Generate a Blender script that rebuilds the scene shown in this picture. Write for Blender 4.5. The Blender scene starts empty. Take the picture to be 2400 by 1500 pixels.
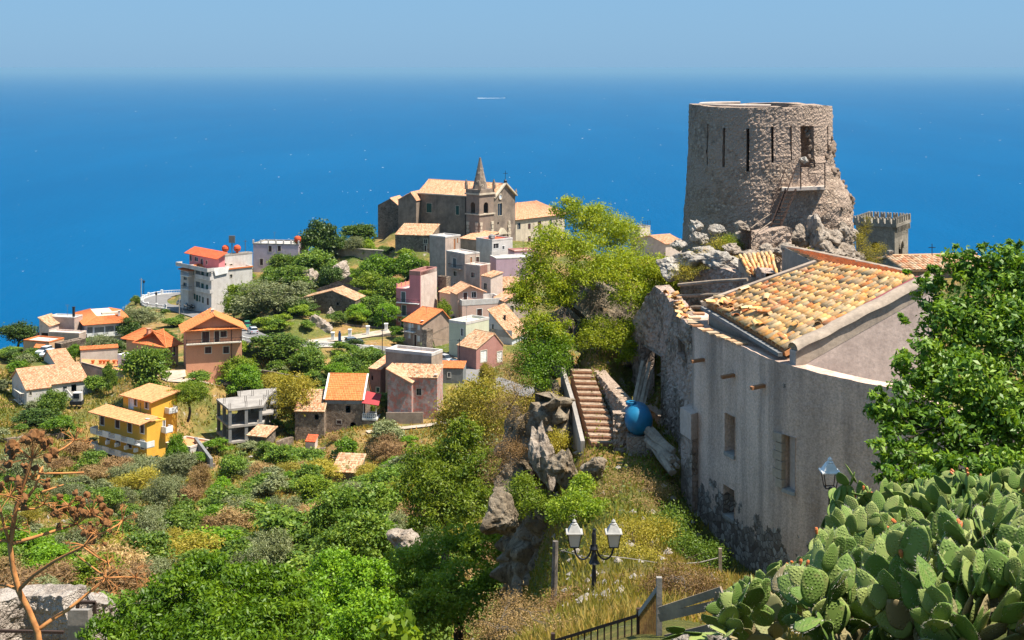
import bpy, math, random
import numpy as np
from mathutils import Vector, noise as mnoise
R = math.radians
random.seed(7); rng = np.random.default_rng(7)
sc = bpy.context.scene
col = sc.collection
# ---------------------------------------------------------------- camera, sky, sun, exposure
F, HZ, SEA = 3333.33, 158.0, -420.0          # focal length in px of the 2400 px frame, horizon row, sea level below the eye
cam = bpy.data.cameras.new('camera'); camo = bpy.data.objects.new('camera', cam); col.objects.link(camo)
cam.sensor_width = 36; cam.lens = 50; cam.shift_y = -(750-HZ)/2400
cam.clip_start = .1; cam.clip_end = 400000
camo.location = (0,0,0); camo.rotation_euler = (R(90),0,0); sc.camera = camo
SUN_AZ, SUN_EL = -16.0, 64.0                   # azimuth of the sun measured from +X towards +Y
world = bpy.data.worlds.new('World'); sc.world = world; world.use_nodes = True
wn = world.node_tree; wn.nodes.clear()
sky = wn.nodes.new('ShaderNodeTexSky'); sky.sky_type = 'NISHITA'; sky.sun_disc = False
sky.sun_elevation = R(SUN_EL); sky.sun_rotation = R(90-SUN_AZ); sky.altitude = 420
sky.air_density = 1.0; sky.dust_density = 1.0; sky.ozone_density = 1.5
tint = wn.nodes.new('ShaderNodeMix'); tint.data_type = 'RGBA'; tint.blend_type = 'MULTIPLY'
tint.inputs[0].default_value = 1; tint.inputs[7].default_value = (.55,.85,1.15,1)
bg = wn.nodes.new('ShaderNodeBackground'); bg.inputs[1].default_value = 0.083
wo = wn.nodes.new('ShaderNodeOutputWorld')
even = wn.nodes.new('ShaderNodeMix'); even.data_type = 'RGBA'; even.inputs[0].default_value = .85; even.inputs[7].default_value = (1.42,2.62,4.08,1)   # summer haze evens the whole dome out
wn.links.new(sky.outputs[0], tint.inputs[6]); wn.links.new(tint.outputs[2], even.inputs[6]); wn.links.new(even.outputs[2], bg.inputs[0]); wn.links.new(bg.outputs[0], wo.inputs[0])
sl = bpy.data.lights.new('sun', 'SUN'); sl.energy = 5.0; sl.angle = R(.53); sl.color = (1,.925,.80)
so = bpy.data.objects.new('sun', sl); col.objects.link(so)
sdir = Vector((math.cos(R(SUN_AZ))*math.cos(R(SUN_EL)), math.sin(R(SUN_AZ))*math.cos(R(SUN_EL)), math.sin(R(SUN_EL))))
so.rotation_euler = sdir.to_track_quat('Z','Y').to_euler(); so.location = (60,0,60)
sc.view_settings.view_transform = 'Standard'; sc.view_settings.look = 'None'
sc.view_settings.exposure = 1.05; sc.view_settings.gamma = 1
sc.cycles.max_bounces = 5; sc.cycles.diffuse_bounces = 3; sc.cycles.glossy_bounces = 1
sc.cycles.transmission_bounces = 2; sc.cycles.volume_bounces = 0; sc.cycles.transparent_max_bounces = 6

# ---------------------------------------------------------------- helpers
def W(px, py, D): return Vector(((px-1200)/F*D, D, -(py-HZ)/F*D))
ZO = {0:(0,0,1),1:(0,640,3.124),2:(380,520,3.9475),3:(680,360,3.9475),4:(980,360,4.1667),5:(680,600,5),6:(880,600,5),
      7:(460,780,4.686),8:(660,780,4.686),9:(300,560,6.25),10:(40,700,7.5),11:(860,780,6),12:(1560,220,3.571),13:(1500,540,3.529),14:(1900,480,3.948)}
def Z(z, x, y=0): o = ZO[z]; return (o[0]+x/o[2], o[1]+y/o[2])
def tag(o, label=None, cat=None, group=None, kind=None):
    if label: o['label'] = label
    if cat: o['category'] = cat
    if group: o['group'] = group
    if kind: o['kind'] = kind
    return o
def link(name, data, parent=None, mat=None):
    o = bpy.data.objects.new(name, data); col.objects.link(o)
    if parent is not None: o.parent = parent
    if mat is not None and data is not None and len(data.materials) == 0: data.materials.append(mat)
    return o
def root(name, label, cat, loc=(0,0,0), group=None, rz=0):
    o = link(name, None); o.location = loc; o.rotation_euler = (0,0,rz); o.empty_display_size = .2
    return tag(o, label, cat, group)
def copy_tree(o, kids, parent=None):      # kids: {object: [its parts]}
    c = o.copy(); col.objects.link(c); c.parent = parent
    for ch in kids.get(o.name,()): copy_tree(ch, kids, c)
    return c
class MB:
    def __init__(s): s.v = []; s.f = []; s.r = {}
    def add(s, vs, fs, r=None):
        n = len(s.v); s.v += [tuple(p) for p in vs]
        for f in fs:
            if r is not None: s.r[len(s.f)] = r
            s.f.append(tuple(i+n for i in f))
        return s
    def poly(s, *ps, r=None): return s.add(ps, [tuple(range(len(ps)))], r)
    def hexa(s, p, r=None):   # 8 points: bottom 4 ccw, top 4 ccw
        return s.add(p, [(3,2,1,0),(4,5,6,7),(0,1,5,4),(1,2,6,5),(2,3,7,6),(3,0,4,7)], r)
    def box(s, c, d, rz=0, ax=None, r=None):
        c = Vector(c); hx,hy,hz = d[0]/2,d[1]/2,d[2]/2
        if ax is None:
            x = Vector((math.cos(rz),math.sin(rz),0)); y = Vector((-x.y,x.x,0)); z = Vector((0,0,1))
        else: x,y,z = ax
        P = [c+x*a*hx+y*b*hy+z*k*hz for k in (-1,1) for a,b in ((-1,-1),(1,-1),(1,1),(-1,1))]
        return s.hexa(P, r)
    def beam(s, a, b, w, h=None, r=None):
        a,b = Vector(a),Vector(b); h = h or w; x = (b-a); L = x.length; x.normalize()
        up = Vector((0,0,1)) if abs(x.z)<.95 else Vector((0,1,0))
        y = up.cross(x).normalized(); z = x.cross(y)
        return s.box((a+b)/2, (L,w,h), ax=(x,y,z), r=r)
    def tube(s, pts, rad, n=6, cap=True, r=None):
        pts = [Vector(p) for p in pts]; k = len(pts); vs = []; fs = []
        if not hasattr(rad,'__len__'): rad = [rad]*k
        u = None
        for i,p in enumerate(pts):
            t = (pts[min(i+1,k-1)]-pts[max(i-1,0)]).normalized()
            if u is None:
                u = t.orthogonal().normalized()
            else:
                u = (u - t*u.dot(t)); u = u.normalized() if u.length>1e-5 else t.orthogonal().normalized()
            w = t.cross(u)
            for j in range(n):
                a = 2*math.pi*j/n; vs.append(p+(u*math.cos(a)+w*math.sin(a))*rad[i])
        for i in range(k-1):
            for j in range(n):
                fs.append((i*n+j, i*n+(j+1)%n, (i+1)*n+(j+1)%n, (i+1)*n+j))
        if cap: fs += [tuple(range(n))[::-1], tuple((k-1)*n+j for j in range(n))]
        return s.add(vs, fs, r)
    def lathe(s, c, prof, n=12, r=None):   # prof: (radius, z) list
        c = Vector(c); vs = []; fs = []; k = len(prof)
        for (q,z) in prof:
            for j in range(n):
                a = 2*math.pi*j/n; vs.append(c+Vector((q*math.cos(a),q*math.sin(a),z)))
        for i in range(k-1):
            for j in range(n): fs.append((i*n+j,i*n+(j+1)%n,(i+1)*n+(j+1)%n,(i+1)*n+j))
        fs += [tuple(range(n))[::-1], tuple((k-1)*n+j for j in range(n))]
        return s.add(vs, fs, r)
    def prism(s, poly, z0, z1, r=None):   # poly of (x,y)
        n = len(poly); vs = [(p[0],p[1],z0) for p in poly]+[(p[0],p[1],z1) for p in poly]
        fs = [tuple(range(n))[::-1], tuple(range(n,2*n))]+[(i,(i+1)%n,n+(i+1)%n,n+i) for i in range(n)]
        return s.add(vs, fs, r)
    def tiles(s, e0, e1, t0, t1, tw=.26, tl=.5, hh=.08, under=.09, jit=.012):
        e0,e1,t0,t1 = map(Vector,(e0,e1,t0,t1))
        nrm = (e1-e0).cross((t0+t1)/2-(e0+e1)/2)
        if nrm.length<1e-6: return s
        nrm.normalize()
        if nrm.z<0: nrm = -nrm
        nc = max(2,round(max((e1-e0).length,(t1-t0).length)/tw)); nr = max(1,round(((t0+t1)/2-(e0+e1)/2).length/tl))
        P = lambda u,v: (e0.lerp(e1,u)).lerp(t0.lerp(t1,u),v)
        us = (0,.25,.75,1); hs = (0,1,1,0)
        for i in range(nc):
            for j in range(nr):
                rr = random.random(); jz = random.gauss(0,jit); vs = []
                for v,lift in ((j/nr-.0,.035),((j+1.05)/nr,0)):
                    v = min(v,1)
                    for q,h in zip(us,hs): vs.append(P((i+q*.98)/nc, v)+nrm*(h*hh+lift+jz))
                s.add(vs, [(0,1,5,4),(1,2,6,5),(2,3,7,6),(0,3,2,1)], rr)
        k = nrm*(-.0); d = nrm*under
        s.hexa([e0-d,e1-d,t1-d,t0-d,e0+k,e1+k,t1+k,t0+k], .5) if (t1-t0).length>1e-3 else s.add([e0-d,e1-d,t0-d,e0+k,e1+k,t0+k],[(2,1,0),(3,4,5),(0,1,4,3),(1,2,5,4),(2,0,3,5)],.5)
        return s
    def build(s, name, mat, parent=None, smooth=False):
        o0 = Vector(parent.location) if parent is not None and parent.parent is None else (Vector(parent.parent.location) if parent is not None else Vector((0,0,0)))
        me = bpy.data.meshes.new(name)
        me.from_pydata([(p[0]-o0.x,p[1]-o0.y,p[2]-o0.z) for p in s.v], [], s.f)
        if s.r:
            at = me.attributes.new('rnd','FLOAT','FACE'); at.data.foreach_set('value',[s.r.get(i,.5) for i in range(len(s.f))])
        if smooth: me.polygons.foreach_set('use_smooth',[True]*len(s.f))
        me.update(); me.materials.append(mat)
        return link(name, me, parent)
def quads_mesh(name, V, nf, k, rnd=None, smooth=False):
    """V: (nf*k,3) array, nf faces of k fresh vertices each"""
    me = bpy.data.meshes.new(name); n = nf*k
    me.vertices.add(n); me.vertices.foreach_set('co', np.asarray(V,dtype=np.float32).ravel())
    me.loops.add(n); me.loops.foreach_set('vertex_index', np.arange(n,dtype=np.int32))
    me.polygons.add(nf); me.polygons.foreach_set('loop_start', np.arange(0,n,k,dtype=np.int32))
    me.polygons.foreach_set('loop_total', np.full(nf,k,dtype=np.int32))
    if rnd is not None:
        at = me.attributes.new('rnd','FLOAT','FACE'); at.data.foreach_set('value', np.asarray(rnd,dtype=np.float32))
    me.update(calc_edges=True)
    return me
def grid_mesh(name, V, nu, nv, smooth=True):
    me = bpy.data.meshes.new(name); n = nu*nv
    me.vertices.add(n); me.vertices.foreach_set('co', np.asarray(V,dtype=np.float32).ravel())
    i = np.arange(nv-1)[:,None]*nu+np.arange(nu-1)[None,:]
    q = np.stack([i,i+1,i+1+nu,i+nu],-1).reshape(-1,4); nf = len(q)
    me.loops.add(nf*4); me.loops.foreach_set('vertex_index', q.ravel().astype(np.int32))
    me.polygons.add(nf); me.polygons.foreach_set('loop_start', np.arange(0,nf*4,4,dtype=np.int32))
    me.polygons.foreach_set('loop_total', np.full(nf,4,dtype=np.int32))
    if smooth: me.polygons.foreach_set('use_smooth', np.ones(nf,dtype=bool))
    me.update(calc_edges=True); return me

# ---------------------------------------------------------------- materials
def nt_new(name):
    m = bpy.data.materials.new(name); m.use_nodes = True; nt = m.node_tree
    return m, nt, nt.nodes['Principled BSDF']
def nd(nt, typ, **kw):
    n = nt.nodes.new(typ)
    for k,v in kw.items(): setattr(n,k,v)
    return n
def c4(c): return (c[0],c[1],c[2],1)
def coords(nt, scale=(1,1,1), world=False):
    t = nd(nt,'ShaderNodeNewGeometry').outputs['Position'] if world else nd(nt,'ShaderNodeTexCoord').outputs['Object']
    mp = nd(nt,'ShaderNodeMapping'); mp.inputs['Scale'].default_value = scale
    nt.links.new(t, mp.inputs[0]); return mp.outputs[0]
def noise(nt, co, scale, detail=4, rough=.55):
    n = nd(nt,'ShaderNodeTexNoise'); n.inputs['Scale'].default_value = scale; n.inputs['Detail'].default_value = detail
    n.inputs['Roughness'].default_value = rough
    nt.links.new(co, n.inputs['Vector']); return n.outputs[0]
def ramp(nt, fac, stops):
    r = nd(nt,'ShaderNodeValToRGB'); e = r.color_ramp.elements
    while len(e)<len(stops): e.new(.5)
    for k,(p,c) in enumerate(stops): e[k].position = p; e[k].color = c4(c) if hasattr(c,'__len__') else (c,c,c,1)
    nt.links.new(fac, r.inputs[0]); return r.outputs[0]
def mix(nt, fac, a, b, mode='MIX'):
    m = nd(nt,'ShaderNodeMix'); m.data_type = 'RGBA'; m.blend_type = mode
    for idx,x in ((0,fac),(6,a),(7,b)):
        if hasattr(x,'is_linked') or hasattr(x,'links'): nt.links.new(x, m.inputs[idx])
        else: m.inputs[idx].default_value = x if idx==0 else c4(x)
    return m.outputs[2]
def bump(nt, bs, h, strength=.4, dist=.02):
    b = nd(nt,'ShaderNodeBump'); b.inputs['Strength'].default_value = strength; b.inputs['Distance'].default_value = dist
    nt.links.new(h, b.inputs['Height']); nt.links.new(b.outputs[0], bs.inputs['Normal'])
def flat(name, c, rough=.7, metal=0, spec=.3):
    m,nt,bs = nt_new(name)
    co = coords(nt); n = noise(nt, co, 5, 3)
    c2 = tuple(x*.8 for x in c)
    nt.links.new(mix(nt, ramp(nt,n,[(.35,0),(.7,1)]), c, c2), bs.inputs['Base Color'])
    bs.inputs['Roughness'].default_value = rough; bs.inputs['Metallic'].default_value = metal
    bs.inputs['Specular IOR Level'].default_value = spec
    return m
def plaster(name, c, dirt=None, amt=.6, streak=.35, sc_=.5, patch=None, rough=.9):
    m,nt,bs = nt_new(name); co = coords(nt)
    dirt = dirt or tuple(x*.62 for x in c)
    n1 = ramp(nt, noise(nt,co,sc_,6,.7), [(.40,0),(.62,min(1,amt*1.3))])
    colr = mix(nt, n1, c, dirt)
    if patch:
        p1 = ramp(nt, noise(nt,co,sc_*1.7,6,.7), [(.5,0),(.56,1)]); colr = mix(nt, p1, colr, patch)
    st = ramp(nt, noise(nt,coords(nt,(.8,.8,.16)),1.0,6,.7), [(.48,0),(.74,min(1,streak*1.2))])
    colr = mix(nt, st, colr, tuple(x*.4 for x in dirt))
    f = ramp(nt, noise(nt,co,9,4), [(.3,.86),(.7,1.08)])
    colr = mix(nt, 1.0, colr, f, 'MULTIPLY')
    nt.links.new(colr, bs.inputs['Base Color']); bs.inputs['Roughness'].default_value = rough; bs.inputs['Specular IOR Level'].default_value = .2
    bump(nt, bs, noise(nt,co,7,5), .35, .03)
    return m
def stone(name, a, b, mortar, scale=3.0, plasterc=None, pamt=.5, bd=.06, rand=1.0, edge=.08):
    m,nt,bs = nt_new(name); co = coords(nt)
    wn_ = nd(nt,'ShaderNodeTexNoise'); wn_.inputs['Scale'].default_value = scale*1.1; wn_.inputs['Detail'].default_value = 3; nt.links.new(co,wn_.inputs['Vector'])
    ad = nd(nt,'ShaderNodeVectorMath',operation='MULTIPLY_ADD'); nt.links.new(wn_.outputs['Color'],ad.inputs[0]); ad.inputs[1].default_value = (.55/scale,)*3; nt.links.new(co,ad.inputs[2]); co_plain = co; co = ad.outputs[0]
    v = nd(nt,'ShaderNodeTexVoronoi'); v.inputs['Scale'].default_value = scale; v.inputs['Randomness'].default_value = rand
    v2 = nd(nt,'ShaderNodeTexVoronoi',feature='DISTANCE_TO_EDGE'); v2.inputs['Scale'].default_value = scale; v2.inputs['Randomness'].default_value = rand
    nt.links.new(co,v.inputs['Vector']); nt.links.new(co,v2.inputs['Vector'])
    sep = nd(nt,'ShaderNodeSeparateColor'); nt.links.new(v.outputs['Color'],sep.inputs[0])
    colr = ramp(nt, sep.outputs[0], [(0,a),(.55,tuple((x+y)/2 for x,y in zip(a,b))),(1,b)])
    big = ramp(nt, noise(nt,co,.35,4), [(.35,.7),(.7,1.12)])
    colr = mix(nt, 1.0, colr, big, 'MULTIPLY')
    e = ramp(nt, v2.outputs['Distance'], [(.0,0),(edge,1)])
    colr = mix(nt, e, mortar, colr)
    fine = ramp(nt, noise(nt,co_plain,scale*4,5,.7), [(.3,.72),(.65,1.15)]); colr = mix(nt,1.0,colr,fine,'MULTIPLY')
    if plasterc:
        p = ramp(nt, noise(nt,co,.55,6,.7), [(pamt-.04,1),(pamt+.05,0)])
        colr = mix(nt, p, colr, plasterc)
    nt.links.new(colr, bs.inputs['Base Color']); bs.inputs['Roughness'].default_value = .95; bs.inputs['Specular IOR Level'].default_value = .15
    bump(nt, bs, e, .8, bd)
    return m
def tile_mat(name, stops, moss=.25):
    m,nt,bs = nt_new(name); at = nd(nt,'ShaderNodeAttribute',attribute_name='rnd')
    colr = ramp(nt, at.outputs['Fac'], stops)
    co = coords(nt)
    p = ramp(nt, noise(nt,co,.6,5,.65), [(.45,0),(.7,moss)])
    colr = mix(nt, p, colr, (.16,.12,.07))
    f = ramp(nt, noise(nt,co,4,4), [(.3,.8),(.7,1.1)]); colr = mix(nt,1.0,colr,f,'MULTIPLY')
    nt.links.new(colr, bs.inputs['Base Color']); bs.inputs['Roughness'].default_value = .88; bs.inputs['Specular IOR Level'].default_value = .2
    bump(nt,bs,noise(nt,co,12,3),.3,.02)
    return m
def leaf_mat(name, a, b, c, trans=.3, gloss=.35, var=.25):
    m = bpy.data.materials.new(name); m.use_nodes = True; nt = m.node_tree; bs = nt.nodes['Principled BSDF']; out = nt.nodes['Material Output']
    at = nd(nt,'ShaderNodeAttribute',attribute_name='rnd')
    colr = ramp(nt, at.outputs['Fac'], [(0,a),(.5,b),(1,c)])
    oi = nd(nt,'ShaderNodeObjectInfo'); v = ramp(nt, oi.outputs['Random'], [(0,1-var),(1,1+var)])
    colr = mix(nt,1.0,colr,v,'MULTIPLY')
    nt.links.new(colr, bs.inputs['Base Color']); bs.inputs['Roughness'].default_value = .5; bs.inputs['Specular IOR Level'].default_value = gloss
    tr = nd(nt,'ShaderNodeBsdfTranslucent'); c2 = mix(nt,1.0,colr,(1.5,1.45,.6),'MULTIPLY'); nt.links.new(c2,tr.inputs[0])
    ms = nd(nt,'ShaderNodeMixShader'); ms.inputs[0].default_value = trans
    nt.links.new(bs.outputs[0],ms.inputs[1]); nt.links.new(tr.outputs[0],ms.inputs[2]); nt.links.new(ms.outputs[0],out.inputs[0])
    return m
def rock_mat(name, a, b, c, scale=.6, bd=.15):
    m,nt,bs = nt_new(name); co = coords(nt,world=True)
    n = noise(nt,co,scale,8,.65); colr = ramp(nt,n,[(.3,a),(.5,b),(.68,c)])
    cr = ramp(nt, noise(nt,coords(nt,(1,1,.5),True),scale*5,6,.7), [(.36,.45),(.52,1.05)])
    colr = mix(nt,1.0,colr,cr,'MULTIPLY')
    och = ramp(nt, noise(nt,co,scale*1.7,4), [(.6,0),(.75,.6)]); colr = mix(nt,och,colr,(.30,.19,.08))
    nt.links.new(colr, bs.inputs['Base Color']); bs.inputs['Roughness'].default_value = .95; bs.inputs['Specular IOR Level'].default_value = .15
    bump(nt,bs,noise(nt,co,scale*7,8,.7),.9,bd)
    return m
ML = {}
ML['wood'] = plaster('wood_weathered',(.36,.28,.21),(.20,.155,.12),.7,.25,2)
ML['bark'] = plaster('bark',(.10,.075,.055),(.03,.024,.02),.8,.3,3)
ML['bark_grey'] = plaster('bark_grey',(.21,.18,.15),(.08,.07,.06),.7,.3,3)
ML['iron'] = flat('rusty_iron',(.055,.032,.024),.8)
ML['dark_iron'] = flat('dark_iron',(.018,.02,.026),.5)
ML['glass'] = flat('window_glass',(.02,.026,.034),.12,0,.6)
ML['dark'] = flat('painted_room_shade',(.012,.011,.012),.9)  # near-black colour stands in for the shade inside rooms
ML['white'] = plaster('white_paint',(.78,.77,.75),(.45,.43,.40),.35,.2)
ML['cream_trim'] = plaster('cream_trim',(.66,.60,.50),(.4,.36,.3),.4,.2)
ML['brown_shutter'] = flat('brown_shutter',(.075,.035,.03),.6)
ML['green_shutter'] = flat('green_shutter',(.02,.075,.06),.55)
ML['grey_shutter'] = flat('grey_shutter',(.12,.13,.13),.6)
ML['orange_shutter'] = flat('orange_wood',(.40,.17,.08),.6)
ML['concrete'] = plaster('concrete',(.34,.31,.28),(.20,.18,.165),.5,.25)
ML['concrete_grey'] = plaster('concrete_grey',(.22,.22,.22),(.12,.12,.12),.5,.35)
ML['asphalt'] = plaster('asphalt',(.20,.19,.185),(.13,.125,.12),.5,0,.3)
ML['kerb'] = plaster('kerb_stone',(.52,.44,.38),(.35,.3,.26),.4,.1)
ML['track'] = plaster('dirt_track',(.44,.37,.30),(.30,.23,.16),.6,0,.4)
ML['old_tile'] = tile_mat('old_roof_tile',[(0,(.30,.14,.07)),(.3,(.48,.27,.15)),(.6,(.58,.40,.25)),(.85,(.42,.32,.22)),(1,(.55,.20,.09))],.35)
ML['pink_tile'] = tile_mat('faded_roof_tile',[(0,(.55,.24,.13)),(.4,(.62,.33,.19)),(.75,(.66,.42,.27)),(1,(.50,.20,.10))],.18)
ML['orange_tile'] = tile_mat('orange_roof_tile',[(0,(.58,.17,.055)),(.5,(.64,.21,.075)),(1,(.60,.155,.055))],.2)
ML['bright_tile'] = tile_mat('bright_orange_tile',[(0,(.62,.20,.06)),(.5,(.68,.245,.085)),(1,(.60,.175,.055))],.12)
ML['sand_tile'] = tile_mat('sand_roof_tile',[(0,(.60,.27,.115)),(.5,(.65,.315,.145)),(1,(.56,.235,.10))],.15)
ML['red_tile'] = tile_mat('red_roof_tile',[(0,(.55,.09,.035)),(.5,(.62,.13,.05)),(1,(.55,.10,.05))],.05)
ML['stone_wall'] = stone('rubble_wall',(.15,.11,.085),(.36,.28,.21),(.23,.18,.14),2.4)
ML['stone_dark'] = stone('dark_rubble_wall',(.11,.09,.07),(.27,.22,.175),(.16,.13,.105),2.6)
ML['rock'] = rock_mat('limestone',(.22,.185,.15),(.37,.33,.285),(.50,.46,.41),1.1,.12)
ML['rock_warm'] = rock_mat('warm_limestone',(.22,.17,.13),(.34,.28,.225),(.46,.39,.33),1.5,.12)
ML['rock_dark'] = rock_mat('dark_limestone',(.12,.09,.06),(.22,.175,.125),(.34,.28,.21),1.1,.15)  # darker, browner limestone for the cliff rocks

# ---------------------------------------------------------------- terrain function
CP = []
def cp(px, D, z=None, py=None): CP.append((px, D, z if z is not None else -(py-HZ)/F*D))
for px in (-700,-200,100,500,900,1300,1700,2100,2500,2900):
    cp(px,1.5,-1.75)
    cp(px,4,-2.6 if px<1500 else -2.4)
for px in (-700,-200,150,500,800):
    cp(px,12,-7); cp(px,30,-16); cp(px,60,-26); cp(px,95,-39); cp(px,130,-47.5)
cp(1050,12,-6); cp(1050,30,-13.5); cp(1000,60,-25.5); cp(1000,95,-38); cp(1000,130,-47)
for px in (-700,-200,50,300,500):
    cp(px,170,-55); cp(px,208,-61.8)
cp(700,180,-55); cp(900,180,-56); cp(1080,180,-58); cp(700,222,-62.5); cp(950,232,-63); cp(1150,220,-61); cp(600,200,-58.5)
cp(100,245,py=1000); cp(-300,260,-63); cp(300,234,py=1092); cp(400,240,py=1085); cp(540,246,py=1050); cp(640,250,py=1045); cp(790,254,py=1030); cp(790,246,-66.4); cp(900,247,-66.2); cp(700,246,-66.4); cp(950,258,py=990); cp(1090,262,py=960)
cp(50,275,py=930); cp(200,270,py=930); cp(260,276,py=895); cp(400,262,py=885); cp(520,260,py=905); cp(440,276,py=890); cp(565,285,py=852); cp(660,285,py=890); cp(760,280,py=905); cp(860,275,py=930)
cp(30,320,-65); cp(30,350,-66.5); cp(-300,340,-66); cp(120,320,-64.5); cp(240,325,py=797); cp(350,285,py=850); cp(330,330,-64.5)
for px,D,py in ((330,405,700),(400,412,703),(440,395,712),(490,365,740),(550,330,768),(600,300,795),(700,300,806),(760,304,805),(828,310,810),(900,312,818),(1000,308,838),(1060,302,856),(1130,292,885),(1200,285,905)):
    cp(px,D,py=py)
for px in (560,640): cp(px,375,-58.5)
for px,D,py in ((640,390,636),(700,370,670),(760,340,742),(790,368,672),(840,345,735),(880,389,650),(800,393,652),(950,387,646),(960,345,772),(1000,365,720),(1000,385,640),(1100,330,757),(1090,362,682),(1150,376,625),(1100,398,592),(900,397,588),(820,399,582),(1260,415,578),(1200,350,700),(1250,330,790),(1300,400,610)):
    cp(px,D,py=py)
for px,D,z in ((330,425,-76),(430,440,-74),(560,440,-66),(640,430,-62),(760,430,-56),(900,435,-54),(1100,440,-53),(1300,450,-54),(0,385,-95),(-300,385,-95),(200,375,-85)):
    cp(px,D,z)
for px in (-700,-200,100,350,600,900,1200,1500,1900,2300,2900):
    cp(px,520,-150 if px>500 else -190); cp(px,640,-330); cp(px,900,-470)
# right-hand ridge
for px,D,py in ((1250,33,1470),(1390,32,1400),(1450,41,1245),(1560,42,1290),(1640,45,1330),(1750,41,1360),(1850,38,1390),(1750,28,1430),(1600,24,1450),(1650,17,1480),(1900,14,1530),(2300,9,1500),
    (1420,54,1052),(1520,52,1060),(1360,60,868),(1480,58,960),(1380,64,760),(1500,65,720),(1640,63,600),(1750,63,590),(1900,63,585),(2060,63,640),(2150,62,690)):
    cp(px,D,py=py)
for px,D,z in ((1700,46,-16.3),(1650,48,-16.1),(1750,44.5,-16.3),(1800,43,-16.4),(1250,45,-17.5),(1180,52,-22.5),(1200,60,-23),(1150,75,-30),(1300,56,-17),(1330,52,-15.6),(1330,75,-20),(1330,100,-38),(1500,90,-25),(1800,74,-10),(1800,95,-22),(1800,130,-36),(2100,80,-14.5),(2100,130,-22),
    (1500,160,-50),(1900,200,-40),(2300,110,-16),(2300,200,-36),(2600,60,-12),(2400,45,-14),(2400,28,-10.8),(2900,45,-11),(2900,110,-16),(2900,200,-34),(1500,280,-58),(1900,300,-52),(2300,300,-50),(2900,300,-50),
    (1500,400,-58),(1900,400,-66),(2300,400,-66),(2900,400,-66),(1850,48,-15.5),(2000,40,-14.9),(2000,15.5,-5.6),(2060,16,-5.8),(1930,15.5,-6.6),(2200,16,-5.8),(2400,16,-5.6),(2200,12,-4.7),(2400,12,-4.6),(1530,57,-15.2),(1500,59.5,-14.6),(1250,150,-52),(1250,220,-61),(1300,300,-60),(1900,30,-11.9),(2150,20,-7.9)):
    cp(px,D,z)
_c = np.array(CP); _cx = np.stack([_c[:,0]/330.0, np.log(_c[:,1])*2.4],1)
def _phi(r2): return np.where(r2>1e-12, r2*np.log(np.maximum(r2,1e-12))*.5, 0)
_n = len(_c); _A = np.zeros((_n+3,_n+3)); _d2 = ((_cx[:,None]-_cx[None])**2).sum(-1)
_A[:_n,:_n] = _phi(_d2)+np.eye(_n)*.03; _A[:_n,_n] = 1; _A[:_n,_n+1:] = _cx; _A[_n,:_n] = 1; _A[_n+1:,:_n] = _cx.T
_w = np.linalg.solve(_A, np.concatenate([_c[:,2]/np.maximum(_c[:,1],1)**.5, np.zeros(3)]))
ROADS = []   # (polyline of (x,y,z), half width)
PADS = []    # (x,y,radius,z)
def fbm(x,y):
    o = np.zeros_like(x)
    for k,(a,b,p) in enumerate(((.9,.4,.3),(-.5,.8,1.9),(.3,-1.1,4.2),(1.7,.9,.7),(-1.4,2.1,2.6),(2.9,-1.8,5.1))):
        o += np.sin(a*x+b*y+p+1.3*np.sin(.6*b*x-.7*a*y))/(1+k*.6)
    return o/3
def gz(x, y):
    x = np.atleast_1d(np.asarray(x,float)); y = np.atleast_1d(np.asarray(y,float)); sh = x.shape
    x = x.ravel(); y = y.ravel(); yy = np.maximum(y,.8); px = np.clip(1200+x/yy*F,-900,3100)
    q = np.stack([px/330.0, np.log(yy)*2.4],1); z = np.empty(len(q))
    for s in range(0,len(q),20000):
        d2 = ((q[s:s+20000,None]-_cx[None])**2).sum(-1)
        z[s:s+20000] = _phi(d2)@_w[:_n]+_w[_n]+q[s:s+20000]@_w[_n+1:]
    z = z*np.maximum(yy,1)**.5
    amp = np.clip(yy/160,.06,1)
    z = z + amp*(.9*fbm(x*.16,yy*.16)+.45*fbm(x*.5+3,yy*.5)) + np.clip(yy/60,.1,1)*.16*fbm(x*1.9,yy*1.9)
    # dry-stone terraces on the slope
    tm = np.clip((yy-120)/30,0,1)*np.clip((250-yy)/15,0,1)*np.clip((1200-px)/200,0,1)
    st = 2.6; zt = np.floor(z/st)*st; fr = (z-zt)/st; zt = zt+st*np.clip((fr-.35)/.45,0,1)
    z = z+(zt-z)*tm*.75
    for (cx,cy,r,pz) in PADS:
        d = np.hypot(x-cx,y-cy); w = np.clip((r*1.7-d)/(r*.7),0,1); w = w*w*(3-2*w); z = z+(pz-z)*w
    for (pl,hw) in ROADS:
        best = np.full(len(x),1e9); rz = np.zeros(len(x))
        for (a,b) in zip(pl[:-1],pl[1:]):
            ab = np.array([b[0]-a[0],b[1]-a[1]]); L2 = (ab**2).sum()
            t = np.clip(((x-a[0])*ab[0]+(y-a[1])*ab[1])/L2,0,1)
            d = np.hypot(x-a[0]-t*ab[0], y-a[1]-t*ab[1]); m = d<best
            best = np.where(m,d,best); rz = np.where(m,a[2]+t*(b[2]-a[2]),rz)
        w = np.clip((hw+9.5-best)/7.0,0,1); w = w*w*(3-2*w); z = z+(rz-.25-z)*w
    return z.reshape(sh)
def g1(x,y): return float(gz([x],[y])[0])
def ground_at(px, D): x = (px-1200)/F*D; return Vector((x,D,g1(x,D)))
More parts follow.
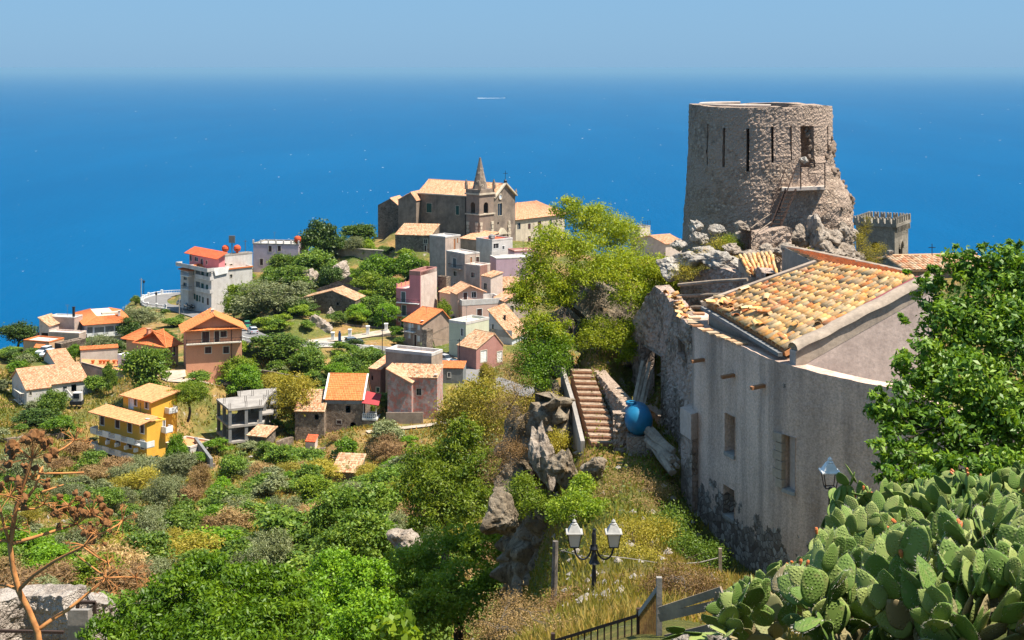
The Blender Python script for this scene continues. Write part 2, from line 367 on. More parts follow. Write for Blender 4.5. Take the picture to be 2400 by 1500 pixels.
# ---------------------------------------------------------------- house builder
def solve_len(C, d, px):
    u = (px-1200)/F
    return (u*C.y-C.x)/(d.x-u*d.y)
WK = {'w':'glass','s':'brown_shutter','g':'green_shutter','y':'grey_shutter','d':'brown_shutter','n':'orange_shutter','x':'white'}
HOUSES = []
class House:
    def __init__(s, name, label, z, c, th, pl=None, pr=None, top=0, mat='white', ll=None, rl=None, D=300, ext=5, cat='house', parent=None, pad=True, group=None):
        s.z = z; px,py = Z(z,*c); s.D = D; s.C = W(px,py,D); t = R(th)
        s.dl = Vector((-math.cos(t),math.sin(t),0)); s.dr = Vector((math.sin(t),math.cos(t),0))
        s.L = ll if ll else solve_len(s.C,s.dl,Z(z,pl)[0]); s.Rr = rl if rl else solve_len(s.C,s.dr,Z(z,pr)[0])
        s.L = max(1.5,s.L); s.Rr = max(1.5,s.Rr)
        s.h = (py-Z(z,0,top)[1])/F*D; s.ext = ext; s.mat = ML[mat] if isinstance(mat,str) else mat
        s.root = parent or root(name,label,cat,s.C,group)
        if not parent: HOUSES.append(s)
        s.ops = {'L':[], 'R':[]}; s.trim = 'cream_trim'
        s.gab = None
        if pad and not parent:
            m = s.P(s.L/2,s.Rr/2,0); PADS.append((m.x,m.y,max(s.L,s.Rr)*.62,s.C.z-.2))
    def P(s,a,b,z=0): return s.C+s.dl*a+s.dr*b+Vector((0,0,z))
    def at(s, side, x, y, out=0):       # zoom pixel -> (along, height) on a wall plane moved out by `out`
        px,py = Z(s.z,x,y); d = s.dl if side=='L' else s.dr; o = s.C + (-s.dr if side=='L' else -s.dl)*out
        t = solve_len(o,d,px); Y = o.y+t*d.y
        return t, -(py-HZ)/F*Y-s.C.z
    def op(s, side, *rects):
        for r in rects:
            x0,y0,x1,y1,k = r
            a0,_ = s.at(side,x0,y0); a1,_ = s.at(side,x1,y0); xm = (x0+x1)/2
            _,z1 = s.at(side,xm,y0); _,z0 = s.at(side,xm,y1)
            a0,a1 = sorted((a0,a1)); W_ = s.L if side=='L' else s.Rr
            a0 = max(.15,a0); a1 = min(W_-.15,a1)
            if a1-a0>.15 and z1-z0>.15: s.ops[side].append([a0,a1,z0,min(z1,s.h-.08),k])
        return s
    def wallmesh(s, hs=None):
        mb = MB(); h = s.h
        for side,(O,d,inn,Wd) in {'L':(s.C,s.dl,s.dr,s.L),'R':(s.C,s.dr,s.dl,s.Rr)}.items():
            ops = s.ops[side]; xs = sorted({0,Wd,*[o[0] for o in ops],*[o[1] for o in ops]}); zs = sorted({-s.ext,h,*[o[2] for o in ops],*[o[3] for o in ops]})
            for x0,x1 in zip(xs[:-1],xs[1:]):
                for z0,z1 in zip(zs[:-1],zs[1:]):
                    xm,zm = (x0+x1)/2,(z0+z1)/2
                    if any(o[0]<xm<o[1] and o[2]<zm<o[3] for o in ops): continue
                    mb.poly(*[O+d*x+Vector((0,0,z)) for x,z in ((x0,z0),(x1,z0),(x1,z1),(x0,z1))])
            for (x0,x1,z0,z1,k) in ops:
                q = [O+d*x+Vector((0,0,z)) for x,z in ((x0,z0),(x1,z0),(x1,z1),(x0,z1))]; i2 = inn*.22
                for a,b in zip(q,q[1:]+q[:1]): mb.poly(a,b,b+i2,a+i2)
                if k=='a':
                    r = (x1-x0)/2; zc = z1-r; cx = (x0+x1)/2
                    for sg in (-1,1):
                        arc = [O+d*(cx+sg*r*math.cos(t))+Vector((0,0,zc+r*math.sin(t))) for t in [R(g) for g in range(0,91,15)]]
                        mb.poly(*(arc+[O+d*(cx+sg*r)+Vector((0,0,z1))]))
        L,Q = s.L,s.Rr
        mb.poly(s.P(0,Q,-s.ext),s.P(L,Q,-s.ext),s.P(L,Q,h),s.P(0,Q,h)); mb.poly(s.P(L,0,-s.ext),s.P(L,Q,-s.ext),s.P(L,Q,h),s.P(L,0,h))
        if s.gab:
            for g in s.gab: mb.poly(*g)
        return mb
    def fit(s):
        for side in 'LR':
            O,d,inn = (s.C,s.dl,s.dr) if side=='L' else (s.C,s.dr,s.dl)
            for (x0,x1,z0,z1,k) in s.ops[side]:
                if k in 'oa': continue
                V = lambda x,z,i: O+d*x+inn*i+Vector((0,0,z))
                nm = 'door' if k in 'dn' or (z1-z0)/(x1-x0)>1.9 and k!='w' else 'window'
                mb = MB()
                if k=='w':
                    mb.hexa([V(x0,z0,.16),V(x1,z0,.16),V(x1,z0,.2),V(x0,z0,.2),V(x0,z1,.16),V(x1,z1,.16),V(x1,z1,.2),V(x0,z1,.2)])
                else:
                    xm = (x0+x1)/2
                    for u0,u1 in ((x0,xm-.015),(xm+.015,x1)):
                        mb.hexa([V(u0,z0,.07),V(u1,z0,.07),V(u1,z0,.12),V(u0,z0,.12),V(u0,z1,.07),V(u1,z1,.07),V(u1,z1,.12),V(u0,z1,.12)])
                        n = max(2,int((z1-z0)/.3))
                        for q in range(n):
                            zz = z0+(z1-z0)*(q+.2)/n; dz = (z1-z0)/n*.6; e=.05
                            mb.hexa([V(u0+e,zz,.05),V(u1-e,zz,.05),V(u1-e,zz,.075),V(u0+e,zz,.075),V(u0+e,zz+dz,.06),V(u1-e,zz+dz,.06),V(u1-e,zz+dz,.075),V(u0+e,zz+dz,.075)])
                w = mb.build(nm, ML[WK[k]], s.root)
                fr = MB(); e = .12
                for u0,u1,v0,v1 in ((x0-e,x0,z0-e,z1+e),(x1,x1+e,z0-e,z1+e),(x0,x1,z1,z1+e),(x0,x1,z0-e,z0)):
                    fr.hexa([V(u0,v0,-.035),V(u1,v0,-.035),V(u1,v0,.06),V(u0,v0,.06),V(u0,v1,-.035),V(u1,v1,-.035),V(u1,v1,.06),V(u0,v1,.06)])
                if k=='w':
                    xm = (x0+x1)/2; fr.hexa([V(xm-.035,z0,.12),V(xm+.035,z0,.12),V(xm+.035,z0,.158),V(xm-.035,z0,.158),V(xm-.035,z1,.12),V(xm+.035,z1,.12),V(xm+.035,z1,.158),V(xm-.035,z1,.158)])
                fr.build('frame', ML[s.trim], w)
    def flat(s, par=.45, rmat='concrete', th=.28, cap=None):
        s.h0 = s.h; mb = MB(); L,Q,h = s.L,s.Rr,s.h
        mb.poly(s.P(.1,.1,h-par),s.P(L-.1,.1,h-par),s.P(L-.1,Q-.1,h-par),s.P(.1,Q-.1,h-par))
        s.wallmesh().build('wall', s.mat, s.root); mb.build('roof', ML[rmat], s.root)
        pm = MB(); e=.05
        for a0,a1,b0,b1 in ((-e,L+e,-e,th),(-e,L+e,Q-th,Q+e),(-e,th,th,Q-th),(L-th,L+e,th,Q-th)):
            pm.hexa([s.P(a0,b0,h-par),s.P(a1,b0,h-par),s.P(a1,b1,h-par),s.P(a0,b1,h-par),s.P(a0,b0,h+.06),s.P(a1,b0,h+.06),s.P(a1,b1,h+.06),s.P(a0,b1,h+.06)])
        pm.build('parapet', ML[cap] if cap else s.mat, s.root); s.fit(); return s
    def gable(s, ax='a', rh=2, over=.35, rmat='old_tile', rp=.5, tw=.26, tl=.5, halves='12', fover=None):
        L,Q,h,o = s.L,s.Rr,s.h,over; fo = over if fover is None else fover; rb = MB(); P = s.P
        if ax=='a':     # ridge along a, at b = rp*Q
            b = rp*Q; s.gab = [(P(0,0,h),P(0,Q,h),P(0,b,h+rh)),(P(L,0,h),P(L,Q,h),P(L,b,h+rh))]
            if '1' in halves and b>.05: k = rh/b; rb.tiles(P(-o,-fo,h-k*fo+.06),P(L+o,-fo,h-k*fo+.06),P(-o,b,h+rh+.06),P(L+o,b,h+rh+.06),tw,tl)
            if '2' in halves and Q-b>.05: k = rh/(Q-b); rb.tiles(P(-o,Q+o,h-k*o+.06),P(L+o,Q+o,h-k*o+.06),P(-o,b,h+rh+.06),P(L+o,b,h+rh+.06),tw,tl)
            ra,rb_ = P(-o,b,h+rh+.13),P(L+o,b,h+rh+.13)
        else:
            a = rp*L; s.gab = [(P(0,0,h),P(L,0,h),P(a,0,h+rh)),(P(0,Q,h),P(L,Q,h),P(a,Q,h+rh))]
            if '1' in halves and a>.05: k = rh/a; rb.tiles(P(-o,-fo,h-k*o+.06),P(-o,Q+o,h-k*o+.06),P(a,-fo,h+rh+.06),P(a,Q+o,h+rh+.06),tw,tl)
            if '2' in halves and L-a>.05: k = rh/(L-a); rb.tiles(P(L+o,-fo,h-k*o+.06),P(L+o,Q+o,h-k*o+.06),P(a,-fo,h+rh+.06),P(a,Q+o,h+rh+.06),tw,tl)
            ra,rb_ = P(a,-fo,h+rh+.13),P(a,Q+o,h+rh+.13)
        s.wallmesh().build('wall', s.mat, s.root)
        if halves:
            s.roof = rb.build('roof', ML[rmat], s.root); MB().tube([ra,rb_],.11,6,r=.4).build('ridge_tiles', ML[rmat], s.roof)
        s.fit(); return s
    def hip(s, rh=2, over=.5, rmat='orange_tile', ins=None, ax='a', tw=.26, tl=.5):
        L,Q,h,o = s.L,s.Rr,s.h,over; P = s.P; z = h+.06; rb = MB()
        E = [P(-o,-o,z),P(L+o,-o,z),P(L+o,Q+o,z),P(-o,Q+o,z)]
        if ax=='a': i = min(L,Q)/2 if ins is None else ins; T = [P(i,Q/2,z+rh),P(L-i,Q/2,z+rh)]; T = [T[0],T[1],T[1],T[0]]
        elif ax=='b': i = min(L,Q)/2 if ins is None else ins; T0,T1 = P(L/2,i,z+rh),P(L/2,Q-i,z+rh); T = [T0,T0,T1,T1]
        else: i = ins; T = [P(i,i,z+rh),P(L-i,i,z+rh),P(L-i,Q-i,z+rh),P(i,Q-i,z+rh)]
        for k in range(4): rb.tiles(E[k],E[(k+1)%4],T[k],T[(k+1)%4],tw,tl)
        s.wallmesh().build('wall', s.mat, s.root); s.roof = rb.build('roof', ML[rmat], s.root)
        rm = MB()
        for k in range(4): rm.tube([E[k]+Vector((0,0,.08)),T[k]+Vector((0,0,.1))],.1,6,r=.45)
        if (T[0]-T[1]).length>.2 and ax=='a': rm.tube([T[0]+Vector((0,0,.1)),T[1]+Vector((0,0,.1))],.1,6,r=.45)
        rm.build('ridge_tiles', ML[rmat], s.roof)
        if ax=='flat': MB().poly(*[t+Vector((0,0,.02)) for t in T]).build('terrace_deck', ML['cream_trim'], s.root)
        s.fit(); return s
    def shed(s, rise=1, over=.5, fover=None, rmat='old_tile', ax='b', tw=.26, tl=.5):
        L,Q,h,o = s.L,s.Rr,s.h,over; fo = over if fover is None else fover; P = s.P
        if ax=='b':
            k = rise/Q; s.gab = [(P(0,0,h),P(0,Q,h),P(0,Q,h+rise)),(P(L,0,h),P(L,Q,h),P(L,Q,h+rise)),(P(0,Q,h),P(L,Q,h),P(L,Q,h+rise),P(0,Q,h+rise))]
            rb = MB().tiles(P(-o,-fo,h-k*fo+.06),P(L+o,-fo,h-k*fo+.06),P(-o,Q+o,h+rise+k*o+.06),P(L+o,Q+o,h+rise+k*o+.06),tw,tl)
        else:
            k = rise/L; s.gab = [(P(0,0,h),P(L,0,h),P(L,0,h+rise)),(P(0,Q,h),P(L,Q,h),P(L,Q,h+rise)),(P(L,0,h),P(L,Q,h),P(L,Q,h+rise),P(L,0,h+rise))]
            rb = MB().tiles(P(-o,-fo,h-k*o+.06),P(-o,Q+o,h-k*o+.06),P(L+o,-fo,h+rise+k*o+.06),P(L+o,Q+o,h+rise+k*o+.06),tw,tl)
        s.wallmesh().build('wall', s.mat, s.root); s.roof = rb.build('roof', ML[rmat], s.root); s.fit(); return s
    def balcony(s, side, x0, x1, y, depth=1.1, hgt=.95, style='bars', mat='dark_iron', slab='white', absol=None, gaps=0):
        if absol: a0,a1,z = absol
        else:
            a0,_ = s.at(side,x0,y,depth); a1,_ = s.at(side,x1,y,depth); a0,a1 = sorted((a0,a1)); _,z = s.at(side,(x0+x1)/2,y,depth)
        d,inn,O = (s.dl,s.dr,s.C) if side=='L' else (s.dr,s.dl,s.C)
        V = lambda a,o,zz: O+d*a-inn*o+Vector((0,0,zz))
        m = MB().hexa([V(a0,0,z-.12),V(a1,0,z-.12),V(a1,depth,z-.12),V(a0,depth,z-.12),V(a0,0,z+.06),V(a1,0,z+.06),V(a1,depth,z+.06),V(a0,depth,z+.06)])
        b = m.build('balcony', ML[slab], s.root); r = MB()
        line = [(a0,0),(a0,depth),(a1,depth),(a1,0)]
        for (p,q) in zip(line[:-1],line[1:]):
            A,B = V(p[0],p[1],z),V(q[0],q[1],z); ln = (B-A).length
            if style=='bars':
                r.beam(A+Vector((0,0,hgt)),B+Vector((0,0,hgt)),.06); n = max(1,int(ln/.28))
                for k in range(n+1): pt = A.lerp(B,k/n); r.beam(pt+Vector((0,0,.05)),pt+Vector((0,0,hgt)),.03)
            elif gaps and p[1]==q[1]:
                n = gaps*2+1
                for k in range(n):
                    A2,B2 = A.lerp(B,k/n),A.lerp(B,(k+1)/n)
                    if k%2==0: r.beam(A2+Vector((0,0,hgt/2)),B2+Vector((0,0,hgt/2)),.1,hgt)
                    else:
                        for zz in (.15,.4,.65,.85): r.beam(A2+Vector((0,0,zz)),B2+Vector((0,0,zz)),.05,.07)
            else: r.beam(A+Vector((0,0,hgt/2)),B+Vector((0,0,hgt/2)),.1,hgt)
        r.build('railing', ML[mat], b); return s
    def chimney(s, a, b, z, w=.6, h=1.2, mat='cream_trim'):
        p = s.P(a,b,z); ang = math.atan2(s.dr.y,s.dr.x); m = MB().box(p+Vector((0,0,h/2)),(w,w,h),ang).box(p+Vector((0,0,h+.08)),(w*1.35,w*1.35,.14),ang)
        m.build('chimney', ML[mat], s.root); return s
def pl_mat(key, *a, **k): ML[key] = plaster(key,*a,**k)
pl_mat('yellow',(.72,.40,.055),(.58,.30,.05),.3,.1)
pl_mat('salmon',(.62,.30,.18),(.52,.24,.15),.3,.12)
pl_mat('tan',(.55,.36,.21),(.44,.28,.17),.35,.12)
pl_mat('pinkw',(.66,.24,.26),(.55,.20,.21),.3,.12)
pl_mat('creamw',(.64,.53,.46),(.45,.34,.29),.5,.2)
pl_mat('beige_pink',(.58,.40,.33),(.48,.33,.27),.35,.15)
pl_mat('mauve',(.52,.36,.42),(.42,.29,.33),.4,.2)
pl_mat('pale_mauve',(.60,.49,.53),(.46,.36,.38),.4,.25)
pl_mat('palegreen',(.55,.56,.42),(.45,.46,.34),.3,.15)
pl_mat('bluewhite',(.52,.55,.60),(.40,.42,.46),.3,.15)
pl_mat('redpink',(.42,.21,.18),(.32,.15,.13),.5,.25)
pl_mat('greybeige',(.50,.39,.325),(.34,.26,.215),.6,.35)
pl_mat('greypl',(.42,.325,.25),(.27,.21,.165),.7,.3)
pl_mat('offwhite',(.58,.55,.52),(.42,.38,.35),.45,.35)
pl_mat('bluegrey',(.24,.25,.255),(.16,.165,.17),.6,.4)
pl_mat('mottled',(.48,.37,.35),(.24,.19,.17),.7,.3,.8,patch=(.48,.19,.15))
pl_mat('brownpl',(.37,.27,.21),(.25,.18,.14),.6,.3)
pl_mat('churchw',(.27,.21,.165),(.15,.12,.10),.8,.35,.35)
pl_mat('churchf',(.28,.21,.165),(.18,.14,.115),.6,.3,.4)
pl_mat('convent',(.56,.48,.37),(.38,.32,.25),.6,.35,.4)
pl_mat('terracotta',(.60,.27,.12),(.5,.22,.1),.3,0)
pl_mat('brickpl',(.30,.16,.13),(.20,.11,.09),.6,.3)
pl_mat('deck',(.50,.47,.43),(.38,.35,.32),.4,0)

# ---------------------------------------------------------------- yellow house
h = House('apartment_house','three-storey yellow apartment house with white balconies and sandy tile roofs',1,(1075,1390),39,725,1212,1100,'yellow',D=235,ext=6)
h.op('L',(735,1045,762,1112,'s'),(845,1072,875,1135,'s'),(935,1092,965,1165,'s'),(1028,1108,1055,1172,'s'),(780,1165,805,1222,'s'),(850,1185,880,1255,'s'),(930,1210,965,1280,'s'),(1030,1225,1058,1287,'s'),
     (778,1285,805,1352,'o'),(858,1310,882,1390,'o'),(918,1325,942,1372,'s'))
h.op('R',(1195,1075,1212,1125,'s'),(1130,1335,1160,1375,'o'))
h.trim='white'; h.flat(.15,'terracotta',cap='yellow')
MB().tiles(h.P(-.5,-1.9,h.h+.1),h.P(h.L+.5,-1.9,h.h+.1),h.P(-.5,1.9,h.h+.75),h.P(h.L+.5,1.9,h.h+.75)).build('roof',ML['sand_tile'],h.root)
for y in (1225,1340): h.balcony('L',662,1075,y,1.5,.95,'solid','white','white',gaps=4)
h.balcony('R',1215,1265,1165,1.2,.95,'solid','white','white')
yb = h
u = House('apartment_house','',1,(1108,1045),39,902,1296,942,'yellow',D=238.5,parent=h.root)
u.op('L',(945,915,975,990,'x'),(982,925,1003,972,'w'),(1062,940,1088,992,'w')); u.trim='white'; u.shed(.8,.5,.5,'sand_tile')
u.balcony('R',1240,1300,1022,1.2,.9,'solid','white','white')
m = MB()
for k in range(4):
    a = 1.0+k*2.6; p = yb.P(a,-1.45,yb.at('L',870,1285,1.5)[1]); 
    m = MB().box(p+Vector((0,0,.5)),(.35,.7,.6),math.atan2(yb.dl.y,yb.dl.x)).build('air_conditioner',ML['white'],yb.root)
# lower wing terrace garden right of the yellow house
# ---------------------------------------------------------------- salmon house
h = House('villa','two-storey salmon house with orange gabled roof and long iron balcony',2,(222,1400),73,None,738,1003,'salmon',ll=7,D=274,ext=7)
h.op('R',(370,1015,435,1115,'d'),(485,1010,528,1112,'s'),(540,1010,597,1065,'s'),(397,1157,455,1215,'s'),(566,1153,618,1215,'s'))
h.gable('a',2.6,.9,'bright_tile'); h.balcony('R',225,735,1125,1.0,.9,'bars','dark_iron','cream_trim')
m = MB().tiles(h.P(-.9,-.3,h.h-.1),h.P(-.9,h.Rr+.3,h.h-.1),h.P(.02,-.3,h.h+.28),h.P(.02,h.Rr+.3,h.h+.28)); m.build('pent_roof',ML['bright_tile'],h.root)
MB().tube([h.P(-.08,h.Rr*.81,h.h-.1),h.P(-.08,h.Rr*.81,-1)],.07,6).build('drainpipe',ML['brown_shutter'],h.root)
h.chimney(3.5,h.Rr*.5,h.h+2.2,.5,.9)
# ---------------------------------------------------------------- tan hip-roof house
h = House('villa','low tan house with broad orange hipped roof and white bay beside salmon house',1,(1218,690),33,1010,1306,543,'tan',D=278,ext=5)
h.op('L',(1065,558,1112,600,'w')); h.op('R',(1268,530,1284,605,'d')); h.trim='white'; h.hip(2.6,.8,'orange_tile',ax='b',ins=3.0)
h.chimney(h.L*.55,2,h.h+1.0,.5,1.0)
h2 = House('villa','',1,(1085,560),33,925,1210,505,'tan',D=291,parent=h.root); h2.hip(2.0,.8,'orange_tile',ax='a'); h2.chimney(1,1,h2.h+1.2,.6,1.2,'salmon')
h3 = House('villa','',1,(955,690),33,862,1008,610,'white',D=277,parent=h.root); h3.op('R',(968,620,995,668,'w')); h3.op('L',(890,618,945,665,'w')); h3.flat(.9,'terracotta',cap='white')
# ---------------------------------------------------------------- concrete skeleton
h = House('unfinished_building','unfinished grey concrete frame with bare slabs, columns and rebar stubs',7,(355,1235),64,165,700,838,'concrete',D=248,cat='building',ext=5)
poly = [(0,0),(0,6.2),(7,9.3),(12.5,12.5),(12.8,5),(8.6,4),(8.6,0)]
zt = [h.at('L',355,y)[1] for y in (1200,1028,838)]
for zz in zt:
    n = len(poly); bt = [h.P(a,b,zz-.38) for a,b in poly]; tp = [h.P(a,b,zz) for a,b in poly]
    MB().add(bt+tp,[tuple(range(n))[::-1],tuple(range(n,2*n))]+[(i,(i+1)%n,n+(i+1)%n,n+i) for i in range(n)]).build('slab',ML['concrete'],h.root)
cols = [(.3,.3),(.3,3.2),(.4,5.8),(4.3,.35),(8.2,.35),(4.3,4.2),(3.6,7.4),(7,9.0),(12,12),(12.2,5.6),(8.2,4.2),(9.6,10.6),(8,6.5)]
ang = math.atan2(h.dl.y,h.dl.x)
for a,b in cols:
    p = h.P(a,b,0); MB().box(p+Vector((0,0,(zt[2]-.38-6)/2)),(.42,.55,zt[2]-.38+6),ang).build('column',ML['concrete_grey'],h.root)
    m = MB()
    for i in (-1,1):
        for j in (-1,1): m.beam(p+Vector((.15*i,.15*j,zt[2])),p+Vector((.15*i,.15*j,zt[2]+1.0)),.035)
    m.build('rebar',ML['iron'],h.root)
for zz,b0 in ((zt[1]+1.2,6.2),(zt[1]+2.4,8.6)):
    q = [h.P(a,b,0) for a,b in ((b0-4.8,b0),(b0-4.8,b0+2.2),(b0-2.0,b0+3.2),(b0-2.0,b0+1))]
    MB().add([v+Vector((0,0,zz-.3)) for v in q]+[v+Vector((0,0,zz)) for v in q],[(3,2,1,0),(4,5,6,7),(0,1,5,4),(1,2,6,5),(2,3,7,6),(3,0,4,7)]).build('stair_landing',ML['concrete'],h.root)
for z0,z1 in ((zt[0],zt[1]),(zt[1],zt[2])):
    MB().beam(h.P(3,1.6,z0),h.P(6,5.5,z1-.3),1.0,.2).build('stair_flight',ML['concrete_grey'],h.root)
# ---------------------------------------------------------------- stone house with orange roof
h = House('stone_house','grey rubble stone house with bright orange tile roof and arched cellar door',8,(890,1085),4,482,None,738,'stone_wall',rl=8,D=254,ext=4)
h.op('L',(703,802,757,880,'o'),(607,962,655,1000,'s'),(752,980,815,1092,'a')); h.trim='concrete'; h.gable('a',3.6,.15,'bright_tile',rp=.55,tw=.3)
MB().hexa([h.P(-.05,-.06,h.h-.75),h.P(h.L+.05,-.06,h.h-.75),h.P(h.L+.05,0,h.h-.75),h.P(-.05,0,h.h-.75),h.P(-.05,-.06,h.h),h.P(h.L+.05,-.06,h.h),h.P(h.L+.05,0,h.h),h.P(-.05,0,h.h)]).build('cornice_band',ML['bluegrey'],h.root)
for a in (-.2,h.L+.2): MB().beam(h.P(a,-.3,h.h+.1),h.P(a,h.Rr*.55,h.h+3.75),.3,.14).build('verge',ML['white'],h.root)
sh = h
h2 = House('stone_house','',8,(466,1150),4,146,None,862,'stone_wall',rl=5,D=252.5,parent=h.root); h2.op('L',(364,896,408,956,'o')); h2.trim='concrete'; h2.shed(2.6,.15,.25,'old_tile',tw=.28)
t = House('stone_house','',8,(1040,1095),8,888,None,945,'stone_wall',rl=5,D=253,parent=h.root); t.flat(.3,'deck',cap='white')
for k in range(2): MB().beam(t.P(0,.1,t.h+.85-.4*k),t.P(t.L,.1,t.h+.85-.4*k),.16,.12).build('terrace_rail',ML['white'],h.root)
for k in range(8): MB().beam(t.P(t.L*k/7,.1,t.h),t.P(t.L*k/7,.1,t.h+.85),.12).build('baluster',ML['white'],h.root)
for a in (.1,t.L-.1): MB().beam(t.P(a,.3,t.h),t.P(a,.3,t.h+2.5),.09).build('awning_post',ML['white'],h.root)
ML['awning'] = flat('red_awning',(.36,.045,.05),.8)
MB().hexa([t.P(-.5,-.3,t.h+2.4),t.P(t.L+.1,-.1,t.h+2.7),t.P(t.L,3.2,t.h+4.1),t.P(-.2,3.2,t.h+3.6),t.P(-.5,-.3,t.h+2.46),t.P(t.L+.1,-.1,t.h+2.76),t.P(t.L,3.2,t.h+4.16),t.P(-.2,3.2,t.h+3.66)]).build('awning',ML['awning'],h.root)
# ---------------------------------------------------------------- grey plaster block, mottled house, low annex
h = House('townhouse','tall blank grey-brown plastered building beside the road with pale flat roof',11,(908,980),26,262,None,292,'greypl',rl=4.2,D=263,ext=6); h.flat(.5,'creamw',cap='offwhite')
h = House('townhouse','mottled pink and grey plaster house with one dark window and tile lean-to roof',11,(988,1075),8,308,None,640,'mottled',rl=5.5,D=254,ext=3)
h.op('L',(697,785,762,878,'w')); h.trim='concrete'; h.shed(1.2,.1,.15,'old_tile',tw=.28)
h2 = House('townhouse','',11,(628,1000),8,290,None,700,'mottled',rl=4.5,D=253.2,parent=h.root); h2.shed(2.2,.25,.35,'pink_tile',ax='a')
MB().hexa([h.P(h.L*.24,-2.2,-6),h.P(h.L,-2.2,-6),h.P(h.L,-2.0,-6),h.P(h.L*.24,-2.0,-6),h.P(h.L*.24,-2.2,-.1),h.P(h.L,-2.2,-.4),h.P(h.L,-2.0,-.4),h.P(h.L*.24,-2.0,-.1)]).build('retaining_wall',ML['greypl'],h.root)
h = House('townhouse','low blue-grey rendered house with tiny window under the parked cars',11,(1352,700),6,990,None,505,'bluegrey',rl=4,D=266,ext=8)
h.op('L',(1138,560,1175,622,'w')); h.trim='white'; h.shed(.5,.1,.1,'orange_tile')
h = House('townhouse','narrow dark brick-red house squeezed beside grey plastered building',8,(1085,850),25,962,None,405,'brickpl',rl=6,D=268,ext=4)
h.op('L',(985,470,1005,520,'o'),(1040,600,1075,650,'g')); h.shed(1.2,.2,.2,'pink_tile')
# ---------------------------------------------------------------- row below the church
h = House('stone_house','brown plastered house with orange tile roof, small balcony and broken stone lean-to',6,(545,1082),42,330,862,795,'brownpl',D=315,ext=5)
h.op('L',(385,770,412,880,'x'),(422,780,442,835,'x'),(495,805,520,862,'x'),(385,905,410,960,'x'),(490,940,518,1000,'x'),(455,920,482,1070,'s')); h.gable('a',2.3,.4,'orange_tile',rp=.72)
h.balcony('L',335,440,890,.9,.9)
h2 = House('stone_house','',6,(600,1090),42,548,672,870,'stone_wall',D=311,parent=h.root); h2.flat(.3,'stone_wall')
for k in range(2): MB().beam(h.P(-.2,2+k,2.6),h.P(-2.6,5+k,4.4),.12).build('roof_beam',ML['wood'],h.root)
h = House('townhouse','narrow pink four-storey house with blank cream side wall and green shutters',6,(525,840),25,242,717,398,'pinkw',D=340,ext=3)
h.op('L',(303,422,350,540,'y'),(408,432,456,560,'g'),(310,578,358,700,'y'),(405,588,455,690,'y'),(450,300,482,395,'g'),(270,735,300,760,'w'),(300,750,328,840,'g')); h.trim='white'
h.flat(.3,'creamw'); h.balcony('L',240,498,555,.9,.9,'bars','dark_iron','white'); h.balcony('L',240,400,705,.8,.9,'bars','dark_iron','white')
u = House('townhouse','',6,(525,700),25,398,717,182,'pinkw',D=339.8,parent=h.root); u.flat(1.0,'brickpl',cap='redpink')
MB().hexa([u.P(-.05,.15,-9),u.P(-.05,u.Rr+.05,-9),u.P(-.01,u.Rr+.05,-9),u.P(-.01,.15,-9),u.P(-.05,.15,u.h-.2),u.P(-.05,u.Rr+.05,u.h-.2),u.P(-.01,u.Rr+.05,u.h-.2),u.P(-.01,.15,u.h-.2)]).build('side_render',ML['creamw'],h.root)
for k in range(4): MB().beam(h.P(h.L-.1,.2+2.1*k,h.h),h.P(h.L-.1,.2+2.1*k,h.h+1.1),.3).build('terrace_post',ML['pinkw'],h.root)
MB().beam(h.P(h.L-.1,.2,h.h+.5),h.P(h.L-.1,6.5,h.h+.5),.12,.8).build('terrace_parapet',ML['salmon'],h.root)
h = House('townhouse','salmon-beige house with walled roof terrace and small gabled roof room',6,(1015,765),69,905,1505,522,'beige_pink',D=330,ext=4)
h.op('R',(1190,620,1248,702,'s')); h.op('L',(925,600,965,688,'g')); h.trim='white'; h.flat(1.2,'creamw',cap='offwhite')
u = House('townhouse','',6,(965,560),69,None,1262,428,'beige_pink',ll=5.5,D=331.5,parent=h.root); u.op('R',(1030,428,1075,512,'d'),(1128,420,1180,487,'w')); u.trim='white'; u.gable('a',1.5,.7,'pink_tile',rp=.45)
h = House('townhouse','pale green plastered house with flat roof beside the parked cars',6,(1060,1185),38,862,1330,778,'palegreen',D=306,ext=4)
h.op('L',(1002,850,1028,935,'w')); h.op('R',(1240,882,1275,940,'w')); h.trim='white'; h.flat(.5,'palegreen',cap='offwhite')
h = House('townhouse','blue-white gabled house with sloping old tile roof and two small windows',6,(1600,1030),24,1328,None,960,'bluewhite',rl=9,D=316,ext=4)
h.op('L',(1368,800,1385,855,'w'),(1400,925,1418,972,'w')); h.ops['L'] = [o for o in h.ops['L']]; 
h.h += .0; h.shed(5.6,.3,.3,'old_tile',ax='a'); h.chimney(h.L*.55,3,h.h+3.2,.4,1.0,'dark_iron')
for (x0,y0,x1,y1) in ((1368,800,1385,855),(1400,925,1418,972)):
    a0,_ = h.at('L',x0,y0); a1,_ = h.at('L',x1,y0); _,z1 = h.at('L',x0,y0); _,z0 = h.at('L',x0,y1)
    w = MB().hexa([h.P(a0,-.05,z0),h.P(a1,-.05,z0),h.P(a1,-.02,z0),h.P(a0,-.02,z0),h.P(a0,-.05,z1),h.P(a1,-.05,z1),h.P(a1,-.02,z1),h.P(a0,-.02,z1)]).build('window',ML['glass'],h.root)
h = House('townhouse','small faded red house with grey-brown tile roof and white double door',11,(1537,478),48,1272,1912,232,'redpink',D=298,ext=5)
h.op('R',(1600,248,1685,408,'x'),(1832,262,1900,408,'x')); h.gable('a',2.6,.15,'old_tile',rp=.68,tw=.24)
h = House('townhouse','tall grey-pink block with roof room and orange door above pink house',4,(265,1345),40,112,412,812,'greybeige',D=368,ext=4)
h.op('R',(345,828,366,935,'n'),(378,820,392,875,'n')); h.flat(.3,'offwhite',cap='offwhite')
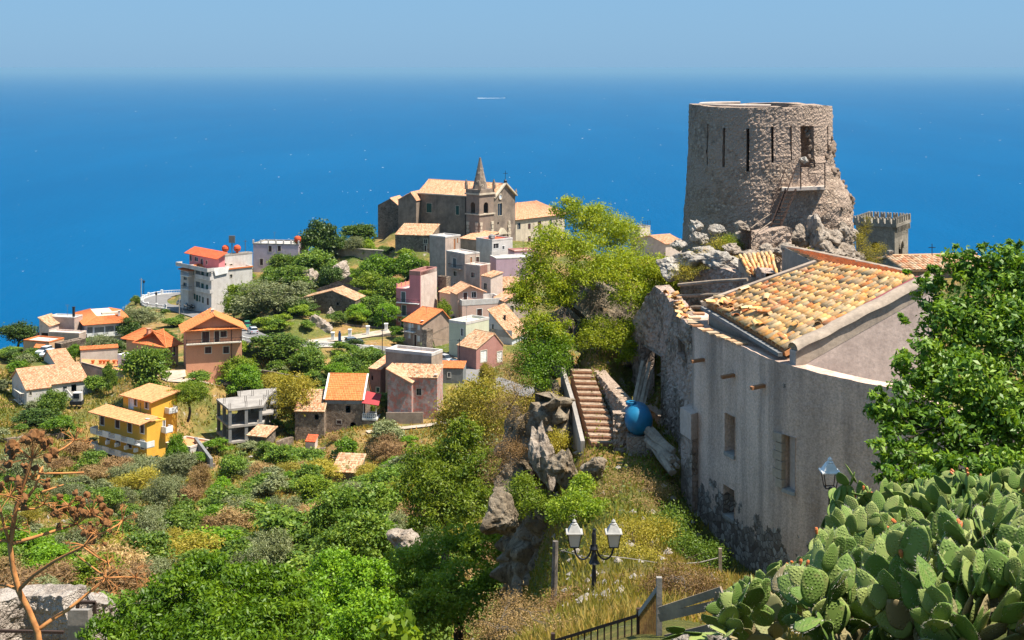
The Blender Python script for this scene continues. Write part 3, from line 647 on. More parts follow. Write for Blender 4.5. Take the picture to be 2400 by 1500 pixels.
h = House('townhouse','stained grey-pink terraced house with iron balcony and dark square windows',4,(456,1345),52,274,600,978,'greybeige',D=357,ext=4)
h.op('L',(340,1022,372,1112,'y'),(345,1150,375,1196,'w'),(348,1266,378,1300,'w')); h.op('R',(508,1010,528,1085,'n'),(565,1008,605,1090,'d')); h.flat(.25,'creamw',cap='offwhite'); h.balcony('L',290,405,1118,.9,.9,'bars','iron','greybeige')
h = House('townhouse','low grey house with brick-patched corner below stained terrace house',4,(602,1300),36,458,704,1092,'greybeige',D=351,ext=4)
h.op('L',(518,1160,552,1210,'w')); h.flat(.25,'creamw',cap='creamw')
MB().hexa([h.P(-.06,.1,-4),h.P(-.06,3,-4),h.P(-.01,3,-4),h.P(-.01,.1,-4),h.P(-.06,.1,h.h-.1),h.P(-.06,3,h.h-.1),h.P(-.01,3,h.h-.1),h.P(-.01,.1,h.h-.1)]).build('brick_patch',ML['brickpl'],h.root)
h = House('townhouse','white flat-roofed house with red roof edge and small water tank',4,(722,1090),50,566,922,842,'offwhite',D=377,ext=4)
h.op('R',(735,878,786,925,'w'),(822,902,842,935,'w'),(716,1000,764,1058,'w')); h.trim='white'; h.flat(.3,'red_tile',cap='offwhite'); h.balcony('R',718,800,985,.7,.8,'solid','offwhite','white')
MB().lathe(h.P(2,1.5,h.h-.3),[(.9,0),(.9,1.1),(.55,1.4),(.25,1.5)],14).build('water_tank',ML['concrete_grey'],h.root)
h = House('townhouse','mauve-pink plastered house above a tiled shed left of the ridge tree',4,(762,1240),74,None,1130,1022,'mauve',ll=6,D=362,ext=4); h.flat(.2,'offwhite',cap='offwhite')
h = House('shed_house','low grey shed with patchy old tile roof below mauve house',4,(696,1400),76,None,1010,1318,'brownpl',ll=4.5,D=351,ext=4); h.shed(1.9,.25,.2,'old_tile',ax='a')
h = House('shed_house','tiny grey shed with red lean-to roof left of the ridge tree',4,(838,1480),76,None,985,1410,'greybeige',ll=3,D=345,ext=3); h.op('R',(868,1425,900,1470,'w')); h.shed(.9,.2,.2,'red_tile',ax='a')
# ---------------------------------------------------------------- stone ruins on the hillside
h = House('ruined_cottage','ruined stone cottage with low gabled tile roof and square window hole on hillside',3,(603,1490),14,100,None,1362,'stone_dark',rl=7,D=340,ext=4); h.op('L',(428,1378,450,1402,'o')); h.gable('b',2.2,.15,'old_tile',rp=.42)
h = House('ruined_cottage','roofless stone gable wall standing behind tiled ruined cottage',3,(692,1350),12,246,None,1268,'stone_dark',rl=8,D=351,ext=3); h.op('L',(538,1265,558,1297,'o')); h.gable('b',2.2,.1,'old_tile',rp=.55,halves='')
# ---------------------------------------------------------------- church
ch = House('church','grey stone church nave with tiled roof and plain gabled facade',4,(738,850),35,-2,948,432,'churchw',D=402,ext=5,cat='church')
ch.op('L',(82,485,133,575,'g'),(368,510,400,598,'g')); ch.op('R',(778,485,820,605,'w'),(775,668,788,692,'o')); ch.trim='convent'
ch.h -= 0; ch.gable('a',3.6,.25,'pink_tile',tw=.3)
MB().hexa([ch.P(-.12,-.2,-5),ch.P(-.12,ch.Rr+.2,-5),ch.P(-.06,ch.Rr+.2,-5),ch.P(-.06,-.2,-5),ch.P(-.12,-.2,-2),ch.P(-.12,ch.Rr+.2,-2),ch.P(-.06,ch.Rr+.2,-2),ch.P(-.06,-.2,-2)]).build('plinth',ML['churchf'],ch.root)
for b0,z0,b1,z1 in ((-.3,ch.h-.1,ch.Rr/2,ch.h+3.9),(ch.Rr+.3,ch.h-.1,ch.Rr/2,ch.h+3.9)):
    MB().beam(ch.P(-.3,b0,z0),ch.P(-.3,b1,z1),.7,.45).build('gable_coping',ML['convent'],ch.root)
for b in (.0,ch.Rr): MB().box(ch.P(-.3,b,ch.h+.4),(.6,.6,1.2)).lathe(ch.P(-.3,b,ch.h+1.0),[(.35,0),(.2,.5),(.02,1)],6).build('pinnacle',ML['churchf'],ch.root)
p = ch.P(-.3,ch.Rr/2,ch.h+4); MB().lathe(p,[(.45,0),(.5,.5),(.2,.8),(.1,.9)],8).beam(p+Vector((0,0,.8)),p+Vector((0,0,3.4)),.12).beam(p+Vector((-.6,-.3,2.6)),p+Vector((.6,.3,2.6)),.12).build('cross',ML['dark_iron'],ch.root)
b,zc = ch.at('R',800,422); mo = MB(); cc = ch.P(-.1,b,zc); ring = [cc+(ch.dr*math.cos(R(q))+Vector((0,0,math.sin(R(q)))))*.78 for q in range(0,361,20)]; mo.tube(ring,.16,6); mo.build('oculus',ML['convent'],ch.root)
MB().add([cc-ch.dl*-.02+(ch.dr*math.cos(R(q))+Vector((0,0,math.sin(R(q)))))*.7 for q in range(0,360,20)],[tuple(range(18))]).build('oculus_glass',ML['bluewhite'],ch.root)
b,zp = ch.at('R',805,775); MB().hexa([ch.P(-1.1,b-2.1,zp-.3),ch.P(-.05,b-2.1,zp-.3),ch.P(-.05,b+2.1,zp-.3),ch.P(-1.1,b+2.1,zp-.3),ch.P(-1.1,b-.1,zp+1.5),ch.P(-.05,b-.1,zp+1.5),ch.P(-.05,b+.1,zp+1.5),ch.P(-1.1,b+.1,zp+1.5)]).build('portal_pediment',ML['convent'],ch.root)
for db in (-1.5,1.5): MB().beam(ch.P(-.5,b+db,-3),ch.P(-.5,b+db,zp-.3),.4).build('portal_column',ML['convent'],ch.root)
b,_ = ch.at('R',885,700)
for k in range(8): MB().box(ch.P(-.16,b,-2.5+k*1.0),(.3,1.5-.5*(k%2),.85),math.atan2(-ch.dl.y,-ch.dl.x)).build('quoin',ML['convent'],ch.root)
for a in (ch.L*.36,ch.L*.97): MB().tube([ch.P(a,-.12,ch.h-.1),ch.P(a,-.12,-4)],.1,6).build('drainpipe',ML['iron'],ch.root)
MB().beam(ch.P(-.2,-.2,ch.h-.05),ch.P(ch.L+.2,-.2,ch.h-.05),.4,.35).build('cornice',ML['convent'],ch.root)
# bell tower
bt = House('bell_tower','grey stone bell tower with arched belfry and pierced conical spire',4,(598,860),42,470,740,400,'churchw',D=394,ext=5,cat='bell tower')
bt.op('L',(513,475,556,592,'a')); bt.op('R',(640,475,685,588,'a'))
bt.wallmesh().build('wall',ML['churchf'],bt.root)
def ring_course(b_,z0,z1,o,name,mat):
    L,Q = b_.L,b_.Rr; MB().hexa([b_.P(-o,-o,z0),b_.P(L+o,-o,z0),b_.P(L+o,Q+o,z0),b_.P(-o,Q+o,z0),b_.P(-o,-o,z1),b_.P(L+o,-o,z1),b_.P(L+o,Q+o,z1),b_.P(-o,Q+o,z1)]).build(name,mat,b_.root)
zz = bt.at('L',598,592)[1]; ring_course(bt,zz-.35,zz,.28,'cornice',ML['convent'])
ring_course(bt,bt.h-.2,bt.h+.25,.35,'cornice',ML['convent']); ring_course(bt,bt.h+.25,bt.h+1.3,.1,'parapet',ML['churchw'])
for k,(a,b) in enumerate(((0,0),(bt.L,0),(bt.L,bt.Rr),(0,bt.Rr))):
    p = bt.P(a,b,bt.h+1.3); MB().box(p+Vector((0,0,.5)),(.9,.9,1.1),R(45-42)).lathe(p+Vector((0,0,1.0)),[(.5,0),(.38,.8),(.2,1.4),(.03,1.7)],8).build('pinnacle',ML['churchw'],bt.root)
ztop = bt.at('L',598,45)[1]; zb = bt.h+1.3; pc = bt.P(bt.L/2,bt.Rr/2,0); rs = 2.15
MB().lathe(pc+Vector((0,0,zb)),[(rs,0),(rs*.5,(ztop-zb)*.52),(rs*.14,(ztop-zb)*.95),(.28,(ztop-zb)*.96),(.3,(ztop-zb)*.985),(.04,(ztop-zb))],8).build('spire',ML['churchw'],bt.root)
for k in range(5):
    for j in range(8):
        a = R(22.5+45*j); zz = (.12+.13*k)*(ztop-zb); rr = rs*(1-.5*zz/((ztop-zb)*.52)) if zz<(ztop-zb)*.52 else rs*.5*(1-.72*(zz/(ztop-zb)-.52)/.43)
        rr *= .955; 
        if (j+k)%2: continue
        q = pc+Vector((math.cos(a)*rr,math.sin(a)*rr,zb+zz)); n = Vector((math.cos(a),math.sin(a),.2)).normalized(); u_ = n.cross(Vector((0,0,1))).normalized(); v_ = n.cross(u_)
        MB().tube([q+(u_*math.cos(R(g))+v_*math.sin(R(g)))*(.3-.03*k) for g in range(0,361,45)],.075,5).build('spire_ring',ML['convent'],bt.root)
for side,xs in (('L',(490,575)),('R',(612,722))):
    for x in xs:
        for k in range(7):
            a,_ = bt.at(side,x,700); p = bt.P(a,-.1,0) if side=='L' else bt.P(-.1,a,0); d = bt.dl if side=='L' else bt.dr
            MB().box(p+Vector((0,0,-1.5+k*1.05)),(1.0-.3*(k%2),.3,.85),math.atan2(d.y,d.x)).build('quoin',ML['convent'],bt.root)
# apse blocks and low annexe
h = House('church_annexe','lower choir block with tiled roof joined to left end of church nave',3,(1166,700),20,1000,None,432,'churchw',rl=9,D=414,ext=5,cat='annexe'); h.gable('b',2.2,.2,'pink_tile',rp=.3)
h = House('church_annexe','rough dark stone end building with half gable left of church',3,(1000,790),14,812,None,480,'stone_dark',rl=9,D=420,ext=6,cat='annexe'); h.gable('b',2.0,.1,'pink_tile',rp=.4,halves='1')
h = House('church_annexe','long low stone annexe with lean-to tile roof in front of church nave',3,(1300,905),12,972,None,758,'stone_wall',rl=9,D=384,ext=4,cat='annexe'); h.op('L',(1238,792,1268,832,'w'),(1242,848,1262,905,'d')); h.shed(2.0,.2,.3,'old_tile')
h = House('church_annexe','sloping tile-roofed wing below bell tower behind the white house',4,(600,960),40,405,790,848,'greypl',D=386,ext=4,cat='annexe'); h.shed(1.4,.2,.2,'pink_tile')
h = House('convent','long cream convent building with pink-orange hipped roof right of church',4,(952,900),42,None,1430,650,'convent',ll=11,D=416,ext=5,cat='building')
h.op('R',(968,678,1000,740,'w'),(1072,682,1098,738,'s'),(1170,660,1202,758,'s'),(1282,645,1305,730,'g'),(1072,806,1100,875,'s'),(1212,792,1238,835,'s'),(965,850,1000,905,'a')); h.hip(4.2,.6,'pink_tile',ax='b',ins=7)
# garden retaining wall of the church
h = House('garden_wall','long curved grey retaining wall of the church garden',3,(1290,1030),8,390,None,930,'greypl',rl=1,D=392,ext=5,cat='wall',pad=False); 
m = MB(); pts = []
for x,y0,y1,D in ((388,862,1080,402),(500,872,1090,398),(700,890,1080,394),(900,902,1070,391),(1100,915,1060,388),(1292,932,1060,385)):
    px,py = Z(3,x,y0); _,pb = Z(3,x,y1); pts.append((W(px,py,D),W(px,pb,D)))
for (a,b),(c,d) in zip(pts[:-1],pts[1:]):
    k = Vector((0,.6,0)); m.hexa([b-Vector((0,0,4)),d-Vector((0,0,4)),d+k-Vector((0,0,4)),b+k-Vector((0,0,4)),a,c,c+k,a+k])
m.build('wall',ML['greypl'],h.root)
m = MB()
for (a,b),(c,d) in zip(pts[:-1],pts[1:]): m.beam(a+Vector((0,.3,.08)),c+Vector((0,.3,.08)),.9,.2)
m.build('coping',ML['convent'],h.root)
for px_ in (815,850,890,930,970): PADS.append((W(px_,590,403).x,403.5,4.2,W(880,588,396).z-.4))
# ---------------------------------------------------------------- hotel and mauve house
h = House('hotel','white four-storey hotel with red-tiled pink penthouse and green shutters by road bend',9,(1222,1050),48,880,1822,455,'offwhite',D=370,ext=4,cat='hotel')
h.op('L',(897,425,922,515,'g'),(943,440,970,530,'g'),(920,615,962,715,'w'),(990,435,1055,560,'y'),(1072,468,1112,582,'g'),(1148,480,1176,582,'g'),(992,625,1055,745,'y'),(1070,650,1112,772,'g'),(1140,668,1174,772,'g'),
  (893,770,915,862,'g'),(925,785,944,875,'g'),(962,800,990,885,'g'),(995,818,1030,912,'g'),(1042,830,1062,918,'g'),(1086,848,1110,938,'g'),(1156,868,1184,968,'s'))
h.op('R',(1492,520,1528,572,'w'),(1496,680,1542,822,'d')); h.flat(.9,'terracotta',cap='offwhite')
h.balcony('L',990,1200,585,1.0,.9,'solid','offwhite','white'); h.balcony('L',990,1200,775,1.0,.9,'solid','offwhite','white')
h.balcony('L',770,1200,410,1.9,.9,'solid','offwhite','white',absol=(-1.2,h.L+3.2,h.h-.2))
MB().beam(h.P(-.1,3,h.h-.2),h.P(-.1,h.Rr,h.h-.2),.3,.35).build('tile_band',ML['orange_tile'],h.root)
u = House('hotel','',9,(1330,460),48,900,1420,262,'pinkw',D=374,parent=h.root); u.op('L',(975,268,1025,325,'w'),(1062,292,1100,375,'w'),(1140,318,1162,372,'w'),(862,235,935,315,'w')); u.h0=u.h; u.flat(.1,'concrete',cap='offwhite')
MB().tiles(u.P(-.8,-1.1,u.h-.5),u.P(u.L+1,-1.1,u.h-.5),u.P(-.8,2.2,u.h+1.0),u.P(u.L+1,2.2,u.h+1.0)).build('roof',ML['red_tile'],h.root)
v = House('hotel','',9,(1392,470),48,1330,1822,238,'offwhite',D=375.5,parent=h.root); v.op('R',(1398,358,1438,386,'w'),(1490,368,1530,388,'w')); v.flat(.35,'deck',cap='concrete')
for a,b in ((3,2.5),(1.2,5)):
    p = v.P(a,b,v.h-.2); MB().lathe(p,[(.35,0),(.3,.5),(.85,.9),(1.0,1.5),(.85,2.0),(.4,2.35),(.2,2.4)],12).build('water_tank',ML['red_tile'],h.root)
p = v.P(1.5,3.6,v.h-.2); MB().beam(p,p+Vector((0,0,4.2)),.22).box(p+Vector((0,0,4.0)),(1.6,.5,1.9)).box(p+Vector((.5,.4,3.8)),(.3,.3,1.9)).build('antenna_mast',ML['grey_shutter'],h.root)
MB().hexa([h.P(-.35,1.0,h.h-1.6),h.P(-.35,4.6,h.h-1.2),h.P(-.25,4.6,h.h-1.2),h.P(-.25,1.0,h.h-1.6),h.P(-.35,.4,h.h+.5),h.P(-.35,5.2,h.h+.5),h.P(-.25,5.2,h.h+.5),h.P(-.25,.4,h.h+.5)]).build('hanging_sheet',ML['white'],h.root)
w_ = House('hotel','',9,(886,750),48,770,None,470,'offwhite',rl=8,D=376,parent=h.root); w_.op('L',(815,560,860,600,'w'),(810,640,860,690,'w')); w_.hip(1.2,.5,'orange_tile',ax='a')
w_.balcony('L',775,885,740,1.0,.9); w_.balcony('L',765,880,540,1.0,.9)
h = House('villa','pale mauve house with flat terrace roof and white balustrade posts behind hotel',2,(1262,470),10,842,None,208,'pale_mauve',rl=9,D=392,ext=6)
h.op('L',(985,222,1013,276,'s'),(1070,222,1098,272,'s'),(905,342,933,400,'s')); h.flat(.3,'deck',cap='concrete')
for k in range(7): MB().box(h.P(h.L*k/6,.15,h.h+.5),(.4,.4,1.1)).build('baluster_post',ML['offwhite'],h.root)
for zz in (.45,.95): MB().beam(h.P(0,.15,h.h+zz),h.P(h.L,.15,h.h+zz),.06).build('terrace_rail',ML['dark_iron'],h.root)
MB().lathe(h.P(.6,1,h.h-.2),[(.35,0),(.3,.5),(.85,.9),(1.0,1.6),(.85,2.1),(.3,2.4)],12).build('water_tank',ML['red_tile'],h.root)
# ---------------------------------------------------------------- left group
h = House('villa','beige-grey house with pale sloping terrace roof at left above the sea',10,(1008,880),14,548,1150,332,'greybeige',D=324,ext=6)
h.flat(.15,'deck',cap='offwhite'); h.op('R',(1028,310,1042,340,'w')); h.chimney(.9,1.2,h.h-.1,.45,2.2,'dark_iron')
h2 = House('villa','',10,(1090,800),14,556,None,608,'greybeige',rl=3,D=318,parent=h.root); h2.flat(.2,'creamw',cap='creamw')
MB().beam(h.P(0,-.15,h.h*.55),h.P(h.L,-.15,h.h*.55),.25,.25).build('tile_band',ML['orange_tile'],h.root)
h3 = House('villa','',10,(560,690),14,392,None,480,'creamw',rl=5,D=321,parent=h.root); h3.op('L',(425,600,545,690,'o')); h3.shed(1.6,.3,.3,'old_tile',ax='a')
for k in range(9):
    p = h3.P(h3.L+.3+k*.28,0,1.0-k*.28); MB().hexa([p+h3.dr*j+h3.dl*i+Vector((0,0,z)) for z in (-3,0) for i,j in ((0,0),(.28,0),(.28,1.6),(0,1.6))]).build('step',ML['brickpl'],h.root)
h = House('villa','white house with wide orange roof edge round a white sun deck',10,(1222,760),66,1066,1965,462,'bluewhite',D=322,ext=6)
h.op('L',(1100,390,1118,460,'y')); h.op('R',(1225,500,1330,640,'y'),(1360,500,1530,640,'y'),(1550,480,1700,620,'y'),(1720,470,1830,610,'y')); h.trim='bluewhite'
h.hip(1.3,.9,'orange_tile',ax='flat',ins=2.6); h.balcony('R',1228,1880,660,1.3,.9,'solid','white','white',gaps=3); h.chimney(2,h.Rr*.8,h.h+1.2,.5,1.1,'offwhite')
MB().hexa([h.P(a,b,h.h+z) for z in (1.3,1.75) for a,b in ((4,4),(4,8),(6,8),(6,4))]).build('skylight_kerb',ML['convent'],h.root)
h = House('garage','tan garage with arched dark doorway and tiny tile canopy beside white cars',10,(562,985),20,112,None,760,'tan',rl=5,D=304,ext=4,cat='garage'); h.op('L',(345,830,520,982,'a')); h.trim='tan'
h.flat(.2,'creamw',cap='orange_tile'); MB().tiles(h.P(h.at('L',505,800)[0],-.9,h.h-1.3),h.P(h.at('L',335,800)[0],-.9,h.h-1.3),h.P(h.at('L',505,800)[0],0,h.h-.6),h.P(h.at('L',335,800)[0],0,h.h-.6)).build('canopy',ML['orange_tile'],h.root)
h = House('ruined_cottage','small roofless dark stone ruin beside the beige house',10,(772,1030),30,660,1212,800,'stone_dark',D=303,ext=3)
h.wallmesh().build('wall',ML['stone_dark'],h.root)
m = MB()
for a0,a1,b0,b1 in ((0,h.L,0,.5),(0,.5,.5,h.Rr),(h.L-.5,h.L,.5,h.Rr),(.5,h.L-.5,h.Rr-.5,h.Rr)): m.hexa([h.P(a,b,z) for z in (h.h-1,h.h+.12) for a,b in ((a0,b0),(a1,b0),(a1,b1),(a0,b1))])
m.build('wall_top',ML['stone_wall'],h.root)
h = House('rustic_house','long white farmhouse with mottled old tile roof and scaffold at left end',1,(190,965),57,88,640,838,'offwhite',D=268,ext=5)
h.op('R',(522,815,560,868,'o'),(215,865,232,895,'w'),(460,830,490,875,'y')); h.trim='offwhite'; h.gable('b',2.2,.3,'pink_tile',rp=.62)
h2 = House('rustic_house','',1,(195,960),57,None,372,858,'offwhite',ll=2.0,D=265,parent=h.root); h2.op('R',(215,866,232,896,'w')); h2.shed(.6,.2,.2,'pink_tile',ax='a')
h3 = House('rustic_house','',1,(600,870),57,560,695,805,'offwhite',D=274,parent=h.root); h3.flat(.1,'pink_tile',cap='offwhite')
for a in (0,1.2,2.4,3.6):
    MB().beam(h.P(a,-.9,-4),h.P(a,-.9,h.h-.3),.08).build('scaffold_pole',ML['grey_shutter'],h.root)
for zz in (0.2,2.2): MB().hexa([h.P(a,b,zz+z) for z in (0,.06) for a,b in ((-.3,-1.1),(5,-1.1),(5,-.2),(-.3,-.2))]).build('scaffold_deck',ML['cream_trim'],h.root)
h = House('rustic_house','small white hut with mottled tile roof behind the farmhouse',1,(410,690),57,322,540,668,'offwhite',D=283,ext=4); h.gable('b',1.6,.2,'pink_tile',rp=.7)
h = House('terrace_house','long low cream wall house with potted terracotta roof terrace',1,(590,660),70,None,862,565,'creamw',ll=1.3,D=290,ext=8)
h.op('L',(560,595,578,662,'s')); h.trim='tan'; h.shed(.35,.15,.15,'orange_tile',ax='a')
tw = MB(); q = [W(*Z(1,x,y),D) for x,y,D in ((595,655,281),(760,700,277),(905,720,275),(885,640,286),(600,628,288))]
n = len(q); MB().add([p-Vector((0,0,.3)) for p in q]+q,[tuple(range(n))[::-1],tuple(range(n,2*n))]+[(i,(i+1)%n,n+(i+1)%n,n+i) for i in range(n)]).build('terrace_floor',ML['terracotta'],h.root)
m = MB()
for a,b in zip(q[:2],q[1:3]): m.hexa([a-Vector((0,0,6)),b-Vector((0,0,6)),b+Vector((0,.4,-6)),a+Vector((0,.4,-6)),a+Vector((0,0,.1)),b+Vector((0,0,.1)),b+Vector((0,.4,.1)),a+Vector((0,.4,.1))])
m.build('retaining_wall',ML['greypl'],h.root)
for x,y in ((680,650),(735,672),(762,690),(790,648),(835,650),(865,655)):
    p = W(*Z(1,x,y),282); p.z = q[1].z; pot = MB().lathe(p,[(.25,0),(.38,.6),(.42,.65)],8).build('plant_pot',ML['orange_tile'],h.root)

# ---------------------------------------------------------------- infill between the row houses
h = House('townhouse','low mauve wall house with red roof edge right of white flat-roofed house',0,(1206,640),70,None,1262,588,'mauve',ll=5,D=374,ext=5); h.flat(.4,'creamw',cap='redpink')
h = House('townhouse','small grey cottage with pink tile roof behind the blue-white gabled house',0,(1184,745),66,None,1246,706,'greybeige',ll=6,D=331,ext=5); h.op('R',(1196,716,1204,732,'w')); h.gable('a',1.6,.3,'pink_tile')
h = House('townhouse','narrow cream house wedged between salmon-beige house and tiled shed',0,(1150,700),50,1128,1178,650,'creamw',D=344,ext=5); h.op('L',(1134,664,1141,678,'w')); h.shed(.8,.2,.2,'old_tile')
h = House('ruined_cottage','crumbling stone wall stub right beside the pink four-storey house',0,(1046,768),40,1026,1052,650,'stone_wall',D=347,ext=4); h.flat(.2,'stone_wall')
h = House('townhouse','weathered pink house with old tile roof behind the brown house',0,(1062,740),50,1030,1078,690,'beige_pink',D=342,ext=5); h.op('L',(1038,704,1045,720,'s')); h.shed(.9,.25,.25,'pink_tile')
# ---------------------------------------------------------------- roads
def road(name, pts, hw, mat, kerb=None):
    P = [W(*p) for p in pts]
    # smooth
    Q = []
    for i in range(len(P)-1):
        p0,p1,p2,p3 = P[max(i-1,0)],P[i],P[i+1],P[min(i+2,len(P)-1)]
        for t in (0,.2,.4,.6,.8): Q.append(.5*((2*p1)+(p2-p0)*t+(2*p0-5*p1+4*p2-p3)*t*t+(3*p1-p0-3*p2+p3)*t**3))
    Q.append(P[-1]); ROADS.append(([tuple(q) for q in Q],hw))
    m = MB(); L,Rr = [],[]
    for i,q in enumerate(Q):
        t = (Q[min(i+1,len(Q)-1)]-Q[max(i-1,0)]); t.z = 0; t.normalize(); n = Vector((-t.y,t.x,0)); L.append(q+n*hw); Rr.append(q-n*hw)
    for i in range(len(Q)-1): m.poly(Rr[i],Rr[i+1],L[i+1],L[i])
    o = m.build(name, mat); tag(o, kind='structure')
    return Q,L,Rr
RQ,RL,RR = road('road',[(470,684,410),(430,690,420),(385,694,420),(362,704,408),(372,716,396),(420,722,384),(490,743,360),(550,770,328),(600,793,302),(650,801,299),(700,806,301),(760,807,305),(828,811,310),(900,820,311),(1000,839,307),(1060,857,301),(1130,886,291),(1210,912,283),(1300,930,276)],3.6,ML['asphalt'])
LQ,LL,LR = road('dirt_lane',[(405,868,272),(412,888,268),(450,890,270),(500,900,273),(545,912,276)],2.3,ML['track'])
road('ramp_road',[(690,806,313),(760,797,317),(840,788,322),(920,775,328),(1000,776,330)],2.2,ML['track'])
road('footpath',[(860,1012,247),(930,1004,249),(1000,996,250),(1080,984,252)],.9,ML['track'])
def rail(name, label, pts, group=None, post=3.0, hgt=1.0, mats=('white','white'), solid=False):
    r = root(name,label,'railing',pts[0],group); acc = 0; last = None
    m = MB()
    for a,b in zip(pts[:-1],pts[1:]):
        if solid: m.beam(a+Vector((0,0,hgt*.25)),b+Vector((0,0,hgt*.25)),.28,hgt*.5)
        m.beam(a+Vector((0,0,hgt-.08)),b+Vector((0,0,hgt-.08)),.2,.14); m.beam(a+Vector((0,0,.12)),b+Vector((0,0,.12)),.22,.3)
        n = max(1,int((b-a).length/.45))
        for k in range(n): p = a.lerp(b,(k+.5)/n); m.beam(p,p+Vector((0,0,hgt-.1)),.12)
    m.build('balustrade',ML[mats[0]],r)
    acc = post
    for a,b in zip(pts[:-1],pts[1:]):
        L = (b-a).length; s = post-acc if acc<post else 0
        while s<L:
            p = a.lerp(b,s/L); MB().box(p+Vector((0,0,hgt*.6-.3)),(.5,.5,hgt*1.2+.6)).box(p+Vector((0,0,hgt*1.2+.05)),(.62,.62,.12)).build('post',ML[mats[1]],r); s += post
        acc = (L-(s-post))
    return r
off = Vector((0,0,.0))
rail('road_railing','white balustrade round the outer edge of the seaside road bend',[p for p in RR[2:26]],post=6.5)
rail('road_railing','white balustrade along the road between salmon house and grey block',[p for p in RR[36:66]],post=7.0)
def wallstrip(name,label,pts,dep,mat,th=.5,cat='wall',drop=0):
    r = root(name,label,cat,pts[0]); m = MB()
    for a,b in zip(pts[:-1],pts[1:]):
        k = Vector((a-b).cross(Vector((0,0,1)))).normalized()*th
        m.hexa([a-Vector((0,0,dep)),b-Vector((0,0,dep)),b+k-Vector((0,0,dep)),a+k-Vector((0,0,dep)),a,b,b+k,a+k])
    m.build('wall',mat,r); return r
def back(pts,d=.25): return [p+Vector((0,d,-.05)) for p in pts]
wallstrip('retaining_wall','dark rubble retaining wall below road balustrade right of salmon house',back([p for p in RR[36:66]]),6,ML['stone_dark'])
wallstrip('retaining_wall','grey retaining wall below the seaside road bend',back([p for p in RR[12:30]]),6,ML['stone_dark'])
wallstrip('retaining_wall','stone wall under the ramp beside grey hatchback',[W(*p) for p in ((700,804,314),(780,797,318),(850,790,322),(895,786,322),(945,778,324))],4.5,ML['stone_dark'])
wallstrip('retaining_wall','rubble wall between the road and brown house above the parked van',[W(*p) for p in ((1018,818,312),(1050,830,309),(1080,846,304))],3,ML['stone_wall'])
for px,py,D,wh in ((780,785,317,'first on the ramp, left of the blue machine'),(820,778,320,'on the ramp behind the grey-blue hatchback'),(862,770,324,'third along the ramp'),(905,764,328,'at top of the ramp nearest pink house')):
    p = W(px,py+8,D); o = MB().box(p+Vector((0,0,.3)),(.7,.7,1.9)).box(p+Vector((0,0,1.3)),(.9,.9,.2)).build('bollard',ML['white']); tag(o,'square white masonry bollard '+wh,'bollard','white bollards on the ramp')
p = W(796,800,316); o = MB().box(p+Vector((0,0,.8)),(.6,.5,2.0)).box(p+Vector((0,0,2.0)),(.35,.3,.5)).build('ticket_machine',flat('blue_paint',(.02,.06,.16))); tag(o,'dark blue parking machine between two white bollards','machine')
wallstrip('retaining_wall','rubble bank wall behind the road ramp below the bushes',[W(*p) for p in ((800,758,332),(860,764,333),(925,768,334))],4,ML['stone_wall'])
wallstrip('retaining_wall','stone terrace wall between the church garden and pink house',[W(*p) for p in ((900,668,362),(950,662,364),(1004,655,366))],4,ML['stone_dark'])
wallstrip('retaining_wall','long grey terrace wall below the salmon house bushes',[W(*p) for p in ((580,862,284),(640,872,281),(700,884,278))],3,ML['stone_dark'])
# terraces on slope, ruins, dry stone walls
for label,pts,dep in (('crumbling dry-stone wall below olive trees right of yellow house',((428,1108,226),(455,1098,228),(480,1092,229),(505,1086,231)),3),
    ('low rubble terrace wall in the middle of the dry slope',((480,1182,190),(540,1176,192),(600,1168,194),(640,1160,197)),1.2),
    ('dark stone garden wall below the stone house',((690,1060,241),(760,1050,244),(830,1040,246),(900,1030,247),(980,1012,249)),2.2),
    ('grey dry-stone terrace wall left below the yellow house',((150,1170,190),(215,1162,193),(280,1150,197)),1.5),
    ('long dry-stone terrace wall between the two prickly pear clumps',((400,1232,172),(470,1222,175),(545,1212,178),(600,1200,182)),1.4),
    ('short pale terrace wall below the tiny hut',((700,1190,180),(760,1180,184),(820,1168,188)),1.4),
    ('tumbled terrace wall above the grey olive',((560,1272,158),(630,1262,161),(690,1250,165)),1.3),
    ('low field wall left of the farmhouse garden',((0,1030,236),(70,1022,239),(150,1015,241)),1.2),
    ('broken stone wall beside the arched ruin',((640,1040,246),(670,1028,248),(688,1024,250)),3)):
    wallstrip('dry_stone_wall',label,[W(*p) for p in pts],dep,ML['stone_wall'],.6)
h = House('shed_house','tiny tile-roofed hut half hidden on slope behind bright trees',0,(838,1135),10,None,None,1108,'stone_wall',ll=4,rl=4,D=215,ext=3,cat='shed'); h.shed(1.6,.2,.2,'old_tile',ax='b')
h = House('shed_house','collapsed tile-roofed hut leaning against concrete frame',0,(622,1040),20,582,None,1024,'stone_dark',rl=3.5,D=243,ext=2,cat='shed'); h.shed(.8,.3,.3,'old_tile',ax='b')
h = House('lean_to','low masonry box with red tile lid below stone house',0,(738,1045),10,716,None,1036,'creamw',rl=1.6,D=243,ext=2,cat='shed'); h.shed(.7,.1,.1,'red_tile',ax='b')
h = House('planter_terrace','white walled planter terrace beside yellow house',0,(446,1062),30,388,None,1048,'offwhite',rl=5,D=236,ext=4,cat='terrace'); h.flat(.25,'terracotta',cap='creamw')
wallstrip('concrete_wall','sloping grey concrete wall between yellow house and concrete frame',[W(*p) for p in ((455,1025,240),(470,1045,236),(492,1075,230))],4,ML['concrete_grey'])
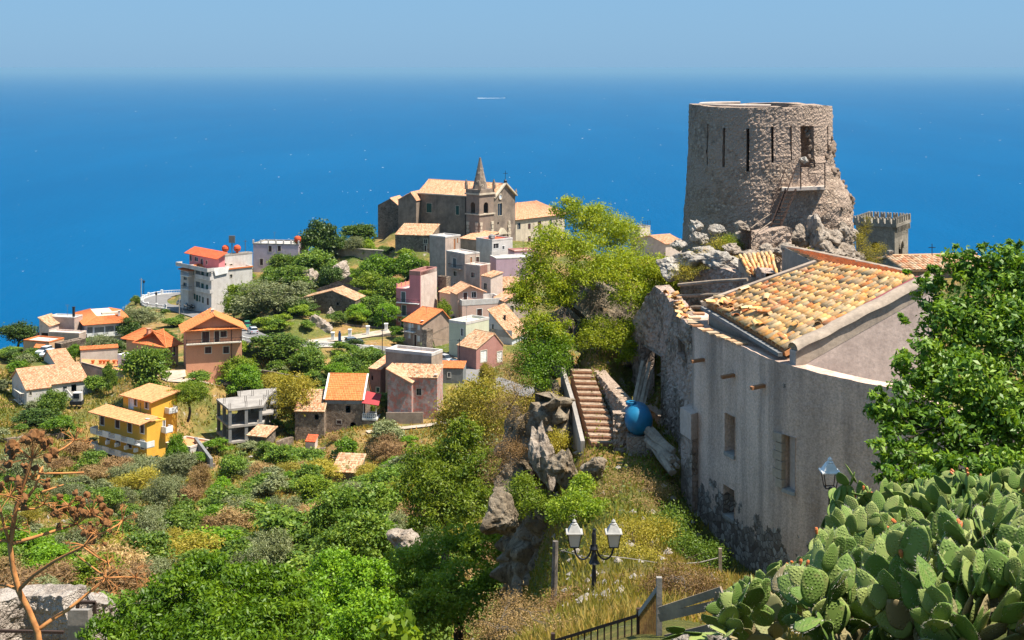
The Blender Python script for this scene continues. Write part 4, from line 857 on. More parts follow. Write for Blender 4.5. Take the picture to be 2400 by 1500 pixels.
# ---------------------------------------------------------------- cars
TY = flat('tyre',(.015,.015,.016),.8); RIM = flat('rim',(.35,.35,.36),.35,.6); LAMP = flat('headlight',(.7,.7,.68),.2); TAIL = flat('tail_light',(.4,.02,.02),.3)
def car(label, px, py, D, rz, c, est=False, body=(4.1,1.7,1.45)):
    p = W(px,py,D); r = root('parked_car',label,'car',(0,0,0),'cars parked along the road'); L,w,hh = body; m = MB()
    prof = [(-L/2,.35),(-L/2,.75),(-L/2+.15,.88),(-L*.18,.95),(L/2-.45,.95),(L/2-.02,.8),(L/2,.35)] if not est else [(-L/2,.35),(-L/2,.75),(-L/2+.1,.86),(-L*.22,.97),(L/2-.1,.97),(L/2,.75),(L/2,.35)]
    n = len(prof); vs = [(x,-w/2*(.96 if i in (0,n-1) else 1),z) for i,(x,z) in enumerate(prof)]+[(x,w/2*(.96 if i in (0,n-1) else 1),z) for i,(x,z) in enumerate(prof)]
    m.add(vs,[tuple(range(n)),tuple(range(n,2*n))[::-1]]+[(i,n+i,n+(i+1)%n,(i+1)%n) for i in range(n)])
    pm,nt,bs = nt_new('car_paint'); bs.inputs['Base Color'].default_value = c4(c); bs.inputs['Roughness'].default_value = .25; bs.inputs['Coat Weight'].default_value = .6; bs.inputs['Metallic'].default_value = .2
    m.build('body',pm,r)
    x0,x1 = (-L*.2,L*.36) if not est else (-L*.22,L*.47); t0,t1 = x0+.65,x1-(.5 if not est else .18)
    q = [(x0,-w*.46,.95),(x1,-w*.46,.95),(x1,w*.46,.95),(x0,w*.46,.95),(t0,-w*.38,hh),(t1,-w*.38,hh),(t1,w*.38,hh),(t0,w*.38,hh)]
    MB().hexa(q).build('glasshouse',ML['glass'],r)
    MB().hexa([(t0-.02,-w*.39,hh-.04),(t1+.02,-w*.39,hh-.04),(t1+.02,w*.39,hh-.04),(t0-.02,w*.39,hh-.04),(t0+.05,-w*.36,hh+.03),(t1-.05,-w*.36,hh+.03),(t1-.05,w*.36,hh+.03),(t0+.05,w*.36,hh+.03)]).build('roof',pm,r)
    for x in (-L*.31,L*.31):
        for y in (-w/2+.08,w/2-.08):
            t = MB().tube([(x,y-.1,.31),(x,y+.1,.31)],.31,14).build('wheel',TY,r); MB().tube([(x,y-.11,.31),(x,y+.11,.31)],.19,10).build('rim',RIM,t)
    for y in (-w*.36,w*.36):
        MB().box((-L/2-.005,y,.66),(.06,.36,.16)).build('headlight',LAMP,r); MB().box((L/2-.0,y,.7),(.06,.25,.22)).build('tail_light',TAIL,r)
    r.location = p; r.rotation_euler = (0,0,rz); return r
def rdir(px):  # heading of the road nearest to a pixel column
    k = min(range(10,len(RQ)-1), key=lambda i: abs(1200+RQ[i].x/RQ[i].y*F-px)); d = RQ[k+1]-RQ[k]; return math.atan2(d.y,d.x)
car('white saloon car parked on the road in front of white hotel',492,739,360,rdir(492)+math.pi,(.75,.75,.74))
car('dark estate car in the shade below the hotel shutters',442,722,377,rdir(442)+math.pi,(.02,.025,.03),True)
car('dark green car half hidden behind the estate car by hotel',425,716,382,rdir(430)+math.pi,(.02,.04,.045))
car('silver hatchback under the roadside trees behind salmon house',592,781,313,rdir(592),(.45,.47,.5),True,(3.8,1.65,1.5))
car('green and white three-wheeled van under trees behind the salmon house',578,768,322,rdir(580),(.05,.35,.18),True,(2.9,1.4,1.65))
car('grey-blue hatchback on the road above the dark retaining wall',829,806,311,rdir(829)+math.pi,(.10,.13,.16),True,(3.9,1.7,1.5))
car('light grey compact van parked near pale green house',1046,849,304,rdir(1046)+math.pi,(.55,.57,.6),True,(3.6,1.6,1.6))
car('blue car parked against the faded red house',1066,860,299.5,rdir(1066)+math.pi,(.08,.14,.20),False,(3.9,1.65,1.45))
car('dark car at end of dirt lane beside green bushes',536,906,274,R(175),(.012,.02,.035),True,(4.2,1.75,1.5))
car('white pickup parked before the arched garage at left',104,829,300,R(75),(.72,.75,.78),True)
car('small white car parked in front of the white pickup',112,836,297,R(70),(.74,.76,.79),True,(3.6,1.6,1.5))
# excavator beside the farmhouse
r = root('excavator','small grey-white excavator parked beside the farmhouse rubble','excavator',W(180,948,262)); p = r.location
m = MB().box(p+Vector((0,0,.4)),(2.2,1.5,.7)); m.build('tracks',ML['dark_iron'],r); MB().box(p+Vector((.2,0,1.5)),(1.5,1.3,1.5)).build('cab',ML['offwhite'],r); MB().box(p+Vector((.1,-.68,1.7)),(1.1,.06,.9)).build('cab_window',ML['glass'],r)
MB().beam(p+Vector((-.5,0,1.0)),p+Vector((-2.0,0,2.8)),.3).beam(p+Vector((-2.0,0,2.8)),p+Vector((-3,0,1.0)),.25).build('arm',ML['offwhite'],r); MB().box(p+Vector((-3,0,.7)),(.6,.7,.6)).build('bucket',ML['dark_iron'],r)
# lamp posts and poles of the village
def pole(label, px, py, D, hpx, mat='dark_iron', lamp=False, name='utility_pole', cat='pole', rad=.1):
    p = W(px,py,D); H = hpx/F*D; r = root(name,label,cat,p); MB().tube([p-Vector((0,0,1)),p+Vector((0,0,H))],[rad,rad*.7],8).build('shaft',ML[mat],r)
    if lamp: MB().lathe(p+Vector((0,0,H)),[(.12,0),(.28,.15),(.36,.6),(.42,.65),(.1,.95),(.03,1.1)],6).build('lantern',ML['dark_iron'],r)
    else: MB().beam(p+Vector((-.5,0,H-.4)),p+Vector((.5,0,H-.4)),.1).build('crossarm',ML[mat],r)
    return r
pole('tall pale pole at the outer edge of the road bend',331,702,405,50,'concrete',rad=.16)
pole('dark street lamp on the left edge of road bend near pale pole',337,686,412,22,lamp=True,name='street_lamp',cat='lamp')
pole('dark street lamp on the inner road bend',366,712,397,20,lamp=True,name='street_lamp',cat='lamp')
pole('white-grey pole in front of the dark parked cars',420,745,370,50,'concrete',rad=.14)
pole('slim dark pole against right wall of hotel',577,672,385,58)
pole('slim dark pole at tree edge beside hotel',534,702,375,38)
pole('slim dark pole standing before the rubble ramp wall',896,830,300,110,rad=.09)
pole('thin dark pole by the blue parked car',1077,862,296,68,rad=.1)
pole('floodlight mast behind hotel roof',575,620,388,58,'grey_shutter',rad=.12)
# foam boat, sea
def sea_mat():
    m,nt,bs = nt_new('sea_water'); co = coords(nt,(1,1,1),True)
    n = ramp(nt,noise(nt,coords(nt,(.0016,.00035,1),True),1.0,7,.65),[(.3,(.0,.062,.168)),(.5,(.0,.068,.178)),(.7,(.0,.076,.195))])
    nt.links.new(n,bs.inputs['Base Color']); bs.inputs['Roughness'].default_value = .42; bs.inputs['IOR'].default_value = 1.33; bs.inputs['Specular IOR Level'].default_value = .0; bs.inputs['Specular Tint'].default_value = (.2,.6,1,1)
    bump(nt,bs,noise(nt,coords(nt,(.06,.02,1),True),1.0,6,.65),.5,4.0)
    return m
m = MB(); rr = [0,2000,6000,20000,60000,190000]; N = 64
vs = []; fs = []
for i,q in enumerate(rr[1:]):
    for j in range(N): a = 2*math.pi*j/N; vs.append((q*math.cos(a),q*math.sin(a),SEA))
vs.append((0,0,SEA)); c0 = len(vs)-1
for j in range(N): fs.append((c0,j,(j+1)%N))
for i in range(len(rr)-2):
    for j in range(N): fs.append((i*N+j,i*N+(j+1)%N,(i+1)*N+(j+1)%N,(i+1)*N+j)[::-1][::-1])
m.add(vs,fs); o = m.build('sea',sea_mat()); tag(o,kind='structure')
FOAM = flat('foam',(.85,.87,.88),.8)
k = 330; Vv = []
for i in range(k):
    py = 790-560*random.random()**1.1; px = random.uniform(-300,2700); D = -SEA*F/(py-HZ); x = (px-1200)/F*D; s = D/F*random.uniform(.3,.85); l = s*random.uniform(1.2,4.0)
    w = s*D/(-SEA)*.32
    Vv += [(x-l,D,SEA+.4),(x,D-w,SEA+.4),(x+l,D,SEA+.4),(x,D+w,SEA+.4)]
o = link('sea_foam',quads_mesh('sea_foam',Vv,k,4),None,FOAM); tag(o,'tiny white wave crests scattered over the sea','foam',kind='stuff')
D = -SEA*F/(230-HZ); p = W(1183,230,D); r = root('motor_boat','tiny white motor boat trailing a long wake far out at sea','boat',p)
MB().hexa([p+Vector(v) for v in ((-14,-5,0),(14,0,0),(14,.1,0),(-14,5,0),(-14,-6,5),(18,-1,5),(18,1,5),(-14,6,5))]).build('hull',ML['white'],r); MB().box(p+Vector((-3,0,7.5)),(12,8,5)).build('cabin',ML['white'],r)
MB().poly(p+Vector((0,-20,.5)),p+Vector((-370,-90,.5)),p+Vector((-370,90,.5)),p+Vector((0,20,.5))).build('wake',FOAM,r)

# ---------------------------------------------------------------- aerials and sagging wires over the village
ra = random.Random(8)
for k,h in enumerate(HOUSES):
    if h.root.name.split('.')[0] in ('church','bell_tower','garden_wall','unfinished_building','ruined_cottage','shed_house','lean_to','planter_terrace','church_annexe') or k%4==3: continue
    p = h.P(h.L*ra.uniform(.3,.7),h.Rr*ra.uniform(.3,.7),h.h+.2); H = ra.uniform(1.8,3.0); m = MB().tube([p-Vector((0,0,.6)),p+Vector((0,0,H))],.035,5)
    for q in range(4): e = .5-.07*q; m.beam(p+Vector((-e,.0,H-.15*q)),p+Vector((e,.1,H-.15*q)),.025)
    m.build('aerial',ML['grey_shutter'],h.root)
    if k%3==0:
        c = h.P(.3,.4,h.h+.5); MB().lathe(c,[(.05,-.5),(.04,-.02),(.1,0),(.32,.09),(.4,.16)],10).build('satellite_dish',ML['offwhite'],h.root)
for lb,a,b,sag in (('sagging wire from pale roadside pole to the salmon house',(420,700,370),(470,800,275),1.5),('sagging wire crossing in front of the hotel side wall',(577,616,385),(534,664,375),.8),('sagging wire from slim pole to the pink house',(896,722,300),(928,735,338),1.2),('sagging wire from slim pole to the faded red house',(896,722,300),(1077,796,296),2.2)):
    A,B2 = W(*a),W(*b); o = MB().tube([A.lerp(B2,t/8)-Vector((0,0,sag*4*(t/8)*(1-t/8))) for t in range(9)],.025,4).build('overhead_wire',ML['grey_shutter']); tag(o,lb,'wire')
# ---------------------------------------------------------------- curved masonry walls
def vdisp(p, sc_, amp):
    d,_ = mnoise.voronoi(Vector(p)*sc_); e = min((d[1]-d[0])*1.6,1.0)
    return amp*(e-.45)
def curved_wall(path, s0, s1, ds, zlo, zhi, dz, ops, thick, disp=(4.0,.05), lowf=.06, closed=False, rmod=None):
    """path(s)->(x,y, nx,ny) outward normal; zlo,zhi functions of s; ops: (sa,sb,za,zb)"""
    n = max(2,int((s1-s0)/ds)); ss = sorted({*[s0+(s1-s0)*i/n for i in range(n+1)],*[o[0] for o in ops],*[o[1] for o in ops]})
    zb = min(zlo(s) for s in ss); ztp = max(zhi(s) for s in ss)
    k = max(2,int((ztp-zb)/dz)); zs = sorted({*[zb+(ztp-zb)*i/k for i in range(k+1)],*[o[2] for o in ops],*[o[3] for o in ops]})
    mb = MB(); idx = {}
    def vert(i,j):
        if (i,j) in idx: return idx[(i,j)]
        s = ss[i]; x,y,nx,ny = path(s); z = min(zs[j],zhi(s))
        q = rmod(s,z) if rmod else 0
        p = Vector((x+nx*q,y+ny*q,z)); d = vdisp(p,disp[0],disp[1])+mnoise.noise(p*.7)*lowf
        if closed and i==len(ss)-1: return vert(0,j)
        mb.v.append((p.x+nx*d,p.y+ny*d,p.z+(mnoise.noise(p*2.3)*lowf*.6 if z>=zhi(s)-1e-4 else 0))); idx[(i,j)] = len(mb.v)-1
        return idx[(i,j)]
    isop = lambda sm,zm: any(o[0]<sm<o[1] and o[2]<zm<o[3] for o in ops)
    for i in range(len(ss)-1):
        sm = (ss[i]+ss[i+1])/2; hi = max(zhi(ss[i]),zhi(ss[i+1])); lo = min(zlo(ss[i]),zlo(ss[i+1]))
        for j in range(len(zs)-1):
            if zs[j]>=hi or zs[j+1]<=lo or isop(sm,(zs[j]+zs[j+1])/2): continue
            mb.f.append((vert(i,j),vert(i+1,j),vert(i+1,j+1),vert(i,j+1)))
        # top and inner face
        a = path(ss[i]); b = path(ss[i+1]); qa = rmod(ss[i],zhi(ss[i])) if rmod else 0
        ia = Vector((a[0]-a[2]*thick,a[1]-a[3]*thick,zhi(ss[i]))); ib = Vector((b[0]-b[2]*thick,b[1]-b[3]*thick,zhi(ss[i+1])))
        ta,tb = vert(i,len(zs)-1),vert(i+1,len(zs)-1); m0 = len(mb.v); mb.v += [tuple(ib),tuple(ia)]; mb.f.append((ta,tb,m0,m0+1))
        if not any(o[0]<sm<o[1] for o in ops):
            m0 = len(mb.v); mb.v += [tuple(ia),tuple(ib),(ib.x,ib.y,lo),(ia.x,ia.y,lo)]; mb.f.append((m0,m0+1,m0+2,m0+3))
    for o in ops:
        pa,pb = path(o[0]),path(o[1]); q0 = rmod(o[0],o[3]) if rmod else 0
        A = [Vector((p[0]+p[2]*(q0+.02),p[1]+p[3]*(q0+.02),z)) for p in (pa,pb) for z in (o[2],o[3])]
        I = [Vector((p[0]-p[2]*thick,p[1]-p[3]*thick,z)) for p in (pa,pb) for z in (o[2],o[3])]
        for u,v in ((0,1),(1,3),(3,2),(2,0)): mb.poly(A[u],A[v],I[v],I[u])
    return mb
def polypath(pts):
    P = [Vector((p[0],p[1])) for p in pts]; S = [0]
    for a,b in zip(P[:-1],P[1:]): S.append(S[-1]+(b-a).length)
    def f(s):
        s = min(max(s,0),S[-1]); i = max(k for k in range(len(S)-1) if S[k]<=s+1e-9); t = (s-S[i])/(S[i+1]-S[i])
        p0,p1,p2,p3 = P[max(i-1,0)],P[i],P[i+1],P[min(i+2,len(P)-1)]
        q = .5*((2*p1)+(p2-p0)*t+(2*p0-5*p1+4*p2-p3)*t*t+(3*p1-p0-3*p2+p3)*t**3)
        d = (p1-p0)*(1-t)*.5+(p2-p1)*1.0+(p3-p2)*t*.5; d.normalize()
        return (q.x,q.y,d.y,-d.x)
    return f,S[-1]
def s_of(path,L,px):
    best = min((abs(1200+path(L*i/400)[0]/path(L*i/400)[1]*F-px),L*i/400) for i in range(401)); return best[1]
def op_px(path,L,x0,y0,x1,y1):
    a,b = sorted((s_of(path,L,x0),s_of(path,L,x1))); D = path((a+b)/2)[1]; return (a,b,-(y1-HZ)/F*D,-(y0-HZ)/F*D)
# ---------------------------------------------------------------- round tower on the ridge
def tower_mat():
    return stone('tower_masonry',(.22,.155,.115),(.50,.39,.30),(.28,.205,.155),6.5,(.34,.255,.20),.52,.035,1.0,.2)
TM = tower_mat()
tcx,tcy,tr = (1781-1200)/F*66,66.0,3.27
tw_ = root('round_tower','ruined round stone watchtower with arrow slits on the rocky ridge','tower',(tcx,tcy,-7.6))
tp = lambda s: (tcx+tr*math.sin(s),tcy-tr*math.cos(s),math.sin(s),-math.cos(s))
sm = lambda t: max(0,min(1,t))**2*(3-2*max(0,min(1,t)))
def trm(s,z):
    a = math.atan2(math.sin(s),math.cos(s)); b = sm((-z-4.3)/1.9)*sm((a-.55)/.6)*sm((2.6-a)/.6)
    jag = .12*mnoise.noise(Vector((a*3,z*2.2,1)))*sm((-z-3.2)/1)
    return .018*max(0,-z-1.7)**1.5+.72*b+jag*(1 if a>.5 else .2)
def tphi(px): return math.asin(max(-1,min(1,((px-1200)/F*65.2-tcx)/tr)))
ops = []
for px,wd,za,zb_ in ((1652,.010,-4.4,-2.55),(1684,.018,-4.45,-2.7),(1733.6,.02,-4.6,-2.7),(1787,.016,-4.2,-2.6),(1830,.009,-4.1,-2.6),(1927,.018,-3.9,-2.6)):
    s = tphi(px); ops.append((s-wd,s+wd,za,zb_))
ops.append((tphi(1853),tphi(1886),-4.45,-2.6))
mb = curved_wall(tp,-math.pi,math.pi,.026,lambda s:-10.5,lambda s:-1.74+.05*math.sin(3*s)-(.09 if .12<s<.42 else 0),.085,ops,1.0,(6.0,.05),.05,True,trm)
mb.build('wall',TM,tw_)
MB().lathe((tcx,tcy,-6.5),[(tr-.9,0),(tr-.9,.05)],32).build('floor',ML['rock_dark'],tw_)
MB().tube([(tcx+(tr-.5)*math.sin(R(a)),tcy-(tr-.5)*math.cos(R(a)),-1.70) for a in list(range(-170,8,10))],.06,5,False).build('rim_edge',ML['kerb'],tw_)
# broken masonry beside the doorway, each stone a piece
ico = None
def rock_mesh(name, seed, sub=3, rough=.35, freq=1.3, flat_=1.0):
    import bmesh
    bm = bmesh.new(); bmesh.ops.create_icosphere(bm,subdivisions=sub,radius=1)
    o = Vector((seed*7.3,seed*3.1,seed*1.7)); pr_ = random.Random(seed*13+1); planes = [(Vector((pr_.gauss(0,1),pr_.gauss(0,1),pr_.gauss(0,1))).normalized(),pr_.uniform(.62,1.0)) for _ in range(20)]
    for v in bm.verts:
        p = v.co.copy(); rad = min([d_/max(p.dot(n_),.12) for n_,d_ in planes]); rad = min(rad,1.35)
        k = mnoise.fractal(p*2.6+o,.8,2.1,6)*rough*.32+abs(mnoise.noise(p*1.4+o))*rough*.3
        v.co = p*(rad*1.08-.04-k); v.co.z *= flat_
    me = bpy.data.meshes.new(name); bm.to_mesh(me); bm.free()
    return me
RM = [rock_mesh('rock_shape',k,4 if k<6 else 2,.55 if k<6 else .3) for k in range(9)]
for m_ in RM[:6]: m_.materials.append(ML['rock'])
for m_ in RM[6:]: m_.materials.append(TM)
def rock(label, px, py, D, rx, ry=None, rz=None, k=None, mat=None, group=None):
    p = W(px,py,D); o = link('rock',RM[k if k is not None else random.randrange(6)])
    o.location = p; o.scale = (rx,ry or rx,rz or rx*.9); o.rotation_euler = (random.uniform(-.3,.3),random.uniform(-.3,.3),random.uniform(0,6.28))
    if mat: o.material_slots[0].link = 'OBJECT'; o.material_slots[0].material = mat
    return tag(o,label,'rock',group)
rs_ = random.Random(3)
for k in range(26):
    t = k/25; s = tphi(1874+30*rs_.random()*(.4+.6*t)); z = -2.75-1.75*t; q = trm(s,z)-.25+.3*t*rs_.random()
    o = link('stone',RM[6+k%3],tw_); r0 = .07+.05*rs_.random(); o.scale = (r0*1.3,r0,r0); o.location = Vector((tcx+(tr+q)*math.sin(s),tcy-(tr+q)*math.cos(s),z))-Vector(tw_.location); o.rotation_euler = (rs_.random()*3,rs_.random()*3,rs_.random()*3)
o = link('stone',RM[1],tw_); o.scale = (.2,.2,.18); p = W(1884,374,62.8); o.location = p-Vector(tw_.location)
for k in range(46):
    z = -3.2-3.6*rs_.random(); s = R(70+45*rs_.random()) if k>14 else R(52+20*rs_.random()); q = trm(s,z)
    o = link('stone',RM[6+k%3],tw_); r0 = .08+.09*rs_.random(); o.scale = (r0*1.3,r0,r0); o.location = Vector((tcx+(tr+q)*math.sin(s),tcy-(tr+q)*math.cos(s),z))-Vector(tw_.location); o.rotation_euler = (rs_.random()*3,rs_.random()*3,rs_.random()*3)
# platform, railing and ladder
def zp(x,y,D): return W(*Z(12,x,y),D)
a,b,c,d = zp(972,795,62.0),zp(1335,782,62.2),zp(1335,770,64),zp(990,775,64)
pf = root('tower_platform','small concrete landing with rusty railing fixed to the tower side','platform',a)
up = Vector((0,0,.1)); MB().hexa([a-up,b-up,c-up,d-up,a+up*.4,b+up*.4,c+up*.4,d+up*.4]).build('slab',ML['kerb'],pf)
for x,yt,yb in ((1131,598,790),(1333,575,785)): MB().beam(zp(x,yb,62.1),zp(x,yt,62.1),.045).build('post',ML['iron'],pf)
MB().beam(zp(1131,600,62.1),zp(1333,578,62.1),.035).beam(zp(1192,668,62.1),zp(1333,672,62.1),.03).beam(zp(1192,668,62.1),zp(1192,690,62.1),.03).build('rail',ML['iron'],pf)
MB().beam(zp(1333,578,62.1),zp(1360,575,63.4),.035).build('rail',ML['iron'],pf)
ld = root('iron_ladder','rusty iron ladder stair leaning against the tower below its landing','ladder',zp(920,1110,61))
L0,L1,R0,R1 = zp(880,1105,61),zp(1005,800,61.9),zp(960,1110,61),zp(1090,798,61.9)
for p,q in ((L0,L1),(R0,R1)): MB().beam(p,q,.05,.1).build('stringer',ML['iron'],ld)
for k in range(9): t = (k+.5)/9; MB().beam(L0.lerp(L1,t),R0.lerp(R1,t),.14,.035).build('tread',ML['iron'],ld)
for dx,p,q in ((0,L0,L1),(0,R0,R1)):
    MB().beam(p+Vector((0,0,.75)),q+Vector((0,0,.95)),.035).beam(p,p+Vector((0,0,.75)),.03).build('handrail',ML['iron'],ld)
gt = root('iron_gate','narrow rusty bar gate beside the tower ladder','gate',zp(925,1000,61.6))
for k in range(9): x = 890+9*k; MB().beam(zp(x,1000,61.6),zp(x,808,61.6),.022).build('bar',ML['iron'],gt)
MB().beam(zp(888,812,61.6),zp(965,812,61.6),.03).beam(zp(888,990,61.6),zp(965,990,61.6),.03).build('rail',ML['iron'],gt)
o = root('handrail','thin iron post with rope rail before the tower rocks','handrail',zp(705,1300,59.5)); MB().beam(zp(705,1300,59.5),zp(714,1125,59.5),.04).build('post',ML['iron'],o); MB().tube([zp(714,1125,59.5),zp(800,1055,60.2),zp(885,1000,61.2)],.015,4).tube([zp(745,1172,59.8),zp(885,1070,61)],.02,4).build('rope',ML['wood'],o)
# steps block under ladder
o = curved_wall(polypath([zp(718,1250,60)[:2],zp(1060,1250,60.6)[:2]])[0],0,polypath([zp(718,1250,60)[:2],zp(1060,1250,60.6)[:2]])[1],.12,lambda s:-11,lambda s:zp(900,1150+20*math.sin(s*3),60).z,.12,[],1.0,(4,.1),.1).build('stone_ledge',TM); tag(o,'rubble masonry ledge below the tower ladder','ledge')
# rocks round the tower
lab = 'grey-white limestone boulder below the round tower'
for x,y,D,a,b,c in ((250,1110,62,.62,.5,.5),(275,1210,61.6,.6,.6,.5),(110,1265,61.6,.5,.5,.4),(445,1140,61.8,.45,.4,.35),(635,1125,61.6,.42,.4,.5),(640,1190,61.2,.4,.4,.5),(450,1400,59.5,1.3,.9,.75),(200,1390,60,.9,.8,.6),(330,1330,60.5,.7,.6,.5),
    (1130,1210,61.2,.6,.6,.7),(1260,1190,61.2,.95,.8,1.1),(1380,1220,61.6,.8,.8,.9),(1500,1200,62.2,.8,.8,.8),(1560,1160,62.6,.42,.5,.42),(1340,1320,60.8,1.0,.8,.55),(1480,1350,61.4,.9,.8,.6),(1590,1370,62,.75,.8,.55),(1680,1450,62,.7,.8,.5),(1770,1520,62,.7,.8,.45),(1860,1580,61.5,.7,.8,.4),(1000,1330,60,.7,.6,.5),(830,1310,59.8,.7,.6,.45),(690,1350,59.4,.5,.5,.3),(560,1300,60.4,.6,.6,.4),(40,1440,60,.8,.8,.6)):
    rock(lab,*Z(12,x,y),D,a*(.8 if x<700 else .66),b*(.8 if x<700 else .7),c*(.72 if x<700 else .62),group='boulders round the tower',mat=None if x<480 else ML['rock_warm'])
# tree rock and cliff beside the stairs
for x,y,D,a,b,c,dk,lb in ((1385,712,66,1.7,1.5,1.4,1,'broad limestone outcrop at the foot of ridge tree trunk'),(1310,775,64,1.2,1.2,1.2,1,'limestone outcrop left of the ridge tree trunk'),(1455,770,64,1.8,1.6,1.5,1,'dark limestone outcrop right of the ridge tree trunk'),
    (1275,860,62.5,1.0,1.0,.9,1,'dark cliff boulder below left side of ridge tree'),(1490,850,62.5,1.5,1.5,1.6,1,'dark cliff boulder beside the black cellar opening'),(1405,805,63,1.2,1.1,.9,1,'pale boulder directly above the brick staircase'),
    (1270,1065,54.5,.62,.6,1.35,2,'tall pale rock pillar left of the brick staircase'),(1225,1000,58,.9,.9,1.1,1,'dark cliff rock left of the staircase behind dry shrubs'),(1205,1135,55,.85,.85,.9,1,'dark cliff rock below the pale pillar'),
    (1325,1010,56.5,.85,.9,1.3,1,'dark rock wedged under the staircase'),(1290,935,59,.9,.9,1.0,1,'dark rock behind top of the pale pillar'),(1175,1215,52,.7,.7,.7,1,'lowest dark rock of the cliff'),(1395,1095,50.5,.42,.4,.42,1,'single small boulder below the stair landing'),
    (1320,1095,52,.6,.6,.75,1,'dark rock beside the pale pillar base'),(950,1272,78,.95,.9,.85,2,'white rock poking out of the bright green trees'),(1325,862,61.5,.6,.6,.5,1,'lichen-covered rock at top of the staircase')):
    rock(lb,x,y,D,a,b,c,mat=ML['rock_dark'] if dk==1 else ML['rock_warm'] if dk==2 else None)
for x,y,D,a,c,lb in ((728,650,362,3.2,3.6,'craggy rock left of the stone ruins'),(795,640,368,3.6,3.2,'craggy rock below the church garden wall'),(775,735,338,1.4,2.2,'upright boulder beside the ruined cottage'),(752,775,328,4.0,3.4,'broad pale rock above the road ramp'),(735,748,334,1.5,1.5,'small white boulder before ruined cottage'),(815,852,292,2.4,3.2,'tall split rock below the road balustrade'),(797,862,290,1.2,2.6,'slim rock beside the tall split rock'),(1000,760,320,2.0,2.0,'rock behind the pink house')):
    rock(lb,x,y,D,a*.8,a*.8,c*.8,mat=ML['rock_warm'])
# rock face left of the staircase
cf,cfl = polypath([(W(1165,0,58.5).x,58.5),(W(1215,0,57).x,57),(W(1262,0,55.8).x,55.8),(W(1305,0,55.6).x,55.6),(W(1350,0,56.5).x,56.5)])
rf = root('limestone_cliff','dark overgrown limestone cliff face left of the brick staircase','cliff',W(1260,1050,56))
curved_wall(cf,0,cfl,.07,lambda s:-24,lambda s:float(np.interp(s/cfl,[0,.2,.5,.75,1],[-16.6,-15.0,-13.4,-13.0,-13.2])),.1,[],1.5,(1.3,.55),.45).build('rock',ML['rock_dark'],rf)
# ---------------------------------------------------------------- near house
def near_plaster(name, c, dark, zex, streak=.62):
    m,nt,bs = nt_new(name); co = coords(nt,world=True)
    base = mix(nt, ramp(nt,noise(nt,co,.8,6,.65),[(.4,0),(.7,.6)]), c, tuple(x*.72 for x in c))
    st = ramp(nt,noise(nt,coords(nt,(1.0,1.0,.07),True),1.15,6,.6),[(.44,0),(.66,streak)])
    g = nd(nt,'ShaderNodeSeparateXYZ'); nt.links.new(nd(nt,'ShaderNodeNewGeometry').outputs['Position'],g.inputs[0])
    base = mix(nt, st, base, dark)
    sp = ramp(nt,noise(nt,co,14,4,.7),[(.35,.72),(.62,1.1)]); base = mix(nt,1.0,base,sp,'MULTIPLY')
    v = nd(nt,'ShaderNodeTexVoronoi'); v.inputs['Scale'].default_value = 5.5; nt.links.new(co,v.inputs['Vector'])
    v2 = nd(nt,'ShaderNodeTexVoronoi',feature='DISTANCE_TO_EDGE'); v2.inputs['Scale'].default_value = 5.5; nt.links.new(co,v2.inputs['Vector'])
    sep = nd(nt,'ShaderNodeSeparateColor'); nt.links.new(v.outputs['Color'],sep.inputs[0])
    rub = ramp(nt,sep.outputs[0],[(0,(.13,.09,.07)),(.5,(.26,.21,.18)),(1,(.42,.37,.33))]); e = ramp(nt,v2.outputs['Distance'],[(0,0),(.1,1)]); rub = mix(nt,e,(.11,.085,.07),rub)
    mz = nd(nt,'ShaderNodeMapRange'); mz.inputs[1].default_value = zex-1.1; mz.inputs[2].default_value = zex+1.1; mz.inputs[3].default_value = .72; mz.inputs[4].default_value = .30
    nt.links.new(g.outputs[2],mz.inputs[0])
    ad = nd(nt,'ShaderNodeMath',operation='GREATER_THAN'); nt.links.new(mz.outputs[0],ad.inputs[0]); nt.links.new(noise(nt,co,.9,6,.6),ad.inputs[1])
    colr = mix(nt,ad.outputs[0],base,rub)
    nt.links.new(colr,bs.inputs['Base Color']); bs.inputs['Roughness'].default_value=.95; bs.inputs['Specular IOR Level'].default_value=.15
    hh = nd(nt,'ShaderNodeMix'); nt.links.new(ad.outputs[0],hh.inputs[0]); nt.links.new(noise(nt,co,18,4),hh.inputs[2]); nt.links.new(e,hh.inputs[3])
    bump(nt,bs,hh.outputs[0],.6,.05); return m
NP = near_plaster('weathered_plaster',(.70,.50,.40),(.17,.13,.11),-14.6)
NP2 = plaster('beige_plaster',(.55,.43,.37),(.38,.29,.25),.6,.25,.9); NC = plaster('coping_plaster',(.40,.32,.25),(.25,.2,.16),.6,.3,1.5)  # separate beige plaster for the gable wall and balcony block
nh = root('stone_farmhouse','large grey-plastered old house with heaped orange tile roof in foreground','house',(8.5,45,-16))
path,PL = polypath([(6.95,52.6),(6.375,50),(7.35,46.9),(8.25,44.0),(9.4,42.5),(10.9,41.5),(13.0,40.6),(15.5,40.2)])
def ztop(s):
    t = s/PL; x = [0,.12,.42,.56,.64,.75,.86,1.0]; z = [-9.05,-9.05,-9.1,-9.12,-9.2,-9.35,-9.95,-11.0]
    return float(np.interp(t,x,z))
wops = [op_px(path,PL,1700,972,1723,1064),op_px(path,PL,1697,1142,1722,1212),op_px(path,PL,1836,1022,1866,1150)]
mb = curved_wall(path,0,PL,.1,lambda s:-18.5,ztop,.13,wops,.55,(2.0,.012),.035); mb.build('front_wall',NP,nh)
